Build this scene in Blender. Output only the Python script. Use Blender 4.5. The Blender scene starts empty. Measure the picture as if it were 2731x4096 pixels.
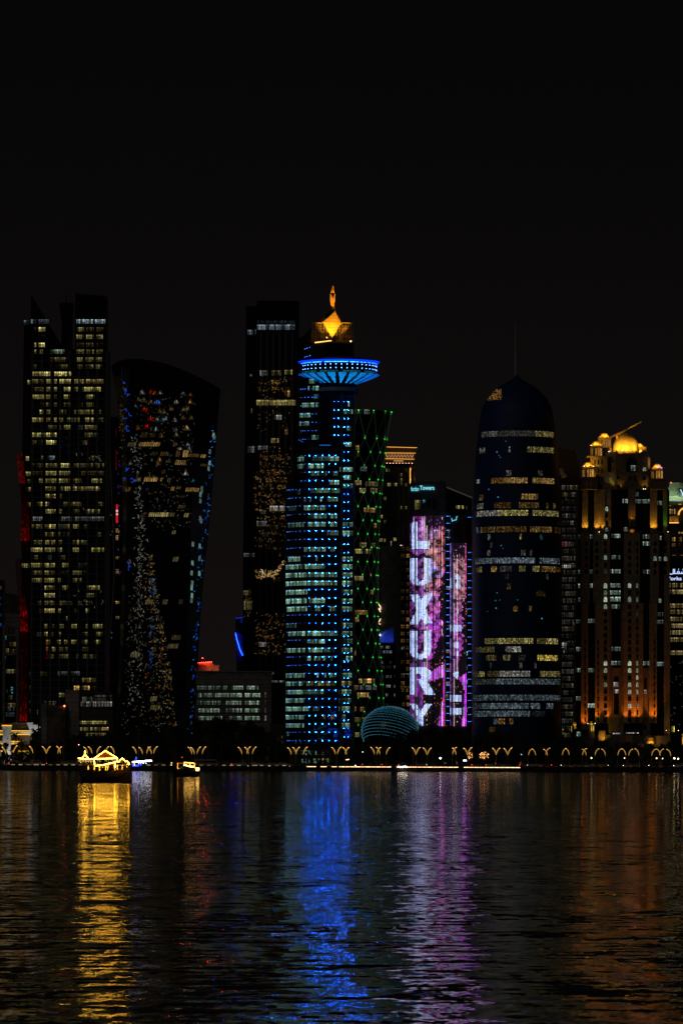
import bpy, math, random
from mathutils import Vector, Matrix, noise as mnoise

random.seed(7)
S = bpy.context.scene
COL = S.collection
PI = math.pi

# ---------------------------------------------------------------- survey frame
# positions were surveyed from the photograph (pixels of the full 2731 x 4096 frame) and
# are turned into metres on a vertical plane at a chosen distance D from the camera
F, CX, HY, EYE, ROLL = 20500.0, 1365.5, 3042.0, 5.2, 0.0031

def uv(x, y):
    dx, dy = x - CX, y - HY
    return dx + dy * ROLL, dy - dx * ROLL

def W(x, y, D):
    u, v = uv(x, y)
    return Vector((u * D / F, D, EYE - v * D / F))

GROUND = 2.8

# ---------------------------------------------------------------- materials
MATS = {}
def newmat(name):
    m = bpy.data.materials.new(name); m.use_nodes = True
    nt = m.node_tree; nt.nodes.clear()
    out = nt.nodes.new('ShaderNodeOutputMaterial')
    return m, nt, out

def N(nt, typ, **kw):
    n = nt.nodes.new(typ)
    for k, v in kw.items():
        if k.startswith('i_'):
            n.inputs[k[2:].replace('_', ' ')].default_value = v
        else:
            setattr(n, k, v)
    return n

def surf(name, col, rough=0.6, metal=0.0, nscale=0.6, namt=0.35, bump=0.0, spec=0.5, col2=None, lines=None):
    """weathered surface: two-scale noise over the base colour, optional course lines"""
    m, nt, out = newmat(name)
    L = nt.links.new
    tc = N(nt, 'ShaderNodeTexCoord')
    n1 = N(nt, 'ShaderNodeTexNoise'); n1.inputs['Scale'].default_value = nscale; n1.inputs['Detail'].default_value = 6
    L(tc.outputs['Object'], n1.inputs['Vector'])
    ramp = N(nt, 'ShaderNodeMapRange'); ramp.inputs['From Min'].default_value = 0.3; ramp.inputs['From Max'].default_value = 0.7
    ramp.inputs['To Min'].default_value = 1 - namt; ramp.inputs['To Max'].default_value = 1 + namt * 0.6
    L(n1.outputs['Fac'], ramp.inputs['Value'])
    mix = N(nt, 'ShaderNodeVectorMath', operation='SCALE'); mix.inputs[0].default_value = col
    L(ramp.outputs['Result'], mix.inputs['Scale'])
    colsock = mix.outputs['Vector']
    if lines:
        sx = N(nt, 'ShaderNodeSeparateXYZ'); L(tc.outputs['Object'], sx.inputs[0])
        mm = N(nt, 'ShaderNodeMath', operation='FRACT')
        sc = N(nt, 'ShaderNodeMath', operation='MULTIPLY'); sc.inputs[1].default_value = 1.0 / lines
        L(sx.outputs['Z'], sc.inputs[0]); L(sc.outputs[0], mm.inputs[0])
        lt = N(nt, 'ShaderNodeMath', operation='LESS_THAN'); lt.inputs[1].default_value = 0.12
        L(mm.outputs[0], lt.inputs[0])
        k = N(nt, 'ShaderNodeMath', operation='MULTIPLY_ADD'); k.inputs[1].default_value = -0.45; k.inputs[2].default_value = 1.0
        L(lt.outputs[0], k.inputs[0])
        v2 = N(nt, 'ShaderNodeVectorMath', operation='SCALE'); L(colsock, v2.inputs[0]); L(k.outputs[0], v2.inputs['Scale'])
        colsock = v2.outputs['Vector']
    b = N(nt, 'ShaderNodeBsdfPrincipled')
    L(colsock, b.inputs['Base Color'])
    b.inputs['Roughness'].default_value = rough; b.inputs['Metallic'].default_value = metal
    b.inputs['Specular IOR Level'].default_value = spec
    if bump:
        bp = N(nt, 'ShaderNodeBump'); bp.inputs['Strength'].default_value = bump; bp.inputs['Distance'].default_value = 0.2
        L(n1.outputs['Fac'], bp.inputs['Height']); L(bp.outputs['Normal'], b.inputs['Normal'])
    L(b.outputs[0], out.inputs[0])
    MATS[name] = m
    return m

def glow(name, clutter=0.0, sample=False, k=1.0, cscale=1.3):
    """lit thing: colour comes from the mesh attribute, clutter = furniture and blinds seen through glass"""
    m, nt, out = newmat(name)
    L = nt.links.new
    at = N(nt, 'ShaderNodeAttribute', attribute_name='lit')
    em = N(nt, 'ShaderNodeEmission'); em.inputs['Strength'].default_value = k
    src = at.outputs['Color']
    if clutter:
        tc = N(nt, 'ShaderNodeTexCoord')
        mp = N(nt, 'ShaderNodeMapping'); mp.inputs['Scale'].default_value = (1.6, 1.0, 0.9)
        L(tc.outputs['Object'], mp.inputs['Vector'])
        n = N(nt, 'ShaderNodeTexNoise'); n.inputs['Scale'].default_value = cscale; n.inputs['Detail'].default_value = 3
        L(mp.outputs[0], n.inputs['Vector'])
        r = N(nt, 'ShaderNodeMapRange'); r.inputs['From Min'].default_value = 0.32; r.inputs['From Max'].default_value = 0.62
        r.inputs['To Min'].default_value = 1 - clutter; r.inputs['To Max'].default_value = 1.0 + clutter * 0.3
        L(n.outputs['Fac'], r.inputs['Value'])
        v = N(nt, 'ShaderNodeVectorMath', operation='SCALE'); L(src, v.inputs[0]); L(r.outputs['Result'], v.inputs['Scale'])
        src = v.outputs['Vector']
    L(src, em.inputs['Color']); L(em.outputs[0], out.inputs[0])
    if not sample:
        m.cycles.emission_sampling = 'NONE'
    MATS[name] = m
    return m

def glass(name, col, rough=0.15):
    return surf(name, col, rough=rough, nscale=0.25, namt=0.5, spec=0.6)

glass('dark_glass', (0.006, 0.007, 0.009), 0.25)
glass('blue_glass', (0.008, 0.012, 0.03), 0.3)
glass('black_glass', (0.004, 0.004, 0.005), 0.3)
surf('lattice_metal', (0.017, 0.045, 0.155), rough=0.6, metal=0.0, nscale=1.2, namt=0.9, lines=0.9)  # navy base colour carries blue light mirrored from the ring tower
surf('concrete', (0.30, 0.285, 0.265), rough=0.9, nscale=0.12, namt=0.35, lines=3.6)
surf('pale_concrete', (0.42, 0.40, 0.37), rough=0.9, nscale=0.2, namt=0.3)
surf('grey_panel', (0.25, 0.235, 0.225), rough=0.85, nscale=0.25, namt=0.4, lines=2.4)
surf('dim_panel', (0.075, 0.070, 0.067), rough=0.85, nscale=0.25, namt=0.5, lines=3.5)
surf('sandstone', (0.30, 0.225, 0.14), rough=0.9, nscale=0.5, namt=0.35, bump=0.15, lines=1.2)
surf('dark_sandstone', (0.20, 0.148, 0.095), rough=0.9, nscale=0.4, namt=0.4, bump=0.15, lines=1.2)
surf('white_plaster', (0.72, 0.73, 0.74), rough=0.85, nscale=0.4, namt=0.15)
surf('gold_dome', (0.55, 0.40, 0.17), rough=0.5, metal=0.0, nscale=1.2, namt=0.35, bump=0.1)
surf('gold_panel', (0.62, 0.42, 0.12), rough=0.5, nscale=0.9, namt=0.25, lines=1.6)
surf('copper_roof', (0.36, 0.40, 0.30), rough=0.6, nscale=0.5, namt=0.3)
surf('facade_trim', (0.10, 0.10, 0.105), rough=0.6, nscale=0.8, namt=0.4)
surf('steel', (0.28, 0.28, 0.29), rough=0.45, metal=0.6, nscale=2.0, namt=0.25)
surf('dark_steel', (0.03, 0.03, 0.032), rough=0.6, metal=0.3, nscale=2.0, namt=0.3)
surf('lamp_pole', (0.45, 0.36, 0.20), rough=0.5, nscale=3.0, namt=0.2)
surf('asphalt', (0.05, 0.05, 0.05), rough=0.95, nscale=1.5, namt=0.35, bump=0.2)
surf('earth', (0.035, 0.033, 0.028), rough=1.0, nscale=0.05, namt=0.5, bump=0.2)
surf('seawall_stone', (0.035, 0.035, 0.036), rough=0.9, nscale=0.7, namt=0.6, bump=0.5, lines=0.9)
surf('paving', (0.20, 0.19, 0.17), rough=0.9, nscale=1.0, namt=0.3)
surf('road_paint', (0.75, 0.74, 0.70), rough=0.8, nscale=2.0, namt=0.2)
surf('foliage', (0.045, 0.060, 0.028), rough=0.9, nscale=0.9, namt=0.7)
surf('palm_leaf', (0.055, 0.065, 0.03), rough=0.8, nscale=1.2, namt=0.6)
surf('bark', (0.12, 0.09, 0.06), rough=1.0, nscale=3.0, namt=0.5, bump=0.6)
surf('hull_wood', (0.045, 0.028, 0.018), rough=0.8, nscale=1.5, namt=0.5, lines=0.28)
surf('hull_dark', (0.012, 0.011, 0.011), rough=0.8, nscale=1.2, namt=0.4, lines=0.3)
surf('red_cloth', (0.07, 0.010, 0.008), rough=0.9, nscale=2.0, namt=0.3)
surf('tyre', (0.02, 0.02, 0.02), rough=0.9, nscale=4.0, namt=0.3)
surf('paint_white', (0.75, 0.74, 0.72), rough=0.35, nscale=1.0, namt=0.12)
surf('paint_silver', (0.42, 0.42, 0.42), rough=0.35, nscale=1.0, namt=0.12)
surf('paint_dark', (0.04, 0.042, 0.05), rough=0.3, nscale=1.0, namt=0.2)
surf('paint_orange', (0.60, 0.22, 0.03), rough=0.35, nscale=1.0, namt=0.15)
surf('paint_gold', (0.55, 0.44, 0.20), rough=0.35, nscale=1.0, namt=0.15)
surf('red_fin', (0.45, 0.02, 0.02), rough=0.6, nscale=1.0, namt=0.4)
glow('room_light', clutter=0.75)
glow('led', k=1.0)
glow('lamp_light', sample=True)
glow('screen', clutter=0.0)
glow('lattice_room', clutter=0.85, cscale=2.4)

TINT = {'w': (1.0, 0.76, 0.30), 'y': (1.0, 0.85, 0.27), 'g': (0.66, 1.0, 0.68), 'c': (0.66, 0.88, 1.0), 'a': (1.0, 0.50, 0.10),
        'p': (0.80, 0.86, 0.82), 'b': (0.02, 0.12, 1.0), 'r': (1.0, 0.015, 0.01), 't': (0.15, 0.75, 1.0), 'o': (1.0, 0.30, 0.03),
        'k': (1.0, 0.58, 0.16), 'v': (0.4, 0.1, 1.0), 'z': (0.95, 0.9, 0.75)}
LUM = [0.0, 0.012, 0.025, 0.045, 0.075, 0.12, 0.18, 0.28, 0.42, 0.68]

def tint(t, k):
    c = TINT[t] if isinstance(t, str) else t
    return (c[0] * k, c[1] * k, c[2] * k)

# ---------------------------------------------------------------- mesh collector
class MB:
    def __init__(self):
        self.v, self.f, self.c, self.smooth = [], [], [], False
    def poly(self, pts, c=(0, 0, 0)):
        b = len(self.v); self.v += [tuple(p) for p in pts]
        self.f.append(tuple(range(b, b + len(pts)))); self.c.append(c)
    def box(self, a, b, c=(0, 0, 0)):
        (x0, y0, z0), (x1, y1, z1) = a, b
        x0, x1 = min(x0, x1), max(x0, x1); y0, y1 = min(y0, y1), max(y0, y1); z0, z1 = min(z0, z1), max(z0, z1)
        k = len(self.v)
        self.v += [(x0, y0, z0), (x1, y0, z0), (x1, y1, z0), (x0, y1, z0), (x0, y0, z1), (x1, y0, z1), (x1, y1, z1), (x0, y1, z1)]
        for q in ((0, 3, 2, 1), (4, 5, 6, 7), (0, 1, 5, 4), (1, 2, 6, 5), (2, 3, 7, 6), (3, 0, 4, 7)):
            self.f.append(tuple(k + i for i in q)); self.c.append(c)
    def grid(self, rows, close=False, c=None):
        """rows: list of rings of points"""
        k = len(self.v); n = len(rows[0])
        for r in rows: self.v += [tuple(p) for p in r]
        for i in range(len(rows) - 1):
            for j in range(n if close else n - 1):
                a, b2 = k + i * n + j, k + i * n + (j + 1) % n
                self.f.append((a, b2, b2 + n, a + n)); self.c.append(c(i, j) if callable(c) else (c or (0, 0, 0)))
    def tube(self, path, rad, sides=6, c=(0, 0, 0)):
        rows = []
        P = [Vector(p) for p in path]
        for i, p in enumerate(P):
            d = (P[min(i + 1, len(P) - 1)] - P[max(i - 1, 0)])
            d = d.normalized() if d.length > 1e-9 else Vector((0, 0, 1))
            up = Vector((0, 1, 0)) if abs(d.y) < 0.9 else Vector((1, 0, 0))
            a = d.cross(up).normalized(); b = d.cross(a)
            r = rad[i] if isinstance(rad, (list, tuple)) else rad
            rows.append([p + (a * math.cos(2 * PI * s / sides) + b * math.sin(2 * PI * s / sides)) * r for s in range(sides)])
        self.grid(rows, True, c)
        k = len(self.v)
        self.f.append(tuple(range(k - sides, k))); self.c.append(c)
        self.f.append(tuple(range(k - sides * len(P), k - sides * len(P) + sides))[::-1]); self.c.append(c)
    def build(self, name, mat, parent=None, loc=None, smooth=False):
        me = bpy.data.meshes.new(name)
        me.from_pydata(self.v, [], self.f)
        me.update()
        if any(c != (0, 0, 0) for c in self.c):
            at = me.attributes.new('lit', 'FLOAT_COLOR', 'CORNER')
            buf = []
            for f, c in zip(me.polygons, self.c):
                buf += [c[0], c[1], c[2], 1.0] * f.loop_total
            at.data.foreach_set('color', buf)
        if smooth:
            me.polygons.foreach_set('use_smooth', [True] * len(me.polygons))
        me.materials.append(MATS[mat] if isinstance(mat, str) else mat)
        o = bpy.data.objects.new(name, me); COL.objects.link(o)
        if parent: o.parent = parent
        if loc is not None: o.location = loc
        return o

def tag(o, label, cat, group=None, kind=None):
    if label: o['label'] = label
    if cat: o['category'] = cat
    if group: o['group'] = group
    if kind: o['kind'] = kind
    return o

def empty(name, loc, label, cat, group=None):
    o = bpy.data.objects.new(name, None); COL.objects.link(o); o.location = loc
    o.empty_display_size = 2.0
    return tag(o, label, cat, group)

# ---------------------------------------------------------------- a surveyed thing
class Site:
    def __init__(self, name, label, cat, xc, D, group=None, ground=GROUND):
        base = W(xc, HY, D)
        self.D, self.s = D, D / F
        self.o = Vector((base.x, D, ground))
        self.root = empty(name, self.o, label, cat, group)
        self.wins = []
        self.surf = lambda x, y: 0.0
    def p(self, x, y, dz=0.0):
        w = W(x, y, self.D)
        return (w.x - self.o.x, dz, w.z - self.o.z)
    def s3(self, x, y, off=0.0):
        return self.p(x, y, self.surf(x, y) + off)
    # solids -----------------------------------------------------------
    def block(self, mb, x0, x1, y0, y1, dz0, dz1, c=(0, 0, 0)):
        a, b = self.p(x0, y0), self.p(x1, y1)
        zb = max(b[2], -0.6) if y1 > 3055 else b[2]
        mb.box((a[0], dz0, zb), (b[0], dz1, a[2]), c)
    def prism(self, mb, pts, dz0, dz1, c=(0, 0, 0)):
        fr = [self.p(x, y, dz0) for x, y in pts]; bk = [self.p(x, y, dz1) for x, y in pts]
        mb.poly(fr, c); mb.poly(bk[::-1], c)
        for i in range(len(pts)):
            j = (i + 1) % len(pts)
            mb.poly([fr[j], fr[i], bk[i], bk[j]], c)
    def footprint(self, mb, pts, y0, y1, c=(0, 0, 0)):
        """pts: closed outline [(x px, dz m)], y0 may be a function of x"""
        top = [self.p(x, y0(x) if callable(y0) else y0, dz) for x, dz in pts]
        bot = [self.p(x, y1, dz) for x, dz in pts]
        n = len(pts)
        for i in range(n):
            j = (i + 1) % n
            mb.poly([bot[i], bot[j], top[j], top[i]], c)
        mb.poly(top, c)
        mb.poly(bot[::-1], c)
    def lathe(self, mb, cx, axis_dz, prof, seg=48, c=None, a0=0.0, a1=2 * PI):
        rows = []
        full = abs(a1 - a0 - 2 * PI) < 1e-6
        n = seg if full else seg + 1
        for r, y in prof:
            q = self.p(cx, y, axis_dz)
            rows.append([(q[0] + r * self.s * math.sin(a0 + (a1 - a0) * i / seg), q[1] - r * self.s * math.cos(a0 + (a1 - a0) * i / seg), q[2]) for i in range(n)])
        mb.grid(rows, full, c)
    def tubep(self, mb, pts, r, c=(0, 0, 0), dz=0.0, sides=5):
        mb.tube([self.p(x, y, dz) for x, y in pts], r, sides, c)
    # lit windows, and glints painted on the glass --------------------------------------------------------
    def win(self, x0, x1, y0, y1, b, t='w', pw=9.0, rows=2, style='pane', off=-0.12, gap=1.7, mat=None, name='window'):
        base = LUM[b] if isinstance(b, int) else b
        mb = MB()
        n = max(1, int(round((x1 - x0) / pw)))
        dx = (x1 - x0) / n
        P = lambda x, y: self.s3(x, y, off)
        for i in range(n):
            xa, xb = x0 + i * dx, x0 + (i + 1) * dx - gap
            f = random.choice((0.12, 0.3, 0.55, 0.8, 1.0, 1.2, 1.5, 2.0))
            if style == 'tri':
                m = (xa + xb) / 2
                g = random.uniform(0.6, 1.2)
                mb.poly([P(xa + .6, y1), P(xb - .6, y1), P(m, y0)], tint(t, base * g))
                mb.poly([P(m + 1.0, y0), P(xb + dx / 2 - .6, y0), P(xb + .4, y1 - 1)], tint(t, base * g * random.uniform(.5, 1.1)))
                continue
            if style == 'lat':
                k = max(2, int((y1 - y0) / 5.5))
                for r in range(k):
                    ya, yb = y0 + (y1 - y0) * r / k, y0 + (y1 - y0) * (r + 1) / k - 1.0
                    g = random.choice((0.25, 0.5, 0.8, 1.0, 1.4, 2.1)) * (.5 + .5 * f)
                    mb.poly([P(xa, yb), P(xb, yb), P(xb, ya), P(xa, ya)], tint(t, base * g))
                continue
            hs = [0.0, 0.34, 1.0] if rows == 2 else ([0, 1.0] if rows == 1 else [0, .3, .64, 1.0])
            for r in range(len(hs) - 1):
                ya, yb = y0 + (y1 - y0) * hs[r], y0 + (y1 - y0) * hs[r + 1] - (1.1 if r < len(hs) - 2 else 0)
                g = f * (random.uniform(1.1, 2.3) if r == 0 else (random.uniform(0.4, 1.1) if r == 1 else random.uniform(.15, .7)))
                mb.poly([P(xa, yb), P(xb, yb), P(xb, ya), P(xa, ya)], tint(t, base * g))
        self.wins.append((abs((x1 - x0) * (y1 - y0)) * (0.3 + base), mb, mat or ('lattice_room' if style == 'lat' else 'room_light'), name))
    def pane(self, pts, b, t='w', off=-0.12, mat='room_light', name='window'):
        base = LUM[b] if isinstance(b, int) else b
        mb = MB(); mb.poly([self.s3(x, y, off) for x, y in pts], tint(t, base) if base > 0 else (0, 0, 0))
        xs = [q[0] for q in pts]; ys = [q[1] for q in pts]
        self.wins.append(((max(xs) - min(xs)) * (max(ys) - min(ys)) * (0.3 + base), mb, mat, name))
    def arch(self, x0, x1, y0, y1, b, t='g', off=-0.12, mat='room_light'):
        m, r = (x0 + x1) / 2, (x1 - x0) / 2
        a = [(m + r * math.cos(PI * i / 8), y0 + r - r * math.sin(PI * i / 8)) for i in range(9)]
        if b == 0:
            self.pane([(x0, y1), (x1, y1)] + a, 0, t, off, 'black_glass'); return
        base = LUM[b] if isinstance(b, int) else b
        mb = MB(); P = lambda x, y: self.s3(x, y, off)
        mb.poly([P(x, y) for x, y in a], tint(t, base * 0.9))
        yt = y0 + r + 0.7
        for xa, xb in ((x0, m - .5), (m + .5, x1)):
            mb.poly([P(xa, y1), P(xb, y1), P(xb, yt), P(xa, yt)], tint(t, base * random.uniform(.7, 1.2)))
        self.wins.append(((x1 - x0) * (y1 - y0) * (.3 + base), mb, mat, 'window'))
    def squiggle(self, x, y, ln, b, t, w=2.0, wander=1.0, off=-0.14):  # emissive stroke; mostly paints city lights mirrored in facade glass
        base = LUM[b] if isinstance(b, int) else b
        mb = MB(); a = random.uniform(0, 2 * PI); pts = [(x, y)]
        for i in range(max(2, int(ln / 4))):
            a += random.uniform(-1.1, 1.1) * wander
            x += 4 * math.cos(a); y += 4 * math.sin(a); pts.append((x, y))
        for (xa, ya), (xb, yb) in zip(pts, pts[1:]):
            d = math.hypot(xb - xa, yb - ya) or 1; nx, ny = -(yb - ya) / d * w / 2, (xb - xa) / d * w / 2
            mb.poly([self.s3(xa + nx, ya + ny, off), self.s3(xb + nx, yb + ny, off), self.s3(xb - nx, yb - ny, off), self.s3(xa - nx, ya - ny, off)], tint(t, base * random.uniform(.6, 1.3)))
        self.wins.append((ln * w * (0.3 + base), mb, 'led', 'window_glint_and_light'))
    def lamp(self, name, q, r, c, mat='led'):
        mb = MB(); bulb(mb, q, r, c); self.wins.append((r * 40 - q[1] * .02, mb, mat, name))
    def finish(self):
        for nm in sorted(set(w[3] for w in self.wins)):
            ws = sorted([w for w in self.wins if w[3] == nm], key=lambda w: -w[0])
            for _, mb, mat, _n in ws[:100]:
                mb.build(nm, mat, self.root)
            rest = {}
            for _, mb, mat, _n in ws[100:]:
                rest.setdefault(mat, []).append(mb)
            for mat, l in rest.items():
                t = MB()
                for mb in l:
                    k = len(t.v); t.v += mb.v; t.f += [tuple(k + i for i in f) for f in mb.f]; t.c += mb.c
                o = t.build(nm, mat, self.root); o['kind'] = 'stuff'
        self.wins = []
        return self
    def spot(self, x, y, dz, tx, ty, tdz, energy, col, ang=70, blend=0.8, size=0.3):
        l = bpy.data.lights.new('floodlight', 'SPOT'); l.energy = energy; l.color = col
        l.spot_size = math.radians(ang); l.spot_blend = blend; l.shadow_soft_size = size
        o = bpy.data.objects.new('floodlight', l); COL.objects.link(o); o.parent = self.root
        a, b = Vector(self.p(x, y, dz)), Vector(self.p(tx, ty, tdz))
        o.location = a
        o.rotation_euler = (b - a).to_track_quat('-Z', 'Y').to_euler()
        return o

def arc(xc, R, s):
    """depth in metres of a round front whose nearest line stands at xc (R in px)"""
    return lambda x, y=0: (R - math.sqrt(max(R * R - (x - xc) ** 2, (R * 0.05) ** 2))) * s

def bulb(mb, q, r, c):
    """small faceted lamp"""
    x, y, z = q
    pts = [(x - r, y, z), (x + r, y, z), (x, y - r, z), (x, y + r, z), (x, y, z - r), (x, y, z + r)]
    for a, b, d in ((0, 2, 5), (2, 1, 5), (1, 3, 5), (3, 0, 5), (2, 0, 4), (1, 2, 4), (3, 1, 4), (0, 3, 4)):
        mb.poly([pts[a], pts[b], pts[d]], c)

def seg7(a, b, w):
    """thin quad from a to b in the x-z plane of a site"""
    ax, ay = a; bx, by = b
    d = math.hypot(bx - ax, by - ay) or 1
    nx, ny = -(by - ay) / d * w / 2, (bx - ax) / d * w / 2
    return [(ax + nx, ay + ny), (bx + nx, by + ny), (bx - nx, by - ny), (ax - nx, ay - ny)]

def interp(tab, y):
    if y <= tab[0][0]: return tab[0][1]
    for (ya, xa), (yb, xb) in zip(tab, tab[1:]):
        if y <= yb: return xa + (xb - xa) * (y - ya) / (yb - ya)
    return tab[-1][1]

def text_part(site, body, x0, x1, yb, h, dz, col, mat='led', shear=0.0, name='lettering', bold=0.0):
    cu = bpy.data.curves.new(name, 'FONT'); cu.body = body; cu.size = 1.0; cu.shear = shear; cu.offset = bold
    ob = bpy.data.objects.new(name, cu); COL.objects.link(ob)
    me = bpy.data.meshes.new_from_object(ob.evaluated_get(bpy.context.evaluated_depsgraph_get()))
    bpy.data.objects.remove(ob); bpy.data.curves.remove(cu)
    xs = [v.co.x for v in me.vertices]; ys = [v.co.y for v in me.vertices]
    mx, Mx, my, My = min(xs), max(xs), min(ys), max(ys)
    for v in me.vertices:
        X = x0 + (v.co.x - mx) / (Mx - mx) * (x1 - x0); Y = yb - v.co.y / 0.72 * h
        v.co = site.p(X, Y, dz + (site.surf(X, Y) if site.surf else 0))
    at = me.attributes.new('lit', 'FLOAT_COLOR', 'CORNER')
    at.data.foreach_set('color', [col[0], col[1], col[2], 1.0] * len(me.loops))
    me.materials.clear(); me.materials.append(MATS[mat])
    o = bpy.data.objects.new(name, me); COL.objects.link(o); o.parent = site.root
    return o
# ================================================================ A: twin-topped dark tower
def tower_twin():
    t = Site('office_tower', 'tall dark office tower with twin slanted glass peaks and yellow-lit windows', 'tower', 250, 2700)
    s = t.s
    m = MB(); t.block(m, 126, 427, 1395, 3062, 0, 34); m.build('facade', 'dark_glass', t.root)
    m = MB(); t.prism(m, [(95, 1290), (126, 1276), (126, 3062), (88, 3062), (84, 2000), (92, 1500)], 6, 30); m.build('side_wing', 'black_glass', t.root)
    m = MB(); t.prism(m, [(126, 1178), (242, 1372), (242, 1395), (126, 1395)], 0, 4); m.build('peak', 'black_glass', t.root)
    m = MB(); t.prism(m, [(302, 1173), (429, 1186), (429, 1395), (302, 1395)], 0, 12); m.build('peak', 'black_glass', t.root)
    m = MB(); t.prism(m, [(234, 1206), (291, 1206), (284, 1290), (284, 1395), (240, 1395), (246, 1290)], 8, 20); t.block(m, 259, 263, 1172, 1206, 12, 12.6); m.build('lift_core', 'black_glass', t.root)
    m = MB()
    for i in range(9):
        x = 128 + i * 37; t.block(m, x, x + 2.4, 1400, 3055, -0.45, 0.0)
    m.build('mullion', 'facade_trim', t.root)
    m = MB()
    y = 1412
    while y < 2980:
        t.block(m, 126, 427, y, y + 4, -0.3, 0.0); y += 30.4
    m.build('floor_band', 'facade_trim', t.root)
    k1 = 900 / 1568
    rows = {
     325: '165-215:4c 220-260:6c 272-322:6c 322-345:3c 535-738:7c', 380: '243-258:4 272-320:8 538-590:6 603-660:3 675-725:2',
     432: '272-320:1 535-590:6 603-660:6 675-722:6', 488: '243-258:5 272-317:8 538-590:2 603-655:2 675-722:2',
     535: '355-455:6g 243-258:5 280-305:4 535-590:4 605-660:4 675-720:3', 590: '355-475:4 540-580:5 597-655:5 670-715:5',
     640: '240-260:5 390-475:3 540-580:5 597-655:5 670-715:5', 690: '230-355:8 382-500:8',
     742: '190-222:6 228-310:4 327-355:7 380-402:8 418-498:7 520-550:6 558-725:5', 797: '230-310:3 327-355:6 380-402:6 448-495:7 520-548:7 575-707:7',
     850: '230-310:6 325-355:5 380-402:5 448-495:5 610-665:6', 905: '325-355:3 380-402:2 448-495:3 605-660:5',
     955: '280-307:7 328-355:4 415-445:6 520-575:4 603-655:6 695-710:4', 1010: '228-307:6 325-355:6 380-400:5 415-445:6 470-495:4 520-560:5 597-655:6 690-725:3',
     1062: '325-400:3 448-495:6 595-650:5', 1115: '228-307:7 325-400:8 592-650:4', 1168: '230-305:2 325-398:8',
     1275: '178-202:7 290-305:4 335-388:5c 630-670:4', 1328: '228-305:3 322-398:6 428-495:8 515-555:4 560-730:3',
     1382: '178-215:5 230-300:2 322-398:6 415-495:5 570-730:2', 1435: '190-215:3 275-303:6 320-398:5 415-495:6 512-575:4 640-715:6',
     1490: '180-215:4 320-393:4 428-495:6 510-700:7', 1542: '320-393:7 420-437:4', 1597: '190-213:4 260-300:6 320-348:6 445-490:3 512-558:5 690-730:4',
     1648: '320-393:6 415-437:4 512-558:3 615-700:6', 1700: '233-300:4p 430-490:4p 512-730:4p'}
    rows2 = {
     185: '225-300:4 315-392:8 410-490:4 512-555:5', 240: '318-392:5 410-490:2', 295: '240-300:4 318-390:5 412-437:4 510-615:5',
     348: '218-300:7 315-390:6 405-437:5 510-555:6 640-730:6', 400: '243-268:3', 455: '150-208:6 220-298:5 315-388:6 437-482:6 585-610:5',
     508: '230-298:5 315-388:6 437-482:4 510-575:4 585-605:4', 560: '225-298:6 313-385:6 407-430:4 510-573:5', 612: '215-296:6 313-388:6 437-480:5 607-700:6',
     665: '313-388:7 605-660:5', 718: '267-292:4 313-385:5 420-480:3 600-630:4', 772: '313-387:8 408-430:4 600-627:5', 825: '463-475:5',
     880: '213-295:8 313-335:6 365-385:6 420-450:4 500-540:6 600-615:5 650-718:7', 935: '310-337:6 415-430:5 578-615:5 673-718:6',
     990: '325-357:5 400-428:7 450-475:5 500-538:6 578-613:5 673-705:5', 1040: '365-383:8 325-340:4 415-475:3 578-620:4', 1090: '415-480:3 580-620:3',
     1210: '205-385:3p 405-475:3p 500-560:4p', 1255: '215-243:5 575-640:5', 1310: '205-380:5 518-557:8k 575-630:8k', 1360: '215-380:6 415-455:5',
     1415: '205-380:4', 1470: '205-265:6', 1525: '210-260:4'}
    for R, y0 in ((rows, 1100), (rows2, 2000)):
        for zy, line in R.items():
            for it in line.split():
                sp, b = it.split(':'); a, c = sp.split('-')
                x0, x1 = int(a) * k1, int(c) * k1
                y = y0 + zy * k1
                t.win(x0, x1, y - 8.5, y + 8, int(b[0]), b[1] if len(b) > 1 else 'y', off=-0.55 if x0 > 124 else 5.5, pw=8.5, rows=3)
    # sparse dim windows between the bright ones
    for i in range(95):
        r = random.choice(list(rows) + list(rows2)); y = (1100 if r in rows else 2000) + r * k1
        x = random.uniform(132, 405)
        if y > 1500: t.win(x, x + random.uniform(9, 22), y - 8, y + 9, random.choice((1, 1, 2, 2, 3)), random.choice('ywpy'), off=-0.5)
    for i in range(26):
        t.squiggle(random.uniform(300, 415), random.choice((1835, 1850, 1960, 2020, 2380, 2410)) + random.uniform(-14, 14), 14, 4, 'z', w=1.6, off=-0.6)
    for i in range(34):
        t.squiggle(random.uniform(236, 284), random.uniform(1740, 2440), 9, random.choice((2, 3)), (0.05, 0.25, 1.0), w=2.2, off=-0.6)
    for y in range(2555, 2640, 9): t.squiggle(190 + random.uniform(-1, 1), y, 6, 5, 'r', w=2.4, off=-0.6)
    t.finish()
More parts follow.
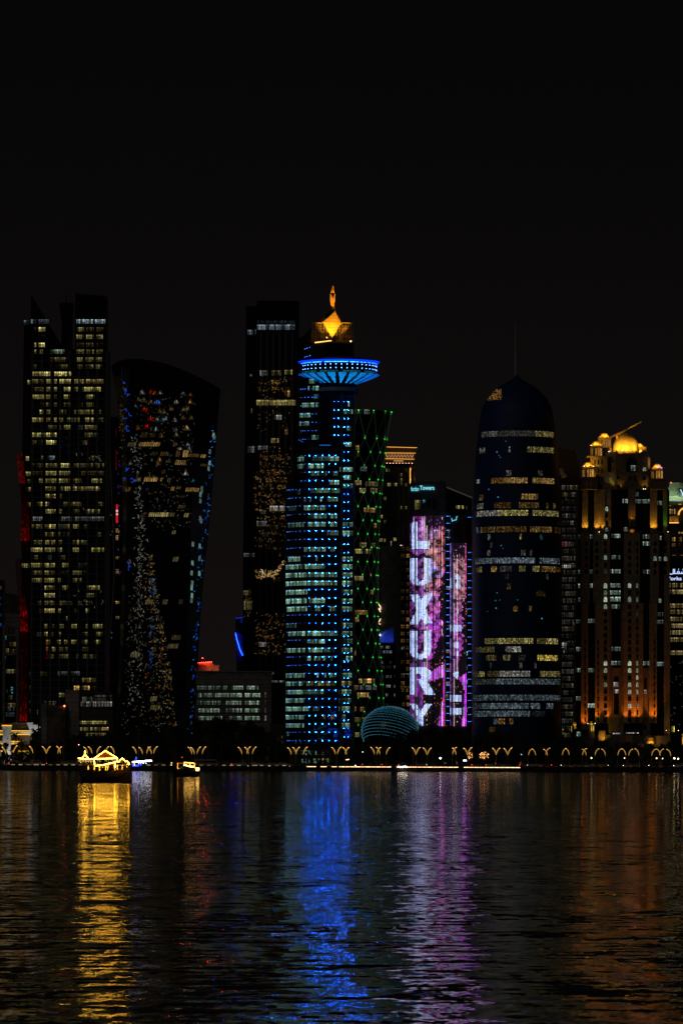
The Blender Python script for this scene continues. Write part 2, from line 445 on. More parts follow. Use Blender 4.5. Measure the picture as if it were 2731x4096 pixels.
    # red fin column in two runs; its uplight is put into the glow colour
    for tab, yr in (([(1812, 66, 91), (1920, 75, 100), (2000, 85, 118), (2200, 84, 118)], (1812, 2200)), ([(2235, 60, 86), (2300, 65, 90), (2366, 71, 100), (2452, 81, 110), (2516, 81, 113), (2884, 76, 110)], (2235, 2884))):
        m = MB(); y = yr[0]
        while y < yr[1]:
            if y < 1925: g = 0.10 + (0.22 if abs(y - 1848) < 7 else 0) + 0.25 * max(0, (y - 1860) / 65)
            elif y < 2000: g = 0.012
            elif y < 2160: g = 0.03 + 0.5 * ((y - 2000) / 160) ** 3
            elif y < 2366: g = 0.012
            elif y < 2457: g = 0.05 + 0.5 * ((y - 2366) / 91) ** 3
            elif y < 2518: g = 0.08 + 0.5 * ((y - 2457) / 61) ** 2
            elif y < 2700: g = 0.022
            else: g = 0.04 + 0.45 * ((y - 2700) / 184) ** 4
            xa = interp([(q[0], q[1]) for q in tab], y); xb = interp([(q[0], q[2]) for q in tab], y)
            n = 7
            for i in range(n):
                w = (xb - xa) / n
                k = random.choice((.05, .2, .9, 1.8)) if i % 2 else random.uniform(.3, .8)
                t.block(m, xa + i * w, xa + i * w + w * .5, y, y + 9.6, 4.0, 4.8, (g * k * .42, g * k * 0.004, g * k * 0.003))
            y += 10
        m.build('painted_uplight_fin', 'led', t.root)

# ================================================================ slim tower between A and B
def tower_slim():
    t = Site('slim_tower', 'slim dark tower with a pale curved edge squeezed between the twin-topped and the twisted towers', 'tower', 458, 2860)
    edge = [(1668, 436), (1900, 446), (2100, 453), (2286, 459), (2500, 446), (2684, 424)]
    m = MB(); t.block(m, 422, 492, 1668, 3062, 0, 25); m.build('facade', 'black_glass', t.root)
    m = MB(); t.tubep(m, [(interp(edge, y), y) for y in range(1668, 2690, 60)], 0.42, dz=-0.6); m.build('edge_rail', 'concrete', t.root)
    for y, b in ((1700, 6), (1727, 5), (1755, 6), (1785, 7)): t.win(426, 435, y - 10, y + 10, b, 'w', off=-0.3)
    t.win(424, 438, 1948, 1966, 7, (0.05, 0.25, 1), off=-.3); t.win(424, 442, 2080, 2096, 7, 'k', off=-.3)
    for y in (2335, 2365): t.win(425, 436, y - 9, y + 9, 6, 'w', off=-.3)
    for y in (2120, 2126, 2147, 2155, 2232, 2282, 2290, 2410, 2470): t.win(464, 475 + random.uniform(0, 6), y - 5, y + 5, 6, 'k', off=-.3)
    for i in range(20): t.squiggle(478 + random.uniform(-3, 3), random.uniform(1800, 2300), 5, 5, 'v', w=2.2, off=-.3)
    for y0, y1, b in ((1715, 1750, 3), (1800, 1850, 4), (1850, 1880, 5)): t.pane([(464, y1), (467, y1), (467, y0), (464, y0)], b, 'r', off=-.3)
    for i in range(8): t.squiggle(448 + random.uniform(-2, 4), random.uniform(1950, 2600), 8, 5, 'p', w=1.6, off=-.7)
    t.finish()
    m = MB(); m.poly([t.p(464.5, 2092, -.5), t.p(473.5, 2092, -.5), t.p(473, 2018, -.5), t.p(465, 2018, -.5)], (0.5, 0.01, 0.01)); m.build('red_sign', 'led', t.root)
    m = MB()
    for xa, xb, ya, yb in ((465.5, 467, 2040, 2048), (468, 469.3, 2040, 2048), (470, 472.6, 2040, 2041.2), (470, 472.6, 2046.8, 2048), (470, 471, 2040, 2048), (471.8, 472.8, 2040, 2048), (465.5, 473, 2053, 2054.4), (465.5, 473, 2057, 2060)):
        m.poly([t.p(xa, yb, -.6), t.p(xb, yb, -.6), t.p(xb, ya, -.6), t.p(xa, ya, -.6)], (0.9, 0.85, 0.8))
    m.build('sign_marks', 'led', t.root)

# ================================================================ B: twisted tower with oval roof
def tower_twisted():
    t = Site('twisted_tower', 'twisted dark glass tower with a tilted oval roof and triangular lit panes', 'tower', 640, 2650)
    Y = [1500, 1560, 1640, 1720, 1800, 1900, 2000, 2130, 2300, 2480, 2620, 2800, 2930, 3062]
    c0 = [(1500, 450), (1560, 462), (1640, 468), (1800, 482), (2100, 487), (2400, 482), (2700, 470), (2930, 456), (3062, 450)]
    c1 = [(1500, 512), (1640, 505), (2000, 508), (2480, 496), (2930, 474), (3062, 468)]
    c2 = [(1500, 528), (1730, 542), (1950, 578), (2130, 602), (2340, 628), (2480, 652), (2620, 674), (2800, 700), (2930, 720), (3062, 735)]
    c3 = [(1500, 790), (1570, 786), (1800, 775), (2000, 770), (2300, 758), (2600, 748), (2930, 742), (3062, 742)]
    c4 = [(1500, 879), (1553, 878), (1700, 866), (2000, 843), (2300, 812), (2500, 797), (2700, 786), (2930, 774), (3062, 770)]
    tabs = [c0, c1, c2, c3, c4]; dzs = [16.0, 2.5, 0.0, 2.0, 17.0]
    def roofy(x, sp):
        q = max(-1, min(1, (x - 662) / 217))
        return 1508 + .193 * (x - 662) + 52 * sp * math.sqrt(1 - q * q)
    UP = [(447, 1466), (462, 1450), (500, 1438), (545, 1433), (600, 1441), (660, 1453), (720, 1474), (800, 1509), (878, 1553)]
    LO = [(447, 1484), (470, 1500), (500, 1518), (540, 1535), (600, 1548), (660, 1556), (740, 1561), (820, 1562), (878, 1556)]
    def top(x): return interp(LO, x) - 1
    def surf_(x, y):
        xs = [interp(c, y) for c in tabs]
        for i in range(4):
            if x <= xs[i + 1]: 
                f = (x - xs[i]) / max(1e-6, xs[i + 1] - xs[i]); return dzs[i] + (dzs[i + 1] - dzs[i]) * max(0, min(1, f))
        return dzs[4]
    t.surf = surf_
    names = ['facade', 'facade', 'facade', 'facade']
    for i in range(4):
        m = MB(); rows = []
        for y in Y:
            row = []
            for k in range(7):
                f = k / 6
                x = interp(tabs[i], y) * (1 - f) + interp(tabs[i + 1], y) * f
                yy = top(x) if y == 1500 else max(y, top(x) + 1)
                row.append(t.p(x, yy, dzs[i] * (1 - f) + dzs[i + 1] * f))
            rows.append(row)
        m.grid(rows[::-1]); m.build('facade', 'black_glass' if i in (0, 2) else 'dark_glass', t.root)
    m = MB(); rows = []
    for y in Y:
        rows.append([t.p(interp(c4, y), max(y, 1558), 17), t.p(interp(c4, y) - 40, max(y, 1550), 40), t.p(interp(c0, y) + 50, max(y, 1478), 42), t.p(interp(c0, y), max(y, 1472), 16)])
    m.grid(rows[::-1]); m.build('rear_facade', 'black_glass', t.root)
    m = MB(); XS = [447, 455, 470, 490, 520, 560, 600, 660, 720, 780, 830, 860, 879]
    lo = [t.p(x, interp(LO, x), surf_(x, 1560) - 1.2) for x in XS]; hd = [40 - 22 * abs((x - 662) / 217) ** 2 for x in XS]; hi = [t.p(CX + (x - CX) * (2650 + d) / 2650, HY + (interp(UP, x) - HY) * (2650 + d) / 2650, d) for x, d in zip(XS, hd)]
    lo2 = [(x, y, z - 1.0) for x, y, z in lo]; hi2 = [(x, y, z - 1.0) for x, y, z in hi]
    m.grid([lo, hi]); m.grid([lo2, lo]); m.grid([hi, hi2]); m.grid([hi2, lo2]); oval = m.build('oval_roof', 'black_glass', t.root)
    m = MB(); t.block(m, 632, 642, 1440, 1455, 22, 24); t.block(m, 645, 649, 1444, 1458, 22, 23); m.build('roof_plant', 'dark_steel', oval)
    # diagonal frame lines on the wide face
    m = MB()
    for y in range(1600, 2900, 62):
        xa, xb = interp(c2, y), interp(c3, y)
        if xb - xa < 30: continue
        t.tubep(m, [(xa, y), (xb, y)], 0.12, dz=-0.15, sides=4)
    m.build('frame_line', 'facade_trim', t.root)
    k = 520 / 1529
    q = lambda x: 400 + x * k
    r = lambda y: 1400 + y * k
    # long lit floors seen through the triangular frame
    for xa, xb, ya, yb, b, tt in ((455, 705, 1078, 1138, 7, 'k'), (325, 425, 1080, 1140, 5, 'w'), (855, 890, 1080, 1140, 5, 'k'), (880, 1005, 1290, 1355, 7, 'k'), (770, 825, 1290, 1330, 5, 'y'),
            (1040, 1160, 1210, 1260, 5, 'k'), (1175, 1235, 1210, 1262, 7, 'k'), (1175, 1260, 1320, 1360, 4, 'k'), (517, 675, 1487, 1552, 8, 'k'), (705, 735, 1495, 1550, 6, 'y'), (790, 830, 1500, 1555, 5, 'y'),
            (415, 480, 1490, 1545, 5, 'a'), (830, 875, 1600, 1660, 7, 'a'), (895, 950, 1600, 1640, 5, 'k'), (1003, 1160, 1610, 1668, 7, 'k'), (290, 355, 1605, 1665, 6, 'a'), (900, 1000, 1705, 1740, 3, 'w'),
            (915, 1005, 1815, 1865, 4, 'w'), (573, 800, 1905, 1965, 8, 'y'), (800, 875, 1905, 1965, 5, 'y'), (985, 1040, 1910, 1970, 7, 'w'), (510, 555, 1905, 1940, 4, 'w'), (845, 890, 2115, 2170, 6, 'w'),
            (705, 810, 1190, 1250, 4, 'k'), (600, 680, 1190, 1245, 3, 'w'), (890, 940, 1180, 1260, 5, 'k'), (970, 1035, 1170, 1262, 7, 'k'), (725, 765, 1410, 1460, 4, 'k'), (580, 650, 970, 1030, 3, 'k'), (480, 560, 960, 1035, 3, 'k')):
        t.win(q(xa), q(xb), r(ya) + 2, r(yb) - 2, max(2, b - (1 if b < 7 else 0)), tt, style='tri', pw=9)
    for i in range(330):  # city reflections in the glass, painted as small glowing flecks
        y = random.uniform(1580, 2120); x = random.uniform(interp(c2, y) + 8, interp(c3, y) - 4)
        t.squiggle(x, y, random.uniform(3, 9), random.choice((1, 2, 3, 4, 5)), random.choice('kzwgacyt'), w=1.3, wander=1.5)
    # single coloured triangles near the top
    for x, y, b, tt in ((500, 490, 7, 'z'), (605, 488, 7, 'r'), (640, 500, 6, 'o'), (712, 490, 6, 'z'), (975, 500, 5, 'g'), (1065, 515, 5, 'o'), (895, 600, 6, 'z'), (1065, 600, 7, 'k'), (460, 575, 4, 'a'), (520, 585, 4, 'y'), (595, 605, 5, 'a'),
                        (660, 605, 8, (0.06, 0.25, 1)), (690, 610, 8, (0.08, 0.3, 1)), (520, 690, 8, 'r'), (555, 700, 6, 'r'), (420, 660, 3, 'z'), (710, 710, 4, 'k'), (750, 715, 5, 'z'), (840, 680, 5, 'k'), (1025, 680, 5, 'k'), (985, 690, 4, 'y'),
                        (590, 800, 8, 'r'), (612, 808, 6, 'r'), (675, 815, 6, 'c'), (735, 810, 4, 'c'), (770, 800, 6, 'c'), (880, 815, 5, 'z'), (980, 790, 5, 'k'), (1070, 790, 4, 'k'), (450, 910, 5, 'o'), (550, 895, 8, 'r'), (665, 925, 6, 'c'),
                        (1020, 910, 8, 'k'), (890, 930, 4, 'z'), (720, 1000, 5, 'k'), (900, 990, 5, 'y'), (1035, 1110, 6, 'c'), (940, 1150, 6, 'z'), (1050, 1140, 5, 'c'), (697, 1285, 7, 'k'), (690, 1330, 5, 'k'), (1010, 1440, 8, 'z'), (1090, 1530, 5, 't'), (360, 1320, 4, 'z'), (345, 2480, 4, 'z')):
        w = random.uniform(5, 9); X, Yy = q(x), r(y)
        for _ in range(3):
            a, c = X + random.uniform(-5, 5), Yy + random.uniform(-5, 5)
            t.pane([(a - w * .4, c + 4), (a + w * .4, c + 4), (a + random.uniform(-2, 2), c - 4)], LUM[b] * random.uniform(.6, 1.4), tt, mat='led', name='window_glint_and_light')
        t.pane([(X - 13, Yy + 11), (X + 13, Yy + 11), (X, Yy - 13)], max(1, b - 5), tt, off=-0.1)
    # reflections on the widening facet, painted as silvery and warm glowing strokes
    gl = [(1740, 538), (2000, 560), (2100, 566), (2250, 560), (2400, 556), (2550, 545), (2700, 540), (2820, 525)]
    for i in range(330):
        y = random.uniform(1740, 2820)
        x = interp(gl, y) + random.gauss(0, 9 if y < 2100 else 13)
        t.squiggle(x, y, random.uniform(6, 15), random.choice((3, 4, 5, 6, 7)), random.choice(((1, .95, .75), (.9, 1, .8), (1, .9, .6))), w=1.15, wander=1.4)
    for i in range(380):
        y = random.uniform(2230, 2950)
        xr = interp(c2, y) - 5
        y = 2230 + 30.4 * int((y - 2230) / 30.4) + random.uniform(-9, 9); x = xr - abs(random.gauss(0, 18 + (y - 2230) * .05))
        t.squiggle(x, y, random.uniform(5, 13), random.choice((3, 4, 5, 6, 7)), random.choice(('k', 'a', 'a', 'z', 'y', 'o', 'g')), w=1.3, wander=1.5)
    for i in range(330):
        y = random.uniform(2350, 2950); x = random.uniform(interp(c1, y) + 15, interp(c2, y))
        t.squiggle(x, y, random.uniform(4, 9), random.choice((2, 3, 4, 5)), random.choice(('k', 'z', 'w', 'g', 'a')), w=1.2, wander=1.5)
    # blue streaks on the narrow facet and the blue diamonds lower down
    for x, y in ((490, 1529), (503, 1551), (505, 1565), (511, 1574), (505, 1633), (518, 1660), (498, 1672), (508, 1700), (508, 1722), (503, 1870), (510, 1880), (500, 1910), (532, 1915), (534, 1925), (515, 2255), (514, 2270)):
        for _ in range(2): t.squiggle(x, y, 13, 8, (0.03, 0.13, 1.0), w=2.6)
    for i in range(60): t.pane([(x0 := random.uniform(490, 530), y0 := random.uniform(1540, 1950)), (x0 + 7, y0), (x0 + 4, y0 - 9)], 1, (0.1, 0.2, 1), name='window_glint_and_light', mat='led')
    for i in range(22): t.squiggle(random.uniform(478, 496), random.uniform(1540, 1830), 7, 4, 'k', w=2.2)
    for x, y0, y1 in ((612, 2310, 2385), (609, 2460, 2560), (603, 2600, 2680)):
        for i in range(16): t.squiggle(x + random.uniform(-9, 9), random.uniform(y0, y1), 9, random.choice((4, 5, 6)), (0.04, 0.25, 1.0), w=3.0)
    # bluish glints along the far edge, painted as glowing flecks
    for i in range(120):
        y = random.uniform(1700, 2950); f = random.random()
        xe = interp(c4, y); x = xe - 6 - abs(random.gauss(0, 12 if y < 2400 else 9))
        t.squiggle(x, y, random.uniform(3, 7), random.choice((4, 5, 6, 8)), random.choice(((.05, .25, 1), (.1, .4, 1), (.02, .1, 1))), w=2.6)
    for x, y in ((855, 1740), (851, 1733), (837, 1800), (832, 1868), (836, 1845), (805, 1960), (800, 1975), (800, 2000), (799, 2070), (803, 2080), (806, 1950), (771, 2175), (769, 2250), (766, 2290), (768, 2330), (766, 2350), (767, 2380), (765, 2400), (797, 2180), (796, 2230), (795, 2290)):
        t.pane([(x - 4.5, y + 9), (x + 4, y + 11), (x + 5, y - 8), (x - 3, y - 10)], random.choice((5, 6, 7)), (.5, .95, .9), name='window')
    for xa, xb, y, b, tt in ((690, 712, 2237, 5, 'w'), (580, 612, 2408, 5, 'w'), (650, 670, 2408, 4, 'w'), (715, 730, 2408, 3, 'w'), (686, 722, 2550, 3, 'w'), (670, 712, 2585, 4, 'w'), (520, 560, 2620, 4, 'w'), (600, 628, 2795, 5, 'y'), (600, 640, 2830, 4, 'y')):
        t.win(xa, xb, y - 10, y + 9, b, tt, style='tri', pw=10)
    t.finish()

# ================================================================ C: tall dark tower behind the ring tower
def tower_dark():
    t = Site('office_tower', 'tall black slab tower with pale top-floor windows behind the blue ring tower', 'tower', 1080, 2820)
    m = MB(); t.block(m, 1028, 1190, 1203, 3062, 0, 36); m.build('facade', 'black_glass', t.root)
    m = MB(); t.prism(m, [(984, 1222), (1028, 1222), (1028, 3062), (972, 3062), (972, 2200), (980, 1700)], 3, 30); m.build('side_wing', 'black_glass', t.root)
    m = MB()
    for x in range(1040, 1190, 25): t.block(m, x, x + 2, 1330, 3050, -.4, 0)
    m.build('mullion', 'facade_trim', t.root)
    k = 800 / 1568; q = lambda x: 900 + x * k; r = lambda y: 1100 + y * k
    for xa, xb, ya, yb, b, tt in ((252, 550, 390, 430, 6, 'c'), (345, 380, 390, 402, 8, 'c'), (490, 525, 388, 398, 9, 'c'), (176, 222, 427, 467, 5, 'c'), (236, 245, 425, 460, 4, 'c'), (255, 550, 360, 385, 1, 'c'),
            (275, 340, 748, 788, 6, 'p'), (365, 442, 748, 786, 4, 'w'), (468, 530, 745, 780, 6, 'y'), (195, 215, 775, 792, 3, 'p'), (248, 555, 980, 1022, 6, 'y'), (355, 470, 985, 1022, 7, 'y'), (390, 446, 1098, 1135, 6, 'p'), (362, 424, 1280, 1317, 6, 'w'),
            (178, 242, 1340, 1390, 4, 'p'), (260, 336, 1340, 1370, 4, 'p'), (352, 470, 1810, 1850, 6, 'z'), (205, 215, 1045, 1080, 3, 'k'), (280, 300, 1220, 1228, 5, 'k'), (470, 495, 1210, 1252, 5, 'k'), (490, 510, 905, 955, 6, 'k')):
        t.win(q(xa), q(xb), r(ya), r(yb), b, tt, off=-.5 if xa > 246 else 2.7, pw=7)
    def flecks(n, xa, xb, ya, yb, cols, bs, ln=8):  # warm city reflections painted as glowing strokes on the glass
        for i in range(n): t.squiggle(5 * int(random.uniform(xa, xb) / 5), 30 * int(random.uniform(ya, yb) / 30) + random.choice((-9, -5, -1, 3, 7)), random.uniform(4, ln), random.choice(bs), random.choice(cols), w=1.5, wander=1.6, off=-.5)
    warm = ('k', 'a', 'a', 'w', 'o')
    flecks(60, 1035, 1165, 1525, 1600, warm, (3, 4, 5, 6)); flecks(20, 1085, 1115, 1530, 1570, warm, (6, 7))
    flecks(30, 1035, 1170, 1625, 1740, warm, (3, 4, 5)); flecks(150, 1040, 1165, 1820, 1960, warm, (2, 3, 4, 5, 6)); flecks(190, 1022, 1145, 1900, 2100, warm, (3, 4, 5, 6, 7))
    flecks(70, 1022, 1140, 2100, 2230, warm, (3, 4, 5)); flecks(120, 1025, 1140, 2465, 2640, warm, (3, 4, 5, 6), 11); flecks(40, 978, 1010, 2390, 2480, ('y', 'w', 'g'), (3, 4))
    x = 1027
    for i in range(70):  # golden reflection built up from overlapping glowing strokes
        f = i / 70; x = 1027 + 108 * f
        t.squiggle(x, 2300 - (55 * max(0, f - .7) / .3) + random.uniform(-14, 14) * (1 - .5 * f), random.uniform(7, 18), random.choice((6, 7, 8, 9)), random.choice(('k', (1, .75, .4), 'a')), w=2.2, wander=1.2, off=-.5)
    k2 = .5102; r2 = lambda y: 2000 + y * k2
    for xa, xb, ya, yb, b, tt in ((250, 330, 165, 205, 4, 'p'), (148, 232, 415, 445, 3, 'p'), (145, 185, 708, 745, 4, 'y'), (150, 215, 790, 860, 4, 'y'), (265, 325, 1115, 1150, 5, 'p'), (365, 385, 1350, 1365, 6, 'c'), (365, 470, 1415, 1450, 5, 'p')):
        t.win(q(xa), q(xb), r2(ya), r2(yb), b, tt, off=-.5 if xa > 246 else 2.7, pw=7)
    for y in range(1980, 2960, 30):
        if random.random() < .5:
            x = random.uniform(1035, 1150); t.win(x, x + random.uniform(12, 40), y, y + 17, random.choice((1, 1, 2, 2)), random.choice('pwy'), off=-.45)
    t.finish()

# ================================================================ low office, castle block, side slab
def low_blocks():
    t = Site('office_block', 'low grey concrete office block with five bands of white-lit windows', 'office block', 930, 2600)
    m = MB(); t.block(m, 785, 1085, 2688, 3062, 0, 25); m.build('wall', 'grey_panel', t.root)
    m = MB(); t.block(m, 780, 1090, 2683, 2690, -.6, 25.6); m.build('parapet', 'grey_panel', t.root)
    k = .5102; q = lambda x: 900 + x * k; r = lambda y: 2000 + y * k
    B = {1472: ((-215, -80, 4), (-70, 20, 4), (55, 145, 6), (172, 265, 6)), 1530: ((-205, -50, 5), (-60, 10, 5), (10, 80, 6), (85, 135, 7), (158, 278, 7)), 1590: ((-215, -30, 4), (10, 60, 4), (62, 140, 6), (158, 275, 7)),
         1650: ((-205, -40, 6), (10, 58, 4), (62, 135, 7), (158, 278, 7)), 1710: ((-215, -20, 5), (35, 58, 5), (64, 135, 5), (158, 275, 6))}
    for y, sp in B.items():
        for a, b, l in sp: t.win(q(a), q(b), r(y) - 7.5, r(y) + 7.5, l, random.choice(('g', 'g', 'p', (.75, 1, .85))), pw=6, rows=2)
        if y > 1500: t.win(q(312), q(326), r(y) - 10, r(y) + 10, 5, 'p', pw=7)
    m = MB()
    for y in B:
        t.block(m, 785, 1045, r(y) - 11, r(y) - 8.5, -.5, 0); t.block(m, 785, 1045, r(y) + 8.5, r(y) + 11, -.5, 0)
    m.build('floor_band', 'grey_panel', t.root)
    t.finish()
    t = Site('crenellated_house', 'pinkish crenellated building with red roof lights behind the low grey office', 'building', 835, 2900)
    m = MB(); t.block(m, 788, 852, 2655, 3062, 0, 14); t.block(m, 852, 876, 2665, 3062, 0, 14); m.build('wall', 'sandstone', t.root)
    m = MB()
    for x in range(790, 874, 9):
        yb = 2655 if x < 850 else 2665
        t.block(m, x, x + 5, yb - 5, yb, 0, 1)
    m.build('battlement', 'sandstone', t.root)
    m = MB()
    for x, y in ((792, 2650), (800, 2651), (808, 2650), (816, 2651), (824, 2650), (831, 2650), (838, 2649), (846, 2648), (811, 2632)): t.lamp('red_light', t.p(x, y, -.4), .24, (130, 1.2, 0.6))
    t.spot(846, 2650, -6, 850, 2680, 0, 1300, (1, .14, .06), 120)
    t.spot(862, 2690, -6, 862, 2670, 0, 500, (1, .35, .15), 120)
    m = MB(); t.pane([(846, 2684), (849, 2684), (849, 2676), (846, 2676)], 1); t.finish()
    t = Site('annex_block', 'black windowless annex beside the low grey office', 'building', 1112, 2590)
    m = MB(); t.block(m, 1086, 1142, 2730, 2892, 0, 16); m.build('wall', 'black_glass', t.root)
    m = MB(); t.block(m, 1080, 1142, 2892, 3062, 0.5, 16); m.build('base_wall', 'dim_panel', t.root)
    for i in range(5): t.win(x := random.uniform(1088, 1130), x + 5, y := random.uniform(2905, 2990), y + 9, 4, random.choice('kaz'), off=.3)
    t.finish()

# ================================================================ D: ring tower
def tower_ring():
    t = Site('ring_tower', 'tall curved office tower crowned by a glowing blue ring and an orange diamond', 'tower', 1300, 2620)
    s = t.s
    lowf = arc(1290, 152, s)
    def sf(x, y):
        if x > 1366: return 3.0
        if y < 1785:
            return lowf(x) + 2.0 if x < 1278 else (5.0 if x < 1330 else 2.5)
        return lowf(x)
    t.surf = sf
    m = MB()
    pts = [(1142, lowf(1142))] + [(x, lowf(x)) for x in range(1146, 1366, 10)] + [(1366, lowf(1366)), (1366, 3.0), (1416, 3.0), (1416, 34), (1142, 34)]
    def top(x): return 1935 if x < 1190 else (1772 + (x - 1190) * 0.28 if x < 1280 else 1797)
    t.footprint(m, pts, lambda x: top(x), 3062); m.build('lower_facade', 'blue_glass', t.root)
    m = MB()
    pts = [(1197, lowf(1197) + 2)] + [(x, lowf(x) + 2) for x in range(1205, 1280, 10)] + [(1278, 5.0), (1330, 5.0), (1330, 2.5), (1366, 2.5), (1366, 3), (1416, 3.0), (1416, 30), (1197, 30)]
    t.footprint(m, pts, 1440, 1800); m.build('upper_facade', 'blue_glass', t.root)
    m = MB()
    pts = [(1190, lowf(1195) + 1)] + [(x, lowf(x) + .6) for x in range(1197, 1280, 8)] + [(1280, 9)]
    t.footprint(m, pts, lambda x: 1755 + (x - 1190) * .45, 1800); m.build('bay_base', 'blue_glass', t.root)
    m = MB(); t.tubep(m, [(1193, 1757), (1230, 1776), (1275, 1797)], .25, (0.01, .05, .25), dz=3.5); t.tubep(m, [(1278, 1781), (1322, 1781)], .22, (.02, .10, .3), dz=-.2); m.build('edge_light', 'led', t.root)
    m = MB(); t.block(m, 1363, 1367, 1570, 3050, -0.6, 3); t.block(m, 1413, 1417, 1570, 3050, 2.2, 3); m.build('corner_fin', 'facade_trim', t.root)
    # ledges floor by floor
    m = MB(); y = 2018
    rows = []
    while y < 2960:
        ring = [(x, lowf(x) - .5) for x in range(1144, 1366, 12)]
        m.grid([[t.p(x, y + 4, d) for x, d in ring], [t.p(x, y, d) for x, d in ring]]); m.grid([[t.p(x, y, d) for x, d in ring], [t.p(x, y, d + .7) for x, d in ring]])
        y += 33.55
    m.build('ledge', 'facade_trim', t.root)
    k = 800 / 1568; q = lambda x: 900 + x * k
    rows = {60: '620-797:6 495-560:2', 125: '650-797:5 820-880:6', 190: '495-620:5 650-790:6 812-880:6 910-1003:5', 257: '800-890:5 910-1003:6', 385: '620-650:5 660-790:6 825-862:6',
     460: '495-590:6 710-728:6 905-1000:6', 520: '475-615:6 628-785:6 690-785:7 905-1000:6', 585: '475-620:7 625-785:5 690-780:7 790-880:5 910-1000:5', 650: '475-640:7 645-785:7 790-880:6 905-1000:7',
     720: '475-648:7 908-1000:5', 790: '475-640:7 660-785:7 905-1000:7', 852: '485-645:7 665-680:4 708-756:7 822-870:7 905-998:7', 980: '475-560:5 905-1000:6', 1045: '495-630:7 645-785:6 690-750:8 790-885:5 905-998:5',
     1105: '645-785:6 730-780:7 905-1000:3', 1175: '475-630:7 645-765:7 770-855:3 902-998:6', 1240: '645-675:6 700-750:8 770-800:7 830-845:5 950-1000:6', 1373: '475-625:5 720-735:5 770-795:4 820-870:6 900-995:6',
     1437: '475-620:6 640-870:6y 900-995:6y', 1503: '480-620:6 625-785:4 750-785:6 890-990:6', 1570: '475-620:6 890-990:4', 1635: '475-660:7 690-740:3 890-980:6', 1700: '475-620:6 770-790:6a 830-860:6a 905-945:5',
     1765: '475-620:6 905-980:6', 1830: '475-500:4', 1980: '590-720:7 520-580:2', 2045: '600-670:5 690-720:6'}
    for zy, line in rows.items():
        for it in line.split():
            sp, b = it.split(':'); a, c = sp.split('-'); y = 2000 + zy * k
            t.win(q(int(a)), q(int(c)), y - 9, y + 9.5, int(b[0]), b[1] if len(b) > 1 else (.62, 1.25, .84), pw=6.5, off=-.25)
    for x in (548, 556, 590, 605, 628, 650, 700, 740): t.win(q(x), q(x) + 3, 2960, 2977, 5, 't', pw=4)
    rows = {830: '660-710:5', 885: '690-735:7 650-665:5', 950: '697-735:6t', 1015: '605-700:6 703-735:5', 1095: '585-670:6', 1160: '583-600:5 605-660:7', 1225: '593-603:4', 1270: '680-735:6', 1068: '930-1003:6', 1200: '955-990:7', 1325: '945-992:7', 1010: '965-978:7',
     1440: '568-620:6 690-820:3 825-893:7', 1497: '568-620:4 645-785:7', 1522: '900-1003:7', 1555: '675-800:5 840-885:6', 1585: '932-990:7', 1625: '820-895:7', 1650: '912-1003:4', 1690: '675-900:4', 1757: '620-635:5 655-678:6 748-760:8 800-885:6', 1700: '565-590:3'}
    for zy, line in rows.items():
        for it in line.split():
            sp, b = it.split(':'); a, c = sp.split('-'); y = 1100 + zy * k
            t.win(q(int(a)), q(int(c)), y - 8.5, y + 9, int(b[0]), b[1] if len(b) > 1 else (.58, 1.2, .82), pw=6.5, off=-.25)
    # blue reflections on the lobby glass, painted as glowing strokes
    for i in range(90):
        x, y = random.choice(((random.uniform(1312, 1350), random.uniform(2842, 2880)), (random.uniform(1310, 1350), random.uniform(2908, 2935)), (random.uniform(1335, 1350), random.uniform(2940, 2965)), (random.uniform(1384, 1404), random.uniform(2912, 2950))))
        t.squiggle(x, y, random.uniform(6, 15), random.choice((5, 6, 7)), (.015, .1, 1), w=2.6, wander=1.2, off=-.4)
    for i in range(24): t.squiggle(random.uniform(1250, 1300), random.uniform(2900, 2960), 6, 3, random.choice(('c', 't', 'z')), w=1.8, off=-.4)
    t.finish()
    # blue dot lamps along every floor
    def dots(y0, y1, cols, rad, c):
        y = y0
        while y < y1:
            for x in cols:
                g = random.choice((.12, .6, 1, 1, 1.4))
                cc = (c[0] * g, c[1] * g, c[2] * g)
                t.lamp('dot_lamp', t.p(x, y, t.surf(x, y) - .9), rad, cc, 'lamp_dot')
            y += 33.55
    BL = (1.2, 38.0, 350.0)
    dots(1822, 2975, [1236, 1263, 1290, 1316, 1342], .122, BL)
    dots(1572, 2975, [1376, 1392], .122, BL)
    dots(1572, 1760, [1336, 1353], .122, BL)
    dots(1956, 2975, [1148, 1153, 1160, 1170, 1183, 1199, 1218], .13, (.2, .9, 4.5))
    dots(1554, 1757, [1203, 1211, 1220, 1233, 1249, 1264], .13, (.3, 1.2, 6.0))
    dots(1822, 1940, [1205, 1220], .13, (.3, .9, 4.0))
    for x, y in ((1219, 1393), (1228, 1390), (1239, 1387), (1219, 1426), (1228, 1423), (1239, 1420)): t.lamp('dot_lamp', t.p(x, y, 4), .14, (.5, 1.6, 8), 'lamp_dot')
    t.finish()
    # dark head of the tower
    m = MB(); t.footprint(m, [(1210, 9), (1245, 5), (1300, 3.5), (1414, 5), (1414, 26), (1210, 26)], lambda x: 1372 - 4 * math.sin(PI * (x - 1210) / 204), 1445); m.build('head_drum', 'blue_glass', t.root)
    m = MB(); t.prism(m, [(1190, 1445), (1190, 1352), (1325, 1231), (1342, 1238), (1376, 1290), (1414, 1290), (1414, 1445)], 15, 27); m.build('sloped_roof', 'black_glass', t.root)
    # orange glass cage
    m = MB(); m.poly([t.p(1245, 1372, 14.5), t.p(1414, 1366, 14.5), t.p(1414, 1291, 14.5), t.p(1245, 1287, 14.5)]); m.build('cage_backing', 'dim_panel', t.root)
    m = MB()
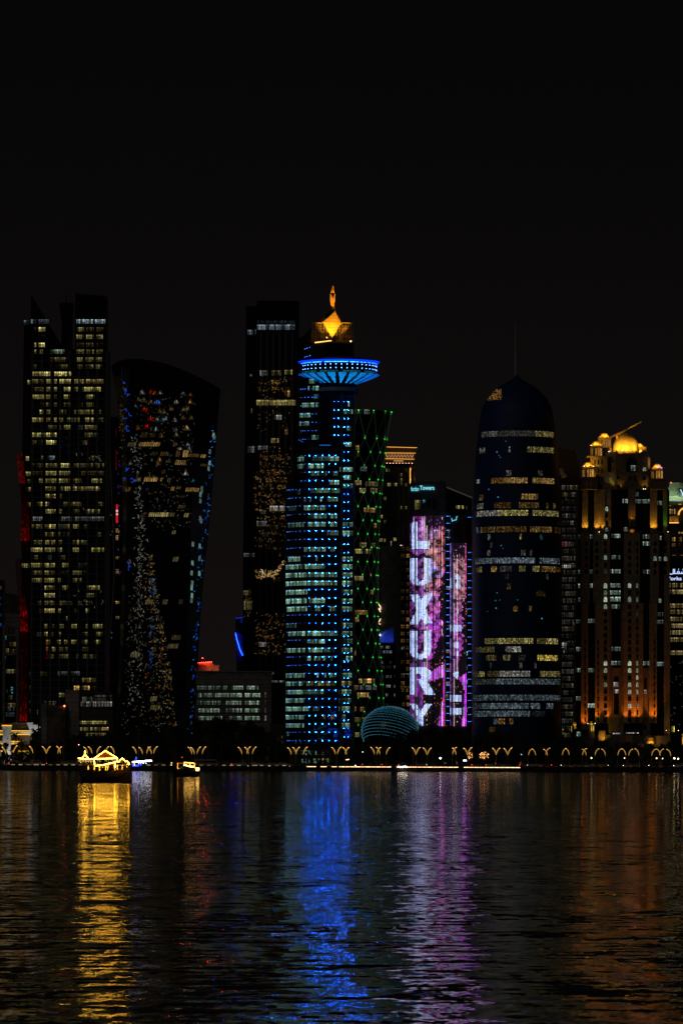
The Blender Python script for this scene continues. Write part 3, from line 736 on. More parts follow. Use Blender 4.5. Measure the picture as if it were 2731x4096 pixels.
    for x in (1245, 1252, 1262, 1272, 1283, 1295, 1306, 1316, 1346, 1357, 1368, 1382, 1393, 1402, 1411): t.block(m, x, x + 1.2, 1289, 1368, 6.6, 7.0)
    for y in (1287, 1304, 1309, 1322, 1338, 1342, 1358): t.block(m, 1245, 1414, y, y + 1.1, 6.8, 7.2)
    t.block(m, 1245, 1414, 1286, 1289.5, 5.8, 7.6)
    m.build('cage_frame', 'sandstone', t.root)
    m = MB()
    for pts in (((1259, 1292), (1276, 1292), (1306, 1357), (1293, 1357)), ((1378, 1297), (1396, 1297), (1362, 1358), (1345, 1358))): m = MB(); t.prism(m, pts, 8.5, 9.5); m.build('cage_brace', 'dark_sandstone', t.root)
    for xa in (1285, 1370): t.spot(xa, 1366, 2.5, xa, 1310, 9, 420, (1, .42, .04), 120)
    for xa in (1256, 1326, 1402): t.spot(xa, 1366, 9.7, xa, 1320, 14, 60, (1, .40, .04), 150)
    m = MB()
    A, Lf, Rt, Bt, Mid = t.p(1341, 1242, 5.0), t.p(1290, 1286, 5.5), t.p(1364, 1290, 5.5), t.p(1328, 1350, 4.6), t.p(1334, 1288, 3.0)
    Bk = t.p(1330, 1290, 10)
    for tri in ((Lf, Mid, A), (Bt, Mid, Lf), (Mid, Rt, A), (Bt, Rt, Mid), (Bk, A, Rt), (Bk, Lf, A), (Bk, Bt, Lf), (Bk, Rt, Bt)): m.poly(tri)
    m.build('diamond', 'gold_panel', t.root)
    m = MB(); t.tubep(m, [(1289, 1285), (1341, 1240), (1366, 1291)], .35, dz=6.2); m.build('diamond_edge', 'gold_panel', t.root)
    t.spot(1300, 1368, -9, 1324, 1288, 4, 34000, (1, .44, .03), 56, .5); t.spot(1360, 1368, -9, 1342, 1286, 4, 24000, (1, .44, .03), 54, .5)
    m = MB()
    for i in range(9): t.block(m, 1259 + i * 7.6, 1264 + i * 7.6, 1366 - i * .9, 1370 - i * .9, 3.0, 3.3, (3, 1.5, .3))
    bulb(m, t.p(1403, 1363, 3.4), .4, (6, 4, 1.5)); bulb(m, t.p(1307, 1348, 3.4), .3, (6, 4, 1.5)); m.build('ledge_light', 'led', t.root)
    # flame shaped finial
    m = MB()
    t.prism(m, [(1322, 1166), (1331.5, 1133), (1339, 1166)], 8.2, 9.6)
    t.prism(m, [(1320.5, 1168), (1322.5, 1168), (1332, 1190), (1338.5, 1168), (1341, 1168), (1340, 1190), (1336, 1221), (1333, 1219), (1328, 1233), (1329.5, 1219), (1323, 1215), (1319.5, 1195)], 8.2, 9.6)
    t.prism(m, [(1334.5, 1217), (1336.5, 1216), (1339.5, 1236), (1338.4, 1236)], 8.4, 9.2)
    m.build('finial', 'gold_panel', t.root)
    m = MB(); t.block(m, 1328, 1333, 1150.5, 1152, 7.9, 8.15); t.block(m, 1325, 1337, 1166, 1169, 8.3, 9.4); m.build('finial_joint', 'black_glass', t.root)
    for xx in (1322, 1340): t.spot(xx, 1262, -7, 1331, 1185, 9, 4200, (1, .26, .02), 45)
    # the ring
    cx, ad = 1355, 9.0
    m = MB(); t.lathe(m, cx, ad, [(70, 1428), (105, 1431), (163, 1439), (164, 1442)], 96); m.build('ring_roof', 'black_glass', t.root, smooth=True)
    m = MB()
    def rimc(i, j):
        a = (j + .5) / 128 * 2 * PI; fr = math.cos(a)
        g = random.uniform(.8, 1.2)
        return (0.003 * g, 0.035 * g * (1 + .8 * max(0, fr)), 2.2 * g)
    t.lathe(m, cx, ad, [(153, 1452), (163.5, 1443)], 128, c=rimc); m.build('ring_cornice', 'ring_light', t.root)
    m = MB()
    for i in range(150):
        a = 2 * PI * i / 150
        if random.random() < .12: continue
        qd = t.p(cx, 1451.5, ad); R_ = 154.3 * s
        g = (0.7 + 2.2 * max(0, math.cos(a)) ** 2) * random.uniform(.5, 1.2)
        a2 = a + 2 * PI / 150 * .8
        P1, P2 = (qd[0] + R_ * math.sin(a), qd[1] - R_ * math.cos(a)), (qd[0] + R_ * math.sin(a2), qd[1] - R_ * math.cos(a2))
        m = MB(); m.poly([(P1[0], P1[1], qd[2] - .3), (P2[0], P2[1], qd[2] - .3), (P2[0], P2[1], qd[2] + .15), (P1[0], P1[1], qd[2] + .15)], (.06 * g, .7 * g, 2.6 * g)); t.wins.append((1 + math.cos(a), m, 'lamp_dot', 'ring_tube_light'))
    t.finish()
    m = MB(); t.lathe(m, cx, ad, [(150, 1496), (150, 1452)], 96); m.build('ring_drum', 'black_glass', t.root, smooth=True)
    for yy in (1461.5, 1476.5):
        for i in range(43):
            a = 2 * PI * (i + .5) / 43; qd = t.p(cx, yy, ad)
            g = .45 + .8 * max(0, math.cos(a))
            t.lamp('ring_lamp', (qd[0] + 151.5 * s * math.sin(a), qd[1] - 151.5 * s * math.cos(a), qd[2]), .24, (.9 * g, 3.0 * g, 12 * g), 'lamp_dot')
    t.finish()
    m = MB()
    for i in range(60):
        a = 2 * PI * i / 60
        if i % 6 == 0: continue
        g = random.uniform(.5, 1.3)
        t.lathe(m, cx, ad, [(151, 1494), (150.6, 1485)], 1, c=(.008 * g, .06 * g, .075 * g), a0=a, a1=a + .088)
    m.build('ring_window', 'led', t.root)
    # ribbed underside with dark petals
    m = MB(); nf = 220; P_ = 2 * PI / 22
    prof = [(163, 1495), (150, 1502), (135, 1509), (118, 1516), (100, 1522.5), (84, 1528), (70, 1533)]
    for i in range(nf):
        a = 2 * PI * i / nf; am = a + PI / nf * .55
        for j in range(len(prof) - 1):
            f = (j + .5) / (len(prof) - 1)
            ph = abs(((am + .05) / P_ + .5) % 1 - .5) * 2
            if ph < .16 + .68 * f and .06 < f < .92: continue
            fr = max(0, math.cos(am))
            g = random.uniform(.75, 1.25) * (.65 + .5 * f)
            c = (.006 * g, (.17 + .25 * fr) * g, 1.2 * g)
            t.lathe(m, cx, ad, [prof[j + 1], prof[j]], 1, c=c, a0=a, a1=a + 2 * PI / nf * .62)
    m.build('ring_rib', 'ring_light', t.root)
    m = MB(); t.lathe(m, cx, ad + .1, [(66, 1534), (164, 1493.5)], 96); m.build('ring_soffit', 'black_glass', t.root, smooth=True)
    m = MB(); t.lathe(m, cx - 6, ad, [(76, 1580), (76, 1530)], 64); t.lathe(m, cx - 6, ad, [(84, 1562), (84, 1552)], 64); m.build('neck', 'blue_glass', t.root, smooth=True)
    m = MB(); t.lathe(m, cx - 6, ad, [(86, 1563), (86, 1548)], 64); t.lathe(m, cx - 6, ad, [(76, 1563), (86, 1563)], 64); t.lathe(m, cx - 6, ad, [(86, 1548), (76, 1548)], 64); m.build('neck_gallery', 'grey_panel', t.root, smooth=True)
    m = MB(); t.lathe(m, 1203, 9, [(0, 1528), (4, 1530), (5, 1545), (8, 1552), (7, 1560), (0, 1564)], 14); m.build('satellite_dome', 'white_plaster', t.root, smooth=True)
glow('lamp_dot', sample=False)
glow('ring_light', sample=True)

# ================================================================ E: waisted tower with green diagrid
def tower_green():
    t = Site('diagrid_tower', 'waisted dark tower wrapped in a diamond lattice with green lights', 'tower', 1430, 2720)
    R = [(1641, 139), (1700, 128), (1750, 118), (1861, 107), (2050, 90), (2300, 82), (2500, 84), (2650, 96), (2820, 107), (2960, 112), (3062, 114)]
    r = lambda y: interp(R, y); s = t.s; cx, ad = 1428, 14.0
    t.surf = lambda x, y: ad - math.sqrt(max(1.0, r(y) ** 2 - (x - cx) ** 2)) * s
    m = MB(); ys = list(range(1641, 3063, 29))
    t.lathe(m, cx, ad, [(r(y), y) for y in ys][::-1], 72); t.lathe(m, cx, ad, [(r(1641), 1641), (0, 1640)], 72)
    m.build('facade', 'black_glass', t.root, smooth=False)
    Nn, dl = 14, 2 * PI / 14
    lev = [1643, 1752, 1807, 1861, 1916, 1970, 2024, 2080, 2134, 2188, 2245, 2298, 2354, 2408, 2463, 2518, 2573, 2628, 2682, 2737, 2791, 2846, 2900, 2954]
    def node(i, L, off=.35):
        y = lev[L]; a = (i + .5 * (L % 2)) * dl + .04
        q = t.p(cx, y, ad); rr = r(y) * s + off
        return (q[0] + rr * math.sin(a), q[1] - rr * math.cos(a), q[2]), a
    bars, nodes = MB(), MB()
    for L in range(len(lev)):
        for i in range(Nn):
            p0, a = node(i, L)
            g = random.choice((.5, 1, 1, 1.3))
            if math.cos(a) > -.3:
                t.lamp('green_lamp', p0, .27, (.02 * g, 3.4 * g, .05 * g) if not (L == 11 and i == 1) else (4, .02, .4), 'lamp_dot')
            if L + 1 < len(lev):
                for j in ((i, i - 1) if L % 2 == 0 else (i, i + 1)):
                    p1, a1 = node(j, L + 1)
                    mid = [Vector(p0).lerp(Vector(p1), f) for f in (0, .1, .25, .5, .75, .9, 1)]
                    for k_ in range(6):
                        near = (k_ in (0, 5)); g2 = (.035 if near else .007) * g  # lamp spill painted as bar glow, greener toward each node
                        c = (g2 * .6, g2 * 3.2, g2 * .9) if near else (g2 * .8, g2 * 1.7, g2 * .9)
                        bars.tube([mid[k_], mid[k_ + 1]], .16, 4, c)
    bars.build('lattice', 'led', t.root)
    k = 800 / 1568; q = lambda x: 900 + x * k
    for xa, xb, zy, b, tt, o in ((1015, 1080, 1075, 4, 'p', 0), (1090, 1135, 1075, 6, 'p', 0), (1025, 1052, 1355, 7, 'a', 0), (1035, 1050, 1410, 3, 'a', 0), (1060, 1112, 1520, 6, 'c', 0), (1020, 1070, 1628, 6, 'w', 0), (1100, 1200, 1635, 4, 'w', 0), (1055, 1105, 1688, 7, 'w', 0), (1140, 1195, 1685, 4, 'w', 0), (1088, 1180, 1840, 7, 'k', 0),
            (1055, 1110, 350, 5, 'y', 1), (1150, 1180, 350, 4, 'y', 1), (1015, 1080, 400, 7, 'y', 1), (1095, 1145, 400, 6, 'y', 1), (1170, 1190, 195, 5, 'k', 1), (1088, 1180, 75, 7, 'k', 1), (1012, 1085, 612, 7, 'y', 1), (1140, 1165, 720, 7, 'k', 1), (1008, 1118, 880, 6, 'k', 1), (1008, 1050, 935, 7, 'k', 1), (1003, 1028, 1200, 6, 'a', 1), (1048, 1175, 1418, 8, 'k', 1), (1120, 1145, 1418, 9, 'k', 1),
            (1010, 1050, 1470, 4, 'w', 1), (1060, 1190, 1470, 4, 'p', 1), (1038, 1128, 1528, 8, 'k', 1), (1005, 1030, 1638, 8, 'a', 1), (1060, 1092, 1640, 7, 'a', 1), (1018, 1120, 1722, 4, 'y', 1), (1020, 1068, 1840, 6, 'y', 1)):
        y = (1100 if o == 0 else 2000) + zy * k
        t.win(q(xa), q(xb), y - 9, y + 9, b, tt, pw=7, off=-.1)
    t.finish()

# ================================================================ F: zigzag crowned tower, G slab, H flats, office with blue roof
def back_cluster():
    t = Site('crowned_tower', 'dark tower with a flared cornice outlined in gold light lines and zigzag', 'tower', 1590, 2920)
    m = MB(); t.block(m, 1520, 1641, 1858, 3062, 0, 20); m.build('facade', 'dim_panel', t.root)
    m = MB(); t.block(m, 1641, 1656, 1868, 3062, 1.5, 20); m.build('corner_wall', 'dark_sandstone', t.root)
    m = MB(); t.prism(m, [(1545, 1788), (1667, 1791), (1657, 1856), (1538, 1856)], -2.5, 21); m.build('cornice', 'dark_sandstone', t.root)
    m = MB()
    for x in (1590, 1609, 1628): t.block(m, x, x + 7, 1870, 3060, -.8, 0)
    m.build('pier', 'dark_sandstone', t.root)
    g = (1.5, .62, .11)
    m = MB()
    t.tubep(m, [(1546, 1789), (1667, 1792)], .13, g, -2.9); t.tubep(m, [(1543, 1813), (1661, 1814)], .13, g, -2.9); t.tubep(m, [(1540, 1836), (1656, 1838)], .13, g, -2.9)
    zz = [(1543 + i * 6.1, 1832 if i % 2 else 1819) for i in range(19)]
    t.tubep(m, zz, .11, (1.4, .75, .33), -2.9); t.tubep(m, [(1574, 1845), (1612, 1845)], .15, (1, .5, .15), -2.9)
    m.build('light_line', 'led', t.root)
    m = MB()
    for i in range(9): t.lamp('cornice_lamp', t.p(1547 + i * 12.5, 1854, -2.9), .22, (5, 2.8, 1.8))
    m = MB(); t.tubep(m, [(1639.5, 1872), (1639.5, 1972)], .2, (2.4, 1.0, .13), -.6); m.build('light_line', 'led', t.root); m = MB(); t.tubep(m, [(1639.5, 1984), (1639.5, 2143)], .16, (2.4, 1.0, .13), -.6); m.build('light_line', 'led', t.root)
    for y in (1880, 1920, 1960): t.spot(1641, y, -.3, 1650, y - 12, 2, 260, (1, .45, .05), 140)
    k = 800 / 1568; q = lambda x: 1500 + x * k; r = lambda y: 1700 + y * k
    for xa, xb, zy, b in ((85, 120, 355, 5), (55, 65, 465, 5), (97, 125, 467, 7), (143, 172, 467, 7), (200, 213, 390, 4), (200, 214, 430, 5), (200, 214, 462, 6), (240, 262, 355, 3), (235, 250, 470, 3), (70, 88, 577, 4), (35, 60, 718, 6), (68, 88, 758, 4), (200, 212, 648, 6), (235, 250, 650, 4), (32, 60, 902, 6), (68, 85, 905, 5), (145, 168, 896, 7)):
        t.win(q(xa), q(xb), r(zy) - 6, r(zy) + 6, b, 'y', pw=6, off=-.3 if xa < 180 or xa > 230 else -1)
    zg = [(1513, 2415), (1521, 2430), (1521, 2437), (1509, 2437), (1521, 2451), (1513, 2475), (1521, 2478), (1511, 2497), (1521, 2498)]
    t.finish()

    t = Site('blank_tower', 'pale blank concrete tower shaft rising behind the green lattice tower', 'tower', 1560, 2800)
    m = MB(); t.block(m, 1523, 1600, 2185, 3062, 0, 20); m.build('wall', 'grey_panel', t.root)
    m = MB(); t.block(m, 1545, 1602, 2183, 2700, -1.0, 0); m.build('wall_panel', 'grey_panel', t.root)
    m = MB(); t.block(m, 1586, 1601, 2772, 2960, -1.3, -1.02); m.build('pale_pier', 'concrete', t.root)
    m = MB(); t.tubep(m, [(1513, 2415), (1521, 2428), (1521, 2437), (1511, 2437)], .2, (2.5, 1.6, .9), -.4); t.tubep(m, [(1513, 2432), (1521, 2448)], .2, (2.5, 1.6, .9), -.4); t.tubep(m, [(1521, 2475), (1512, 2494), (1521, 2497)], .2, (2.5, 1.6, .9), -.4); m.build('light_line', 'led', t.root)
    t.win(1562, 1567, 2165, 2183, 6, 'p', pw=5); t.win(1600, 1612, 2180, 2184, 8, 'z', pw=6, rows=1)
    t.finish()

    t = Site('apartment_tower', 'dark apartment tower with stacked balconies and small amber windows beside the screen tower', 'tower', 1620, 2840)
    m = MB(); t.block(m, 1600, 1642, 2150, 3062, 0, 20); m.build('facade', 'dim_panel', t.root)
    y = 2195
    while y < 2950:
        for xa, xb in ((1602, 1619), (1622, 1641)): m = MB(); t.block(m, xa, xb, y + 8, y + 12, -1.2, 0); m.build('balcony', 'dim_panel', t.root)
        for xa, xb in ((1604, 1618), (1625, 1637)):
            if random.random() < .85: t.win(xa, xb, y - 7, y + 7, random.choice((1, 2, 3, 3, 4, 5)), random.choice('kka'), pw=5, off=-.2)
        y += 28.3
    t.win(1600, 1612, 2590, 2598, 6, 'p', pw=6); t.win(1624, 1634, 2592, 2598, 6, 'p', pw=6); t.win(1600, 1637, 2742, 2750, 6, 'a', pw=5); t.win(1600, 1636, 2694, 2697, 4, 'p', rows=1)
    t.finish()

    t = Site('office_block', 'small dark office block under a blue-lit roof between the lattice tower and the screen tower', 'office block', 1550, 2770)
    m = MB(); t.block(m, 1514, 1580, 2571, 3062, 0, 14); m.build('facade', 'black_glass', t.root)
    m = MB(); t.prism(m, [(1517, 2530), (1574, 2508), (1574, 2571), (1517, 2571)], 2, 12); m.build('roof_house', 'white_plaster', t.root)
    t.spot(1530, 2569, -2, 1545, 2535, 3, 260, (.02, .07, 1), 120); t.spot(1566, 2569, -2, 1560, 2535, 3, 200, (.02, .07, 1), 120)
    m = MB(); bulb(m, t.p(1519, 2540, 1), .4, (3, 5, 9)); m.build('roof_lamp', 'led', t.root)
    for y, sp in ((2589, ((1517, 1534, 6), (1543, 1562, 7))), (2608, ((1526, 1540, 6), (1544, 1554, 6), (1557, 1568, 6))), (2650, ((1524, 1538, 4), (1558, 1566, 4))), (2668, ((1524, 1538, 3), (1545, 1565, 4), (1576, 1580, 6))), (2707, ((1524, 1534, 3), (1543, 1566, 4), (1576, 1580, 6))),
                  (2745, ((1544, 1562, 6), (1576, 1580, 5))), (2780, ((1543, 1553, 6), (1576, 1580, 6))), (2820, ((1526, 1540, 3), (1544, 1552, 5))), (2860, ((1545, 1560, 4),))):
        for a, b, l in sp: t.win(a, b, y - 5, y + 5, l, 'p', pw=6)
    t.finish()

# ================================================================ I: tower with two tall LED screens
def px_letters():
    """strokes of the screen lettering as polygons in survey pixels"""
    L = [[(1645, 2085), (1668, 2085), (1668, 2166), (1716, 2166), (1716, 2198), (1645, 2198)]]
    def inU(x, y, y0, y1, xa, xb):
        if y < y0 or y > y1 or x < xa or x > xb: return False
        m, hw, iw = (xa + xb) / 2, (xb - xa) / 2, 13
        yc = y1 - hw * .75
        if y <= yc: return abs(x - m) > iw or (y > yc - 2 and False)
        dy = (y - yc)
        if (x - m) ** 2 / hw ** 2 + dy ** 2 / (y1 - yc) ** 2 > 1: return False
        return not ((x - m) ** 2 / iw ** 2 + dy ** 2 / 14 ** 2 < 1)
    def test(x, y):
        if 1645 <= x <= 1668 and 2085 <= y <= 2198: return True
        if 1668 < x <= 1716 and 2166 <= y <= 2198: return True
        if inU(x, y, 2232, 2342, 1640, 1722): return True
        if 2376 <= y <= 2496:
            f = (y - 2436) / 60
            for sg in (1, -1):
                c = 1684 + sg * f * 30
                if abs(x - c) < 17: return True
        if inU(x, y, 2522, 2636, 1640, 1722): return True
        if 2668 <= y <= 2780:
            if 1641 <= x <= 1662: return True
            if y <= 2730 and (x - 1690) ** 2 / 34 ** 2 + (y - 2699) ** 2 / 31 ** 2 < 1 and not ((x - 1671) ** 2 / 15 ** 2 + (y - 2708) ** 2 / 12 ** 2 < 1): return True
            if 2668 <= y <= 2690 and 1641 <= x <= 1690: return True
            if y > 2715 and abs(x - (1685 + (y - 2715) * .55)) < 18: return True
        if 2815 <= y <= 2905:
            d = (y - 2815)
            if y < 2862 and (abs(x - (1650 + d * .62)) < 13 or abs(x - (1714 - d * .62)) < 13): return True
            if y >= 2858 and abs(x - 1681) < 12 and x > 1668: return True
        return False
    return test

def tower_screen():
    t = Site('screen_tower', 'concrete tower with two tall curved light screens showing big stacked letters', 'tower', 1760, 2700)
    s = t.s; f1 = arc(1711, 135, s); f2 = arc(1832, 75, s)
    def sf(x, y): return f1(x) if x < 1783 else (2.8 if x < 1800 else (f2(x) + 1.5 if x <= 1866 else 4.0))
    t.surf = sf
    m = MB(); t.footprint(m, [(1640, f1(1640) + .4)] + [(x, f1(x) + .4) for x in range(1644, 1783, 6)] + [(1783, f1(1783) + .4), (1783, 26), (1640, 26)], lambda x: 1930 - (x - 1640) * .035, 3062); m.build('curved_wall', 'grey_panel', t.root)
    m = MB(); t.footprint(m, [(1783, 3.2), (1886, 3.2), (1886, 24), (1783, 24)], lambda x: 1946 + (x - 1783) * .39, 3062); m.build('glass_wing', 'black_glass', t.root)
    m = MB(); t.footprint(m, [(1800, f2(1800) + 1.9)] + [(x, f2(x) + 1.9) for x in range(1803, 1866, 6)] + [(1866, f2(1866) + 1.9), (1866, 20), (1800, 20)], lambda x: 2060 - (x - 1800) * .1, 3062); m.build('curved_wall', 'dim_panel', t.root)
    for xa, xb, b, tt in ((1650, 1656, 2, 'y'), (1659, 1682, 5, 'y'), (1690, 1701, 6, 't'), (1710, 1719, 0, 'w'), (1731, 1742, 0, 'w')):
        if b: t.win(xa, xb, 2000, 2038 if xa < 1690 else 2012, b, tt, pw=8, rows=3, off=.15)
        else: t.pane([(xa, 2036), (xb, 2036), (xb, 1996), (xa, 1996)], 0, off=.15, mat='black_glass')
    for xa, xb, b in ((1813, 1822, 0), (1829, 1838, 0)): t.pane([(xa, 2150), (xb, 2150), (xb, 2115), (xa, 2115)], 0, off=.2, mat='black_glass')
    t.win(1823, 1855, 2022, 2034, 7, 'y', pw=8); t.win(1864, 1888, 2025, 2038, 5, 'y', pw=8)
    for y, b, tt in ((2120, 5, 'y'), (2235, 3, 'p'), (2352, 5, 'p'), (2506, 5, 'p'), (2580, 5, 'y'), (2605, 5, 'y'), (2680, 4, 'y'), (2733, 5, 'z'), (2784, 5, 'y'), (2908, 4, 'p')): t.win(1784, 1799, y - 6, y + 6, b, tt, pw=7)
    for y, b, tt in ((2415, 5, 'p'), (2443, 6, 'z'), (2613, 9, 't'), (2672, 4, 'c'), (2728, 6, 't'), (2840, 6, 'z'), (2303, 1, 'g')): t.win(1866, 1882, y - 8, y + 8, b, tt, pw=7)
    t.win(1790, 1799, 2120, 2160, 4, 'a', pw=8, rows=3)
    y = 2064; i = 0
    while y < 2905:
        for x in (1787, 1793, 1799): t.lamp('dot_lamp', t.p(x, y, 2.3), .2, (.15, 1.0, 4.6) if x < 1799 else (.05, .4, 2), 'lamp_dot')
        if y > 2195 or y < 2075:
            for x in (1873, 1879, 1885): t.lamp('dot_lamp', t.p(x, y + 4, 3.2), .2, (.12, .8, 4.0) if x < 1884 else (.03, .25, 1.2), 'lamp_dot')
        y += 28.2
    t.finish()
    m = MB()
    for a, b in (((1808, 2082), (1824, 2079)), ((1824, 2079), (1825, 2066)), ((1826, 2066), (1829, 2066)), ((1805, 2072), (1809, 2086))): m.poly([t.s3(x, y, -.2) for x, y in seg7(a, b, 3)], (.15, .7, .9))
    m.build('roof_sign', 'led', t.root)
    m = MB(); t.tubep(m, [(1786, 1948), (1888, 1990)], .3, (.04, .035, .03), 2.8); m.build('roof_rail', 'led', t.root)
    text_part(t, 'Towers', 1678, 1736, 1959, 17, -.25, (.25, .9, 1.0), bold=.012, name='sign_lettering')
    text_part(t, 'fardan', 1643, 1674, 1963, 17, -.25, (.2, .8, .95), bold=.012, name='sign_lettering')
    # screens: vertical light strips, each cell its own colour
    T = px_letters()
    def nz(x, y, k, o=0): return 1.9 * mnoise.noise(Vector((x / k + 31.7, y / k + 5.3, o)))
    def img1(x, y):
        n, n2 = nz(x, y, 22), nz(x, y, 9, 4)
        edge = interp([(2062, 1790), (2230, 1788), (2290, 1774), (2340, 1762), (2420, 1756), (2500, 1770), (2560, 1758), (2600, 1740), (2650, 1722)], y) + 10 * nz(0, y, 17, 2)
        if T(x, y):
            g = .78 + .2 * n2 + .15 * nz(x, y, 40, 7)
            return (.37 * g, .48 * g, .86 * g)
        if y > 2640:
            d = y - (2692 - (x - 1715) * .62)
            if x > 1712 and 0 < d < 34 + (x - 1712) * .3: return (.42 + .2 * n, .07, .55 + .3 * n)
            if x > interp([(2700, 1774), (2790, 1772), (2850, 1760), (2905, 1752)], y): return ((.5 + .4 * n2, .03, .4 + .3 * n) if y < 2840 or x > 1770 else (.3, .04, .62))
            if x > 1712 - max(0, (y - 2780) * .1) + 12 * n: return (.004, .003, .004) if random.random() > .05 else (.25, .06, .05)
            if y > 2780 and x > 1690: return (.006, .004, .004) if random.random() > .06 else (.3, .12, .05)
            return (max(.01, .10 + .2 * n), max(.003, .02 + .03 * n2), max(.015, .15 + .25 * n))
        if y < 2110 + 8 * n and x > 1700: return (.01, .006, .012) if random.random() > .07 else (random.random() * .6, .05, random.random() * .6)
        if x > edge: return (.006, .004, .008) if random.random() > .035 else (.35, .05, .12)
        if x > 1712 - 10 * n:
            n3 = nz(x, y, 60, 5)
            eye = math.exp(-((x - 1768) ** 2 / 90 + (y - 2182) ** 2 / 260)) + math.exp(-((x - 1772) ** 2 / 120 + (y - 2226) ** 2 / 90)) + .8 * math.exp(-((x - 1752) ** 2 / 260 + (y - 2290) ** 2 / 200))
            g = max(.025, (.5 + .75 * n + .4 * n2) * (1 - .85 * min(1, eye)))
            lo = max(0, min(1, (y - 2300) / 200))
            red = max(0, (x - 1745) / 35) * (1 - lo)
            cool = max(0, n3) ; g *= .85
            return (g * (.72 - .25 * cool), g * (.30 - .26 * red) * (1 - .7 * lo), g * (.34 - .2 * red + .4 * lo + .35 * cool))
        g = max(.02, .24 + .5 * n + .3 * n2)
        if y < 2166 and 1668 < x < 1712: return (.55 * g + .1, .3 * g, .7 * g + .1)
        return (.40 * g, .10 * g, .56 * g)
    def img2(x, y):
        n, n2 = nz(x, y, 16, 9), nz(x, y, 7, 3)
        W_ = ((x - 1831) ** 2 < 100 and (y - 2310) ** 2 + (x - 1831) ** 2 < 132) or ((x - 1831) ** 2 / 105 + (y - 2340) ** 2 / 250 < 1) or (1828 < x < 1836 and 2436 < y < 2452) or (1800 < x < 1848 and 2498 < y < 2524) or ((x - 1826) ** 2 / 110 + (y - 2580) ** 2 / 160 < 1) or (1826 < x < 1836 and 2604 < y < 2624) or ((x - 1824) ** 2 / 140 + (y - 2698) ** 2 / 170 < 1) or (1800 < x < 1848 and 2780 < y < 2806) or (1800 < x < 1846 and 2831 < y < 2857) or (x < 1812 and 2310 < y < 2356)
        if W_:
            g = .8 + .2 * n2; return (.37 * g, .48 * g, .86 * g)
        edge = interp([(2172, 1870), (2330, 1868), (2380, 1860), (2430, 1848), (2500, 1852), (2550, 1854), (2590, 1850), (2640, 1836)], y) + 6 * nz(0, y, 12, 2)
        if y > 2640:
            if x > interp([(2690, 1868), (2712, 1832), (2735, 1846), (2760, 1858), (2850, 1853), (2905, 1842)], y): return (.42 + .3 * n, .03, .6 + .3 * n)
            if y > 2720 and x > 1816: return (.006, .004, .006) if random.random() > .06 else (.3, .1, .08)
            if x > 1836: return (.006, .004, .006)
            g = .4 + .4 * n; return (.4 * g, .1 * g, .5 * g)
        if y < 2225 + 20 * n and 1812 < x < 1858: return (.008, .005, .01) if random.random() > .04 else (.3, .1, .5)
        if x > edge: return (.005, .004, .006) if random.random() > .04 else (.4, .08, .1)
        if x < 1813: g = .5 + .4 * n; return (.38 * g, .2 * g, .75 * g)
        lo = max(0, min(1, (y - 2380) / 120)); g = max(.06, .55 + .6 * n + .3 * n2)
        red = max(0, (x - 1850) / 16) * (1 - lo)
        g *= .8; return (g * .7, g * (.27 - .22 * red) * (1 - .6 * lo), g * (.38 + .4 * lo - .1 * red))
    for (x0, x1, y0, y1, ncol, img, ybot) in ((1640.5, 1782, 2062, 2902, 46, img1, lambda x: interp([(1640, 2850), (1683, 2905), (1690, 2905), (1750, 2900), (1782, 2900)], x)), (1800, 1865, 2172, 2905, 22, img2, lambda x: 2905)):
        m = MB(); dx = (x1 - x0) / ncol
        for i in range(ncol):
            xa, xb = x0 + i * dx, x0 + i * dx + dx * .74
            k = random.choice((.06, .2, .7, .9, 1, 1.1, 1.2, 1.4, 1.7))
            white = .09 if random.random() < .13 else 0
            y = y0 + (30 if x0 < 1700 and xa < 1650 else 0)
            if xa < 1640 + 70 and x0 < 1700: y = max(y, y0 + 4)
            while y < min(y1, ybot(xa)):
                c = img((xa + xb) / 2, y + 2.5); g = k * random.uniform(.75, 1.2) * 2.15
                if white and max(c) > .05: c = (c[0] * .4 + .5, c[1] * .4 + .48, c[2] * .3 + .35)
                g *= 1.0 if (c[1] > .55 * c[0] and c[2] > .5) else .68
                c = tuple(max(0.0005, v * g) for v in c)
                m.poly([t.s3(xa, y + 4.6, -.25), t.s3(xb, y + 4.6, -.25), t.s3(xb, y, -.25), t.s3(xa, y, -.25)], c)
                y += 5.2
        m.build('light_screen', 'screen', t.root)

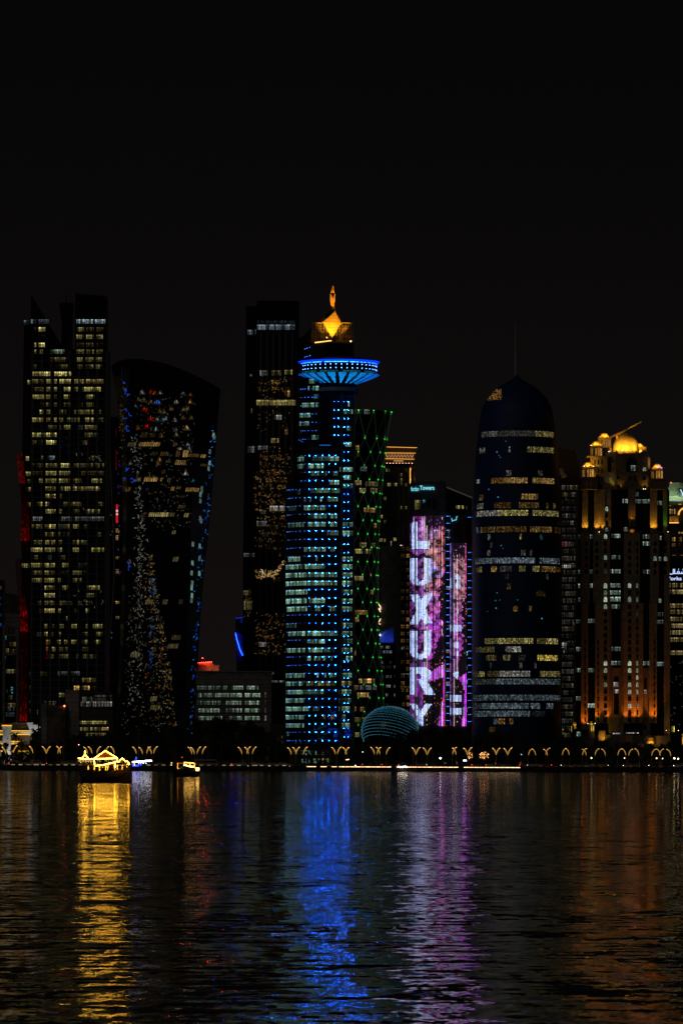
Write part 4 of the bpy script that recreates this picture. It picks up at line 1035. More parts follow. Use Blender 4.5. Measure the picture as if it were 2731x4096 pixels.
# ================================================================ J: bullet-shaped tower
def tower_bullet():
    t = Site('bullet_tower', 'dark bullet-shaped tower under a lattice skin with a needle spire', 'tower', 2066, 2680)
    s = t.s; cx = 2066; ad = 0.0
    R = [(1498, 3), (1507, 9), (1520, 23), (1538, 55), (1556, 85), (1575, 103), (1594, 119), (1618, 132), (1642, 142), (1670, 146), (1700, 150), (1792, 161), (1920, 170), (2080, 175), (2300, 178), (2700, 178), (3062, 174)]
    r = lambda y: interp(R, y)
    def sf(x, y): return ad - math.sqrt(max(9, r(y) ** 2 - (x - cx) ** 2)) * s
    t.surf = sf
    ys = [y for y, _ in R]; more = sorted(set(ys + list(range(1700, 3060, 40))))
    m = MB(); t.lathe(m, cx, ad, [(r(y), y) for y in more][::-1], 96); m.build('lattice_skin', 'lattice_metal', t.root, smooth=True)
    m = MB(); q0, q1 = t.p(cx - 4, 1502, ad), t.p(cx - 6, 1296, ad); m.tube([q0, ((q0[0] * .7 + q1[0] * .3), 0, q0[2] * .7 + q1[2] * .3), q1], [.85, .6, .22], 8); m.build('spire', 'pale_concrete', t.root)
    # raised lattice rings that the eye reads as texture on the skin
    m = MB()
    for y in range(1720, 2960, 10):
        q = t.p(cx, y, ad)
        ringr = r(y) * s + .12
        pts = [(q[0] + ringr * math.sin(a), q[1] - ringr * math.cos(a), q[2]) for a in [PI * (i / 40 - .5) for i in range(41)]]
        pts2 = [(x, yy, z - .28) for x, yy, z in pts]
        m.grid([pts2, pts])
    m.build('lattice_ring', 'lattice_metal', t.root)
    k = 800 / 1568; q = lambda x: 1500 + x * k
    up = ((85, ((830, 950, 4, 'z'), (950, 1240, 2, 'z'), (1240, 1395, 5, 'y'), (1020, 1240, 3, 'z'))), (210, ((1180, 1395, 5, 'y'), (815, 855, 5, 'z'), (1035, 1048, 6, 'z'))), (452, ((900, 1020, 5, 'a'), (1020, 1180, 7, 'k'), (1220, 1395, 7, 'k'), (790, 815, 6, 'z'))),
          (395, ((1015, 1055, 4, 'z'), (1265, 1300, 3, 'z'))), (578, ((1130, 1265, 6, 'k'), (810, 842, 4, 'k'))), (645, ((925, 1050, 3, 'a'), (1115, 1270, 4, 'k'), (1330, 1350, 4, 'a'), (1385, 1405, 6, 'k'), (795, 842, 5, 'z'))),
          (705, ((790, 960, 6, 'z'), (960, 1185, 7, 'y'), (1220, 1430, 6, 'y'))), (832, ((790, 805, 5, 'c'), (820, 1000, 4, 'k'), (1000, 1175, 4, 'a'), (1200, 1375, 5, 'k'), (1398, 1450, 3, 'a'))),
          (890, ((875, 895, 5, 'g'), (1120, 1136, 7, 'y'), (1280, 1300, 3, 't'))), (955, ((890, 910, 3, 'z'),)), (1015, ((870, 895, 4, 'z'), (1130, 1165, 4, 'z'), (1200, 1220, 3, 'z'))),
          (1075, ((780, 950, 5, 'c'), (950, 1240, 6, 'c'), (1275, 1440, 5, 'c'))), (1140, ((790, 830, 5, 'y'), (900, 942, 7, 'k'), (965, 1060, 3, 'z'), (1115, 1165, 5, 'y'), (1220, 1275, 7, 'y'), (1290, 1400, 5, 'k'), (1400, 1450, 3, 'a'))),
          (1200, ((1005, 1035, 2, 'z'), (1325, 1345, 3, 'z'))), (1277, ((1020, 1050, 4, 'k'),)), (1330, ((1250, 1320, 2, 'k'),)), (1450, ((1070, 1105, 6, 'a'), (1190, 1215, 4, 'k'))))
    lo = ((525, ((850, 950, 5, 'y'), (950, 1050, 7, 'y'), (1050, 1130, 6, 'y'), (1130, 1225, 7, 'y'), (1255, 1325, 4, 'y'), (1325, 1425, 7, 'y'))), (590, ((785, 925, 4, 'y'), (1010, 1075, 5, 'z'), (1070, 1130, 8, 'z'))), (655, ((860, 940, 4, 'y'), (990, 1050, 5, 'y'), (1110, 1165, 2, 'z'), (1260, 1425, 8, (1, .72, .12)))),
          (715, ((890, 905, 3, 'z'), (1115, 1140, 4, 'z'), (1235, 1250, 4, 'z'))), (780, ((760, 800, 3, 'y'), (800, 850, 6, 'y'), (870, 960, 3, 'y'), (960, 1200, 6, 'z'), (1280, 1400, 5, 'y'), (1400, 1445, 5, 'y'))), (840, ((760, 940, 3, 'p'), (940, 1200, 5, 'c'), (1200, 1445, 4, 'c'))),
          (965, ((765, 950, 4, 'c'), (950, 1330, 4, 'c'), (1330, 1445, 4, 'c'))), (1030, ((770, 830, 3, 'c'), (830, 940, 5, 'c'), (940, 1190, 5, 'c'), (1205, 1280, 6, 'c'), (1330, 1385, 5, 'c'))), (1090, ((750, 940, 4, 'c'), (940, 1200, 5, 'c'), (1220, 1320, 1, 'c'))), (1150, ((918, 950, 4, 'c'), (950, 1005, 6, 'a'), (1040, 1070, 5, 'a'))), (1215, ((885, 930, 3, 'k'),)))
    for base, tab in ((1700, up), (2300, lo)):
        for zy, sp in tab:
            for a, b, l, tt in sp:
                y = base + zy * k; xa, xb = max(q(a), cx - r(y) + 4), min(q(b), cx + r(y) - 4)
                if xb - xa > 2: t.win(xa, xb, y - 11, y + 12, l, tt, style='lat', pw=4.6, off=-.22, gap=.9)
    for i in range(90):
        y = random.uniform(1620, 1672)
        x = random.uniform(0, 1)
    for i in range(150):
        y = 1557 + 48 * random.random() ** .7; xl = cx - r(y) + 2; x = xl + random.random() * (2003 - xl - 8 * random.random())
        if x < xl: continue
        t.pane([(x - 1.4, y + 1.6), (x + 1.4, y + 1.6), (x + 1.2, y - 1.6), (x - 1.2, y - 1.4)], random.choice((4, 5, 6, 7)), random.choice(('a', 'o', 'a', 'k')), off=-.2, mat='led', name='dome_light')
    for x, y, b in ((1982, 1816, 8), (2017, 1774, 6), (1990, 1830, 5), (1995, 1838, 5), (1986, 1996, 8), (1950, 1964, 7), (1947, 2058, 4), (1998, 2189, 7), (1982, 2376, 6), (1976, 2407, 6), (1993, 2405, 5), (1978, 2437, 8), (2062, 2405, 5), (2160, 2478, 9), (1945, 2450, 4), (2005, 2200, 5)):
        t.pane([(x - 2, y + 2), (x + 2, y + 2), (x + 2, y - 1.6), (x - 2, y - 1.6)], LUM[b] * 1.2, random.choice(((.1, .4, 1), 't', (.2, .5, 1))), off=-.2, mat='led', name='small_light')
    t.finish()

# ================================================================ K: dim apartment block
def tower_flats():
    t = Site('apartment_tower', 'dim grey apartment tower with a grid of curtained windows behind the bullet-shaped tower', 'tower', 2280, 2830)
    m = MB(); t.footprint(m, [(2225, 0), (2320, 0), (2320, 20), (2225, 20)], lambda x: 1935, 3062); m.build('facade', 'dim_panel', t.root)
    m = MB(); t.prism(m, [(2228, 1788), (2296, 1800), (2316, 1850), (2320, 1936), (2228, 1936)], 4, 18); m.build('penthouse', 'black_glass', t.root)
    t.pane([(2238, 1880), (2268, 1905), (2246, 1912), (2242, 1880)], 2, 'k', off=3.6); t.pane([(2236, 1872), (2250, 1872), (2262, 1900), (2238, 1900)], 1, 'w', off=3.7)
    y = 1950; i = 0
    while y < 2960:
        m = MB(); t.block(m, 2240, 2320, y + 11, y + 15, -1.0, 0); m.build('balcony', 'dim_panel', t.root)
        t.win(2246 - i * .0, 2308, y - 9, y + 9, random.choice((.011, .014, .018, .024)), 'z', pw=7, off=-.2)
        if random.random() < .35: t.win(x := random.uniform(2246, 2290), x + random.uniform(7, 16), y - 8, y + 8, random.choice((2, 3, 3, 4)), random.choice('zky'), pw=7, off=-.32)
        y += 28.3; i += 1
    t.win(2246, 2283, 2260, 2275, 7, 'z', pw=7, rows=2, off=-.4); t.win(2301, 2306, 2262, 2276, 6, 'k', off=-.4); t.win(2246, 2266, 2571, 2590, 7, 'p', off=-.4); t.win(2252, 2257, 2603, 2616, 5, 'p', off=-.4); t.win(2292, 2302, 2489, 2505, 6, 'k', off=-.4)
    t.pane([(2258, 2190), (2262, 2190), (2262, 2165), (2258, 2165)], 7, 'r', off=-.4, mat='led'); t.win(2258, 2268, 1975, 2002, 4, 'k', off=-.4)
    t.win(2247, 2254, 2915, 2938, 7, 'y', off=-.4); t.win(2275, 2280, 2915, 2927, 6, 'a', off=-.4)
    t.finish()
    t.lamp('green_lamp', t.p(2303, 2210, -1), .3, (.1, 4, .8)); t.finish()
# ================================================================ L: golden domed tower
GOLD, ORNG = (1, .50, .04), (1, .24, .015)
def tower_gold():
    t = Site('domed_tower', 'sandstone tower with golden domes and lanterns lit amber from below', 'tower', 2490, 2700)
    s = t.s
    K = .3827; X = lambda x: 2131 + x * K; YU = lambda y: 1600 + y * K; YL = lambda y: 2300 + y * K
    # glass core
    m = MB(); t.block(m, 2312, 2672, 1957, 3062, 1.2, 30); m.build('glass_core', 'black_glass', t.root)
    m = MB(); t.block(m, 2303, 2322, 2408, 3062, 1.4, 26); t.block(m, 2316, 2322, 2130, 2408, 1.4, 26); m.build('glass_wing', 'black_glass', t.root)
    def pier(x0, x1, y0, y1, d=0.0, mat='sandstone', nm='pier'):
        m = MB(); t.block(m, x0, x1, y0, y1, d, d + 4); m.build(nm, mat, t.root)
    # upper tier
    for x0, x1 in ((2327, 2350), (2375, 2418), (2598, 2626), (2650, 2667)): pier(x0, x1, 1957, 2128)
    pier(2418, 2442, 1957, 2128, .7); pier(2511, 2540, 1957, 2080, -.4)
    # lower tier
    for x0, x1 in ((2320, 2357), (2371, 2437), (2494, 2557), (2598, 2633), (2655, 2676)): pier(x0, x1, 2128, 2412, -.8)
    for x0, x1, yb in ((2323, 2349, 2920), (2379, 2434, 2893), (2492, 2569, 2893), (2595, 2624, 2893), (2655, 2676, 3062)): pier(x0, x1, 2412, yb, -1.6)
    pier(2434, 2443, 2412, 2940, -1.0, 'dark_sandstone'); pier(2482, 2492, 2412, 2940, -1.0, 'dark_sandstone'); pier(2569, 2598, 2671, 2940, -.4, 'dark_sandstone'); pier(2443, 2482, 2671, 2940, -.2, 'dark_sandstone')
    # cornices
    for x0, x1, y, d in ((2312, 2442, 2128, -1.4), (2490, 2562, 2128, -1.6), (2594, 2676, 2130, -1.4), (2305, 2358, 2242, -1.3), (2370, 2440, 2242, -1.3), (2597, 2676, 2246, -1.3)): m = MB(); t.block(m, x0, x1, y - 2.5, y + 1.5, d, 1.2); m.build('cornice', 'dark_sandstone', t.root)
    m = MB(); t.block(m, 2310, 2676, 2940, 3062, -3.5, 20); m.build('podium', 'dark_sandstone', t.root)
    # body under the main dome
    m = MB(); t.block(m, 2457, 2590, 1806, 1957, 0, 22); m.build('drum_wall', 'dark_sandstone', t.root)
    m = MB(); t.prism(m, [(2420, 1812), (2457, 1808), (2457, 1957), (2420, 1957)], 1.5, 20); m.build('drum_side_wall', 'sandstone', t.root)
    pier(2458, 2484, 1900, 1957, -.5, nm='buttress'); pier(2566, 2588, 1900, 1957, -.5, nm='buttress')
    m = MB()
    for x in range(2459, 2586, 16): t.prism(m, [(x, 1806), (x + 5, 1800), (x + 10, 1806)], 0, .8)
    m.build('battlement', 'dark_sandstone', t.root)
    m = MB(); t.block(m, 2588, 2592, 1828, 1957, 3, 10); t.block(m, 2590, 2600, 1828, 1957, 4, 10); m.build('side_wall', 'sandstone', t.root)
    m = MB(); t.block(m, 2360, 2420, 1825, 1957, 2.5, 16); t.block(m, 2345, 2418, 1823, 1828, 1.0, 16); m.build('stair_wall', 'sandstone', t.root)
    # main dome
    m = MB(); prof = [(52.5 * math.cos(a) * (1 + .04 * math.sin(2 * a)), 1804 - 76 * math.sin(a)) for a in [PI / 2 * i / 16 for i in range(17)]]
    t.lathe(m, 2505, 9, prof, 64); m.build('main_dome', 'gold_dome', t.root, smooth=True)
    for dx, e in ((-46, 1500), (-24, 1500), (2, 1700), (22, 800), (44, 1600)): t.spot(2505 + dx * 1.3, 1806, -5.0 if abs(dx) < 30 else -1.5, 2505 + dx * .6, 1772, 9, e * 5.0, GOLD, 62, size=.6)
    # golden beam over the dome
    m = MB(); t.prism(m, [(2442, 1741), (2480, 1726), (2515, 1708), (2562, 1684), (2566, 1681), (2567, 1687), (2560, 1691), (2518, 1712), (2484, 1733), (2446, 1748)], 5.5, 7.2); t.block(m, 2465, 2472, 1738, 1752, 5.8, 7); m.build('boom', 'gold_panel', t.root)
    t.spot(2510, 1728, 1, 2540, 1698, 6, 1100, GOLD, 70); t.spot(2488, 1760, -1, 2470, 1737, 6, 400, GOLD, 80)
    # lanterns
    def lantern(cx, yd, r, x0, x1, y0, y1, d, arches, ribs=True, mauve=False, e=480):
        m = MB(); t.block(m, x0, x1, y0, y1, d, d + (x1 - x0) * s); t.block(m, x0 - 2, x1 + 2, y0 - 2, y0 + 1.5, d - .5, d + (x1 - x0) * s + .5); lw = m.build('lantern', 'dark_sandstone', t.root)
        m = MB(); rows = []; ad = d + (x1 - x0) * s / 2
        for i in range(9):
            a = PI / 2 * i / 8; row = []
            qd = t.p(cx, yd - r * 1.0 * math.sin(a), ad)
            for j in range(40):
                th = 2 * PI * j / 40; rr = r * s * math.cos(a) * (1 + .05 * math.cos(10 * th))
                row.append((qd[0] + rr * math.sin(th), qd[1] - rr * math.cos(th), qd[2]))
            rows.append(row)
        m.grid(rows, True); m.build('lantern_dome', 'gold_dome', lw, smooth=True)
        for xx in (-r * .75, 0, r * .75): t.spot(cx + xx * 1.5, yd - 3, ad - r * s - 2.6, cx + xx * .5, yd - r * .55, ad, e * 2.0, GOLD if not (mauve and xx > 0) else (.8, .35, .8), 120, size=.3)
        for a0, a1, ya, yb, b in arches: t.arch(a0, a1, ya, yb, b, (1, .44, .08), off=d - .15)
    t.surf = lambda x, y: 0.0
    lantern(2420, 1743, 17.5, 2394, 2446, 1745, 1788, 8, [(2396, 2399, 1758, 1783, 6), (2400, 2403, 1758, 1783, 6), (2414, 2420, 1756, 1786, 8), (2424, 2430, 1756, 1786, 8), (2433.5, 2440, 1756, 1786, 8)])
    lantern(2386, 1778, 17.5, 2360, 2412, 1780, 1823, 3, [(2361, 2364, 1792, 1822, 7), (2366, 2370, 1792, 1822, 7), (2380, 2387, 1791, 1822, 8), (2391, 2397, 1791, 1822, 8), (2399.5, 2406, 1791, 1822, 9)])
    lantern(2351, 1865, 18, 2325, 2380, 1866, 1917, -2, [(2327, 2330, 1879, 1908, 8), (2331, 2333.5, 1879, 1908, 8), (2334.5, 2337, 1879, 1908, 7), (2346, 2352, 1878, 1908, 8), (2356, 2362, 1878, 1908, 9), (2365, 2372, 1878, 1908, 9)])
    lantern(2562, 1783, 15, 2556, 2588, 1785, 1808, 9, [(2564, 2570, 1796, 1808, 6), (2573, 2579, 1796, 1808, 6)])
    lantern(2627, 1871, 17, 2600, 2650, 1873, 1918, -2, [(2601.5, 2604.5, 1885, 1914, 7), (2606, 2608, 1885, 1914, 7), (2609, 2611.5, 1885, 1914, 8), (2621, 2627, 1884, 1914, 8), (2631, 2637, 1884, 1914, 9), (2640.5, 2647, 1884, 1914, 9)], mauve=True)
    m = MB(); t.block(m, 2320, 2388, 1917, 1958, -2.6, 8); t.block(m, 2318, 2390, 1915, 1919, -3.2, 8.5); m.build('lantern_base', 'dark_sandstone', t.root); m = MB(); t.block(m, 2597, 2662, 1920, 1958, -2.6, 8); t.block(m, 2595, 2664, 1918, 1922, -3.2, 8.5); m.build('lantern_base', 'dark_sandstone', t.root)
    m = MB(); t.block(m, 2420, 2447, 1788, 1812, 5, 16); m.build('terrace_wall', 'sandstone', t.root)
    # windows: slits and arches on the stair wall and drum
    for x in (2375, 2389, 2404):
        for y in (1838, 1873, 1908):
            if x > 2380 or y < 1860: t.pane([(x, y + 19), (x + 6, y + 19), (x + 6, y), (x, y)], 0, off=2.3, mat='black_glass')
    for x in (2344, 2359): t.pane([(x, 1952), (x + 2.5, 1952), (x + 2.5, 1926), (x, 1926)], 2, 'o', off=-2.8)
    for x in (2618, 2634, 2650): t.pane([(x, 1955), (x + 2.5, 1955), (x + 2.5, 1932), (x, 1932)], 1, 'o', off=-2.8)
    t.pane([(2429, 1888), (2444, 1888), (2444, 1828), (2429, 1828)], 0, off=1.3, mat='black_glass')
    t.arch(2425, 2435, 1901, 1924, 2, 'p', off=1.3)
    for y in (1834, 1868, 1904): t.arch(2449, 2453, y, y + 15, 0 if y != 1904 else 3, 'g', off=1.3)
    for x, y, b in ((2470, 1902, 0), (2473, 1940, 0), (2575, 1905, 0), (2575, 1942, 0)): t.arch(x - 6, x + 6, y, y + 15 if y < 1930 else 1956, b, off=-.65)
    t.arch(2504, 2546, 1830, 1888, 0, off=-.15); t.arch(2569, 2582, 1869, 1884, 7, (.75, .95, .8), off=-.2)
    t.win(2521, 2546, 1861, 1884, 6, (.75, .95, .78), pw=6, rows=3, off=-.3)
    for x in (2515, 2534): t.arch(x, x + 8, 1903, 1922, 0, off=-.15)
    gw = (.72, .95, .75)
    def W_(xa, xb, yc, b, up=True, h=16, arch=False, off=1.05, tt=gw):
        y = (YU if up else YL)(yc)
        if arch: t.arch(X(xa), X(xb), y - h / 2, y + h / 2, b, tt, off=off)
        else: t.win(X(xa), X(xb), y - h / 2, y + h / 2, b, tt, pw=5.5, rows=2, off=off)
    for a in ((1070, 1105, 985, 5), (790, 818, 985, 4), (935, 992, 1055, 7), (1070, 1218, 1058, 6), (1290, 1350, 1075, 5), (788, 806, 1060, 4), (788, 806, 1133, 4), (948, 988, 1350, 7), (843, 915, 1420, 7), (820, 834, 1420, 3), (1147, 1218, 1427, 6), (1147, 1218, 1500, 7), (472, 495, 1428, 6), (592, 624, 1427, 6), (1310, 1343, 1440, 7),
              (820, 912, 1643, 4), (1310, 1341, 1660, 7), (472, 492, 1795, 6), (592, 625, 1793, 6), (808, 915, 1790, 7), (1147, 1218, 1795, 5), (472, 492, 1943, 6), (590, 624, 1940, 6), (808, 915, 1938, 6), (805, 915, 2012, 6), (805, 915, 2078, 7)): W_(*a, off=-.1 if a[2] > 1380 and not (a[0] in (820, 808, 805, 843, 1147, 472, 592, 590, 1310)) else 1.05)
    for xa, xb, yc, b in ((752, 782, 1137, 8), (752, 782, 1210, 0), (752, 782, 1285, 0), (752, 782, 1355, 5)): W_(xa, xb, yc, b, arch=True, h=17, off=.55)
    for xa, xb, yc, b in ((738, 770, 1427, 8), (738, 770, 1648, 7), (738, 770, 1945, 8), (738, 770, 2015, 5), (738, 770, 2080, 8), (1253, 1288, 1658, 6), (1362, 1398, 1660, 6), (990, 1022, 1940, 8), (990, 1022, 2080, 6), (1075, 1094, 1940, 5), (738, 770, 1793, 2)): W_(xa, xb, yc, b, arch=True, h=18, off=-.95)
    for yc in range(1500, 1800, 74):
        for xa in (540, 648, 738, 990, 1075, 1255, 1362): 
            if not (xa in (738,) and yc == 1648) and not (xa > 1200 and yc == 1648): W_(xa, xa + 30 if xa != 1075 else 1095, yc, 0, arch=True, h=19, off=-.92)
    # lower half
    for a in ((470, 493, 110, 6), (590, 625, 110, 6), (810, 915, 108, 6), (805, 917, 183, 6), (805, 917, 257, 6), (822, 910, 330, 6), (470, 492, 258, 6), (1310, 1343, 268, 6), (1290, 1362, 410, 3), (1290, 1362, 490, 5), (450, 498, 486, 4), (572, 648, 480, 6), (450, 497, 775, 6), (818, 915, 772, 6), (818, 915, 920, 6), (1147, 1220, 922, 7), (1290, 1366, 930, 5), (450, 497, 995, 6), (572, 645, 995, 5), (450, 497, 1290, 6), (572, 645, 1365, 7)): W_(*a, up=False)
    t.win(X(840), X(892), YL(1120), YL(1165), 6, 'p', pw=6, off=-.3); t.win(X(843), X(892), YL(1198), YL(1236), 7, 'p', pw=6, off=-.3); t.win(X(1160), X(1186), YL(1200), YL(1242), 7, gw, pw=5, off=-.5); t.win(X(448), X(497), YL(1640), YL(1685), 7, (.6, .95, .8), pw=6, off=-3.7)
    t.arch(X(842), X(893), YL(1065), YL(1118), 0, off=-.32); t.arch(X(1160), X(1186), YL(1080), YL(1198), 0, off=-.5)
    t.pane([(X(842), YL(1460)), (X(893), YL(1460)), (X(893), YL(1240)), (X(842), YL(1240))], 0, off=-.32, mat='black_glass')
    lit1 = {110: 8, 185: 5, 258: 9, 330: 7, 920: 8, 995: 7, 1140: 5}; lit2 = {110: 8, 258: 6, 920: 9, 995: 8, 1142: 7, 1218: 7, 1365: 8}; lit3 = {110: 5, 258: 5, 410: 2, 920: 6, 995: 7, 1070: 8, 1142: 8, 1218: 7, 1365: 6}
    for i, yc in enumerate(range(110, 1540, 74)):
        for (xa, xb, L) in ((736, 770, lit1), (988, 1022, lit2), (1075, 1094, lit3)):
            b = [v for k_, v in L.items() if abs(k_ - yc) < 25]
            W_(xa, xb, yc, b[0] if b else 0, up=False, arch=True, h=18, off=(-1.75 if yc > 300 else -.95), tt=(.85, 1, .7) if xa != 1075 else (.8, .95, .65))
        if yc > 700:
            for xa in (533, 668, 1255): W_(xa, xa + 16, yc, 0, up=False, h=15, off=-1.75) if False else t.pane([(X(xa), YL(yc) + 8), (X(xa + 16), YL(yc) + 8), (X(xa + 16), YL(yc) - 8), (X(xa), YL(yc) - 8)], 0, off=-1.72, mat='black_glass')
    # gold floodlights at the set-back and orange ones at the base
    for x, e in ((2332, 1500), (2344, 2000), (2382, 1600), (2391, 1600), (2408, 1700), (2604, 1400), (2610, 1600), (2619, 1600)): t.spot(x, 2123, -1.15, x, 2075, .2, e * 1.25, GOLD, 56, size=.15)
    t.spot(2445, 2126, -1.2, 2443, 2050, 1, 500, GOLD, 60); t.spot(2656, 2128, -1.5, 2656, 2040, 0, 2600, (.02, 1, .06), 40); t.spot(2664, 2128, -1.4, 2664, 2060, 0, 900, GOLD, 50)
    t.spot(2450, 1956, -.4, 2449, 1900, 1.6, 500, (.75, .85, .08), 60); t.spot(2479, 1957, -2.0, 2482, 1915, 0, 260, GOLD, 70); t.spot(2570, 1957, -2, 2570, 1920, 0, 240, GOLD, 70); t.spot(2586, 1957, -2, 2586, 1920, 0, 240, GOLD, 60); t.spot(2434, 1957, -3, 2434, 1880, 1.5, 420, GOLD, 70); t.spot(2383, 1915, -4.5, 2383, 1850, 2.6, 420, GOLD, 80); t.spot(2596, 1956, -1, 2596, 1880, 4, 300, GOLD, 60)
    for x, e, yb in ((2335, 6500, 2916), (2385, 5200, 2890), (2428, 5200, 2890), (2500, 5200, 2890), (2532, 5200, 2890), (2550, 4600, 2890), (2602, 5000, 2890), (2619, 5400, 2890)): 
        t.spot(x, yb, -4.0, x, yb - 90, -1.5, e * 1.05, ORNG, 60, size=.3)
    t.spot(2450, 2920, -8, 2460, 2700, 0, 1600, ORNG, 80); t.spot(2584, 2920, -8, 2584, 2720, 0, 900, ORNG, 70)
    # cone and half dome in the middle bay
    m = MB(); t.lathe(m, 2526, 0.8, [(15.5, 2077), (12, 2068), (0, 2049)], 24); m.build('cone_roof', 'gold_panel', t.root); t.spot(2526, 2090, -4, 2526, 2065, -1, 500, (1, .42, .03), 60)
    m = MB(); t.lathe(m, 2527, .5, [(15 * math.cos(a), 2126 - 13 * math.sin(a)) for a in [PI / 2 * i / 8 for i in range(9)]], 32); m.build('half_dome', 'gold_dome', t.root, smooth=True); t.spot(2524, 2132, -4, 2525, 2118, -1, 380, (1, .40, .03), 70)
    t.win(2512, 2540, 2080, 2104, 2, (.5, .42, .08), off=-.5, pw=9)
    # small lanterns at the foot and lit walls
    for cx, x0, x1, yd in ((2295, 2286, 2303, 2897), (2362, 2350, 2374, 2895)):
        m = MB(); t.block(m, x0, x1, yd, 3062, -5.5, 0); m.build('gatehouse_wall', 'dark_sandstone', t.root)
        m = MB(); t.lathe(m, cx, -3, [(9 * math.cos(a), yd - 10 * math.sin(a)) for a in [PI / 2 * i / 6 for i in range(7)]], 24); m.build('gatehouse_dome', 'gold_dome', t.root, smooth=True)
        t.spot(cx, yd + 2, -6.5, cx, yd - 6, -3, 260, GOLD, 110)
    t.win(2281, 2285, 2905, 2927, 7, (1, .7, .1), off=-5.6, pw=5); t.win(2294, 2302, 2903, 2915, 8, (1, .8, .2), off=-5.7, pw=5); t.win(2360, 2373, 2903, 2925, 8, (1, .75, .12), off=-5.7, pw=4, rows=1); t.win(2681, 2695, 2905, 2928, 8, (.95, .8, .1), pw=4, rows=1, off=-3.6)
    m = MB(); t.block(m, 2390, 2416, 2923, 2965, -6, -4); m.build('gate_wall', 'sandstone', t.root); t.spot(2412, 2960, -9, 2405, 2938, -6, 900, (1, .55, .05), 110)
    t.win(2448, 2478, 2932, 2936, 6, 'p', rows=1, off=-3.7); t.win(2500, 2552, 2930, 2934, 6, 'z', rows=1, off=-3.7); t.pane([(2572, 2918), (2585, 2918), (2585, 2902), (2572, 2902)], 0, off=-.6, mat='black_glass')
    m = MB(); t.lathe(m, 2592, -9, [(21, 2975), (21, 2960)] + [(21 * math.cos(a), 2960 - 18 * math.sin(a)) for a in [PI / 2 * i / 8 for i in range(9)]], 32); m.build('entrance_dome', 'gold_dome', t.root, smooth=True); t.spot(2600, 2975, -14, 2592, 2955, -9, 900, (1, .5, .05), 110)
    m = MB(); t.block(m, 2612, 2676, 2944, 3000, -7, -4); m.build('garden_wall', 'sandstone', t.root); m = MB(); t.block(m, 2722, 2760, 2935, 3000, -7, -4); m.build('garden_wall', 'sandstone', t.root); t.spot(2726, 2975, -11, 2728, 2950, -7, 1500, (1, .5, .04), 110); t.spot(2630, 2985, -12, 2640, 2955, -7, 160, (1, .6, .2), 110)
    for x, y, d in ((2333, 1867, -4), (2345, 1867, -4), (2371, 1867, -4), (2362, 1781, 2), (2485, 1802, -.6), (2433, 1806, 1), (2438, 1805, 1), (2394, 2128, -1.6), (2578, 1956, -.8), (2571, 1956, -.8), (2347, 2894, -6), (2376, 2894, -6), (2660, 2922, -5), (2708, 2922, -5), (2669, 2128, -1.6)): t.lamp('small_lamp', t.p(x, y, d - .3), .2, (5, 4, 2.2))
    t.finish()

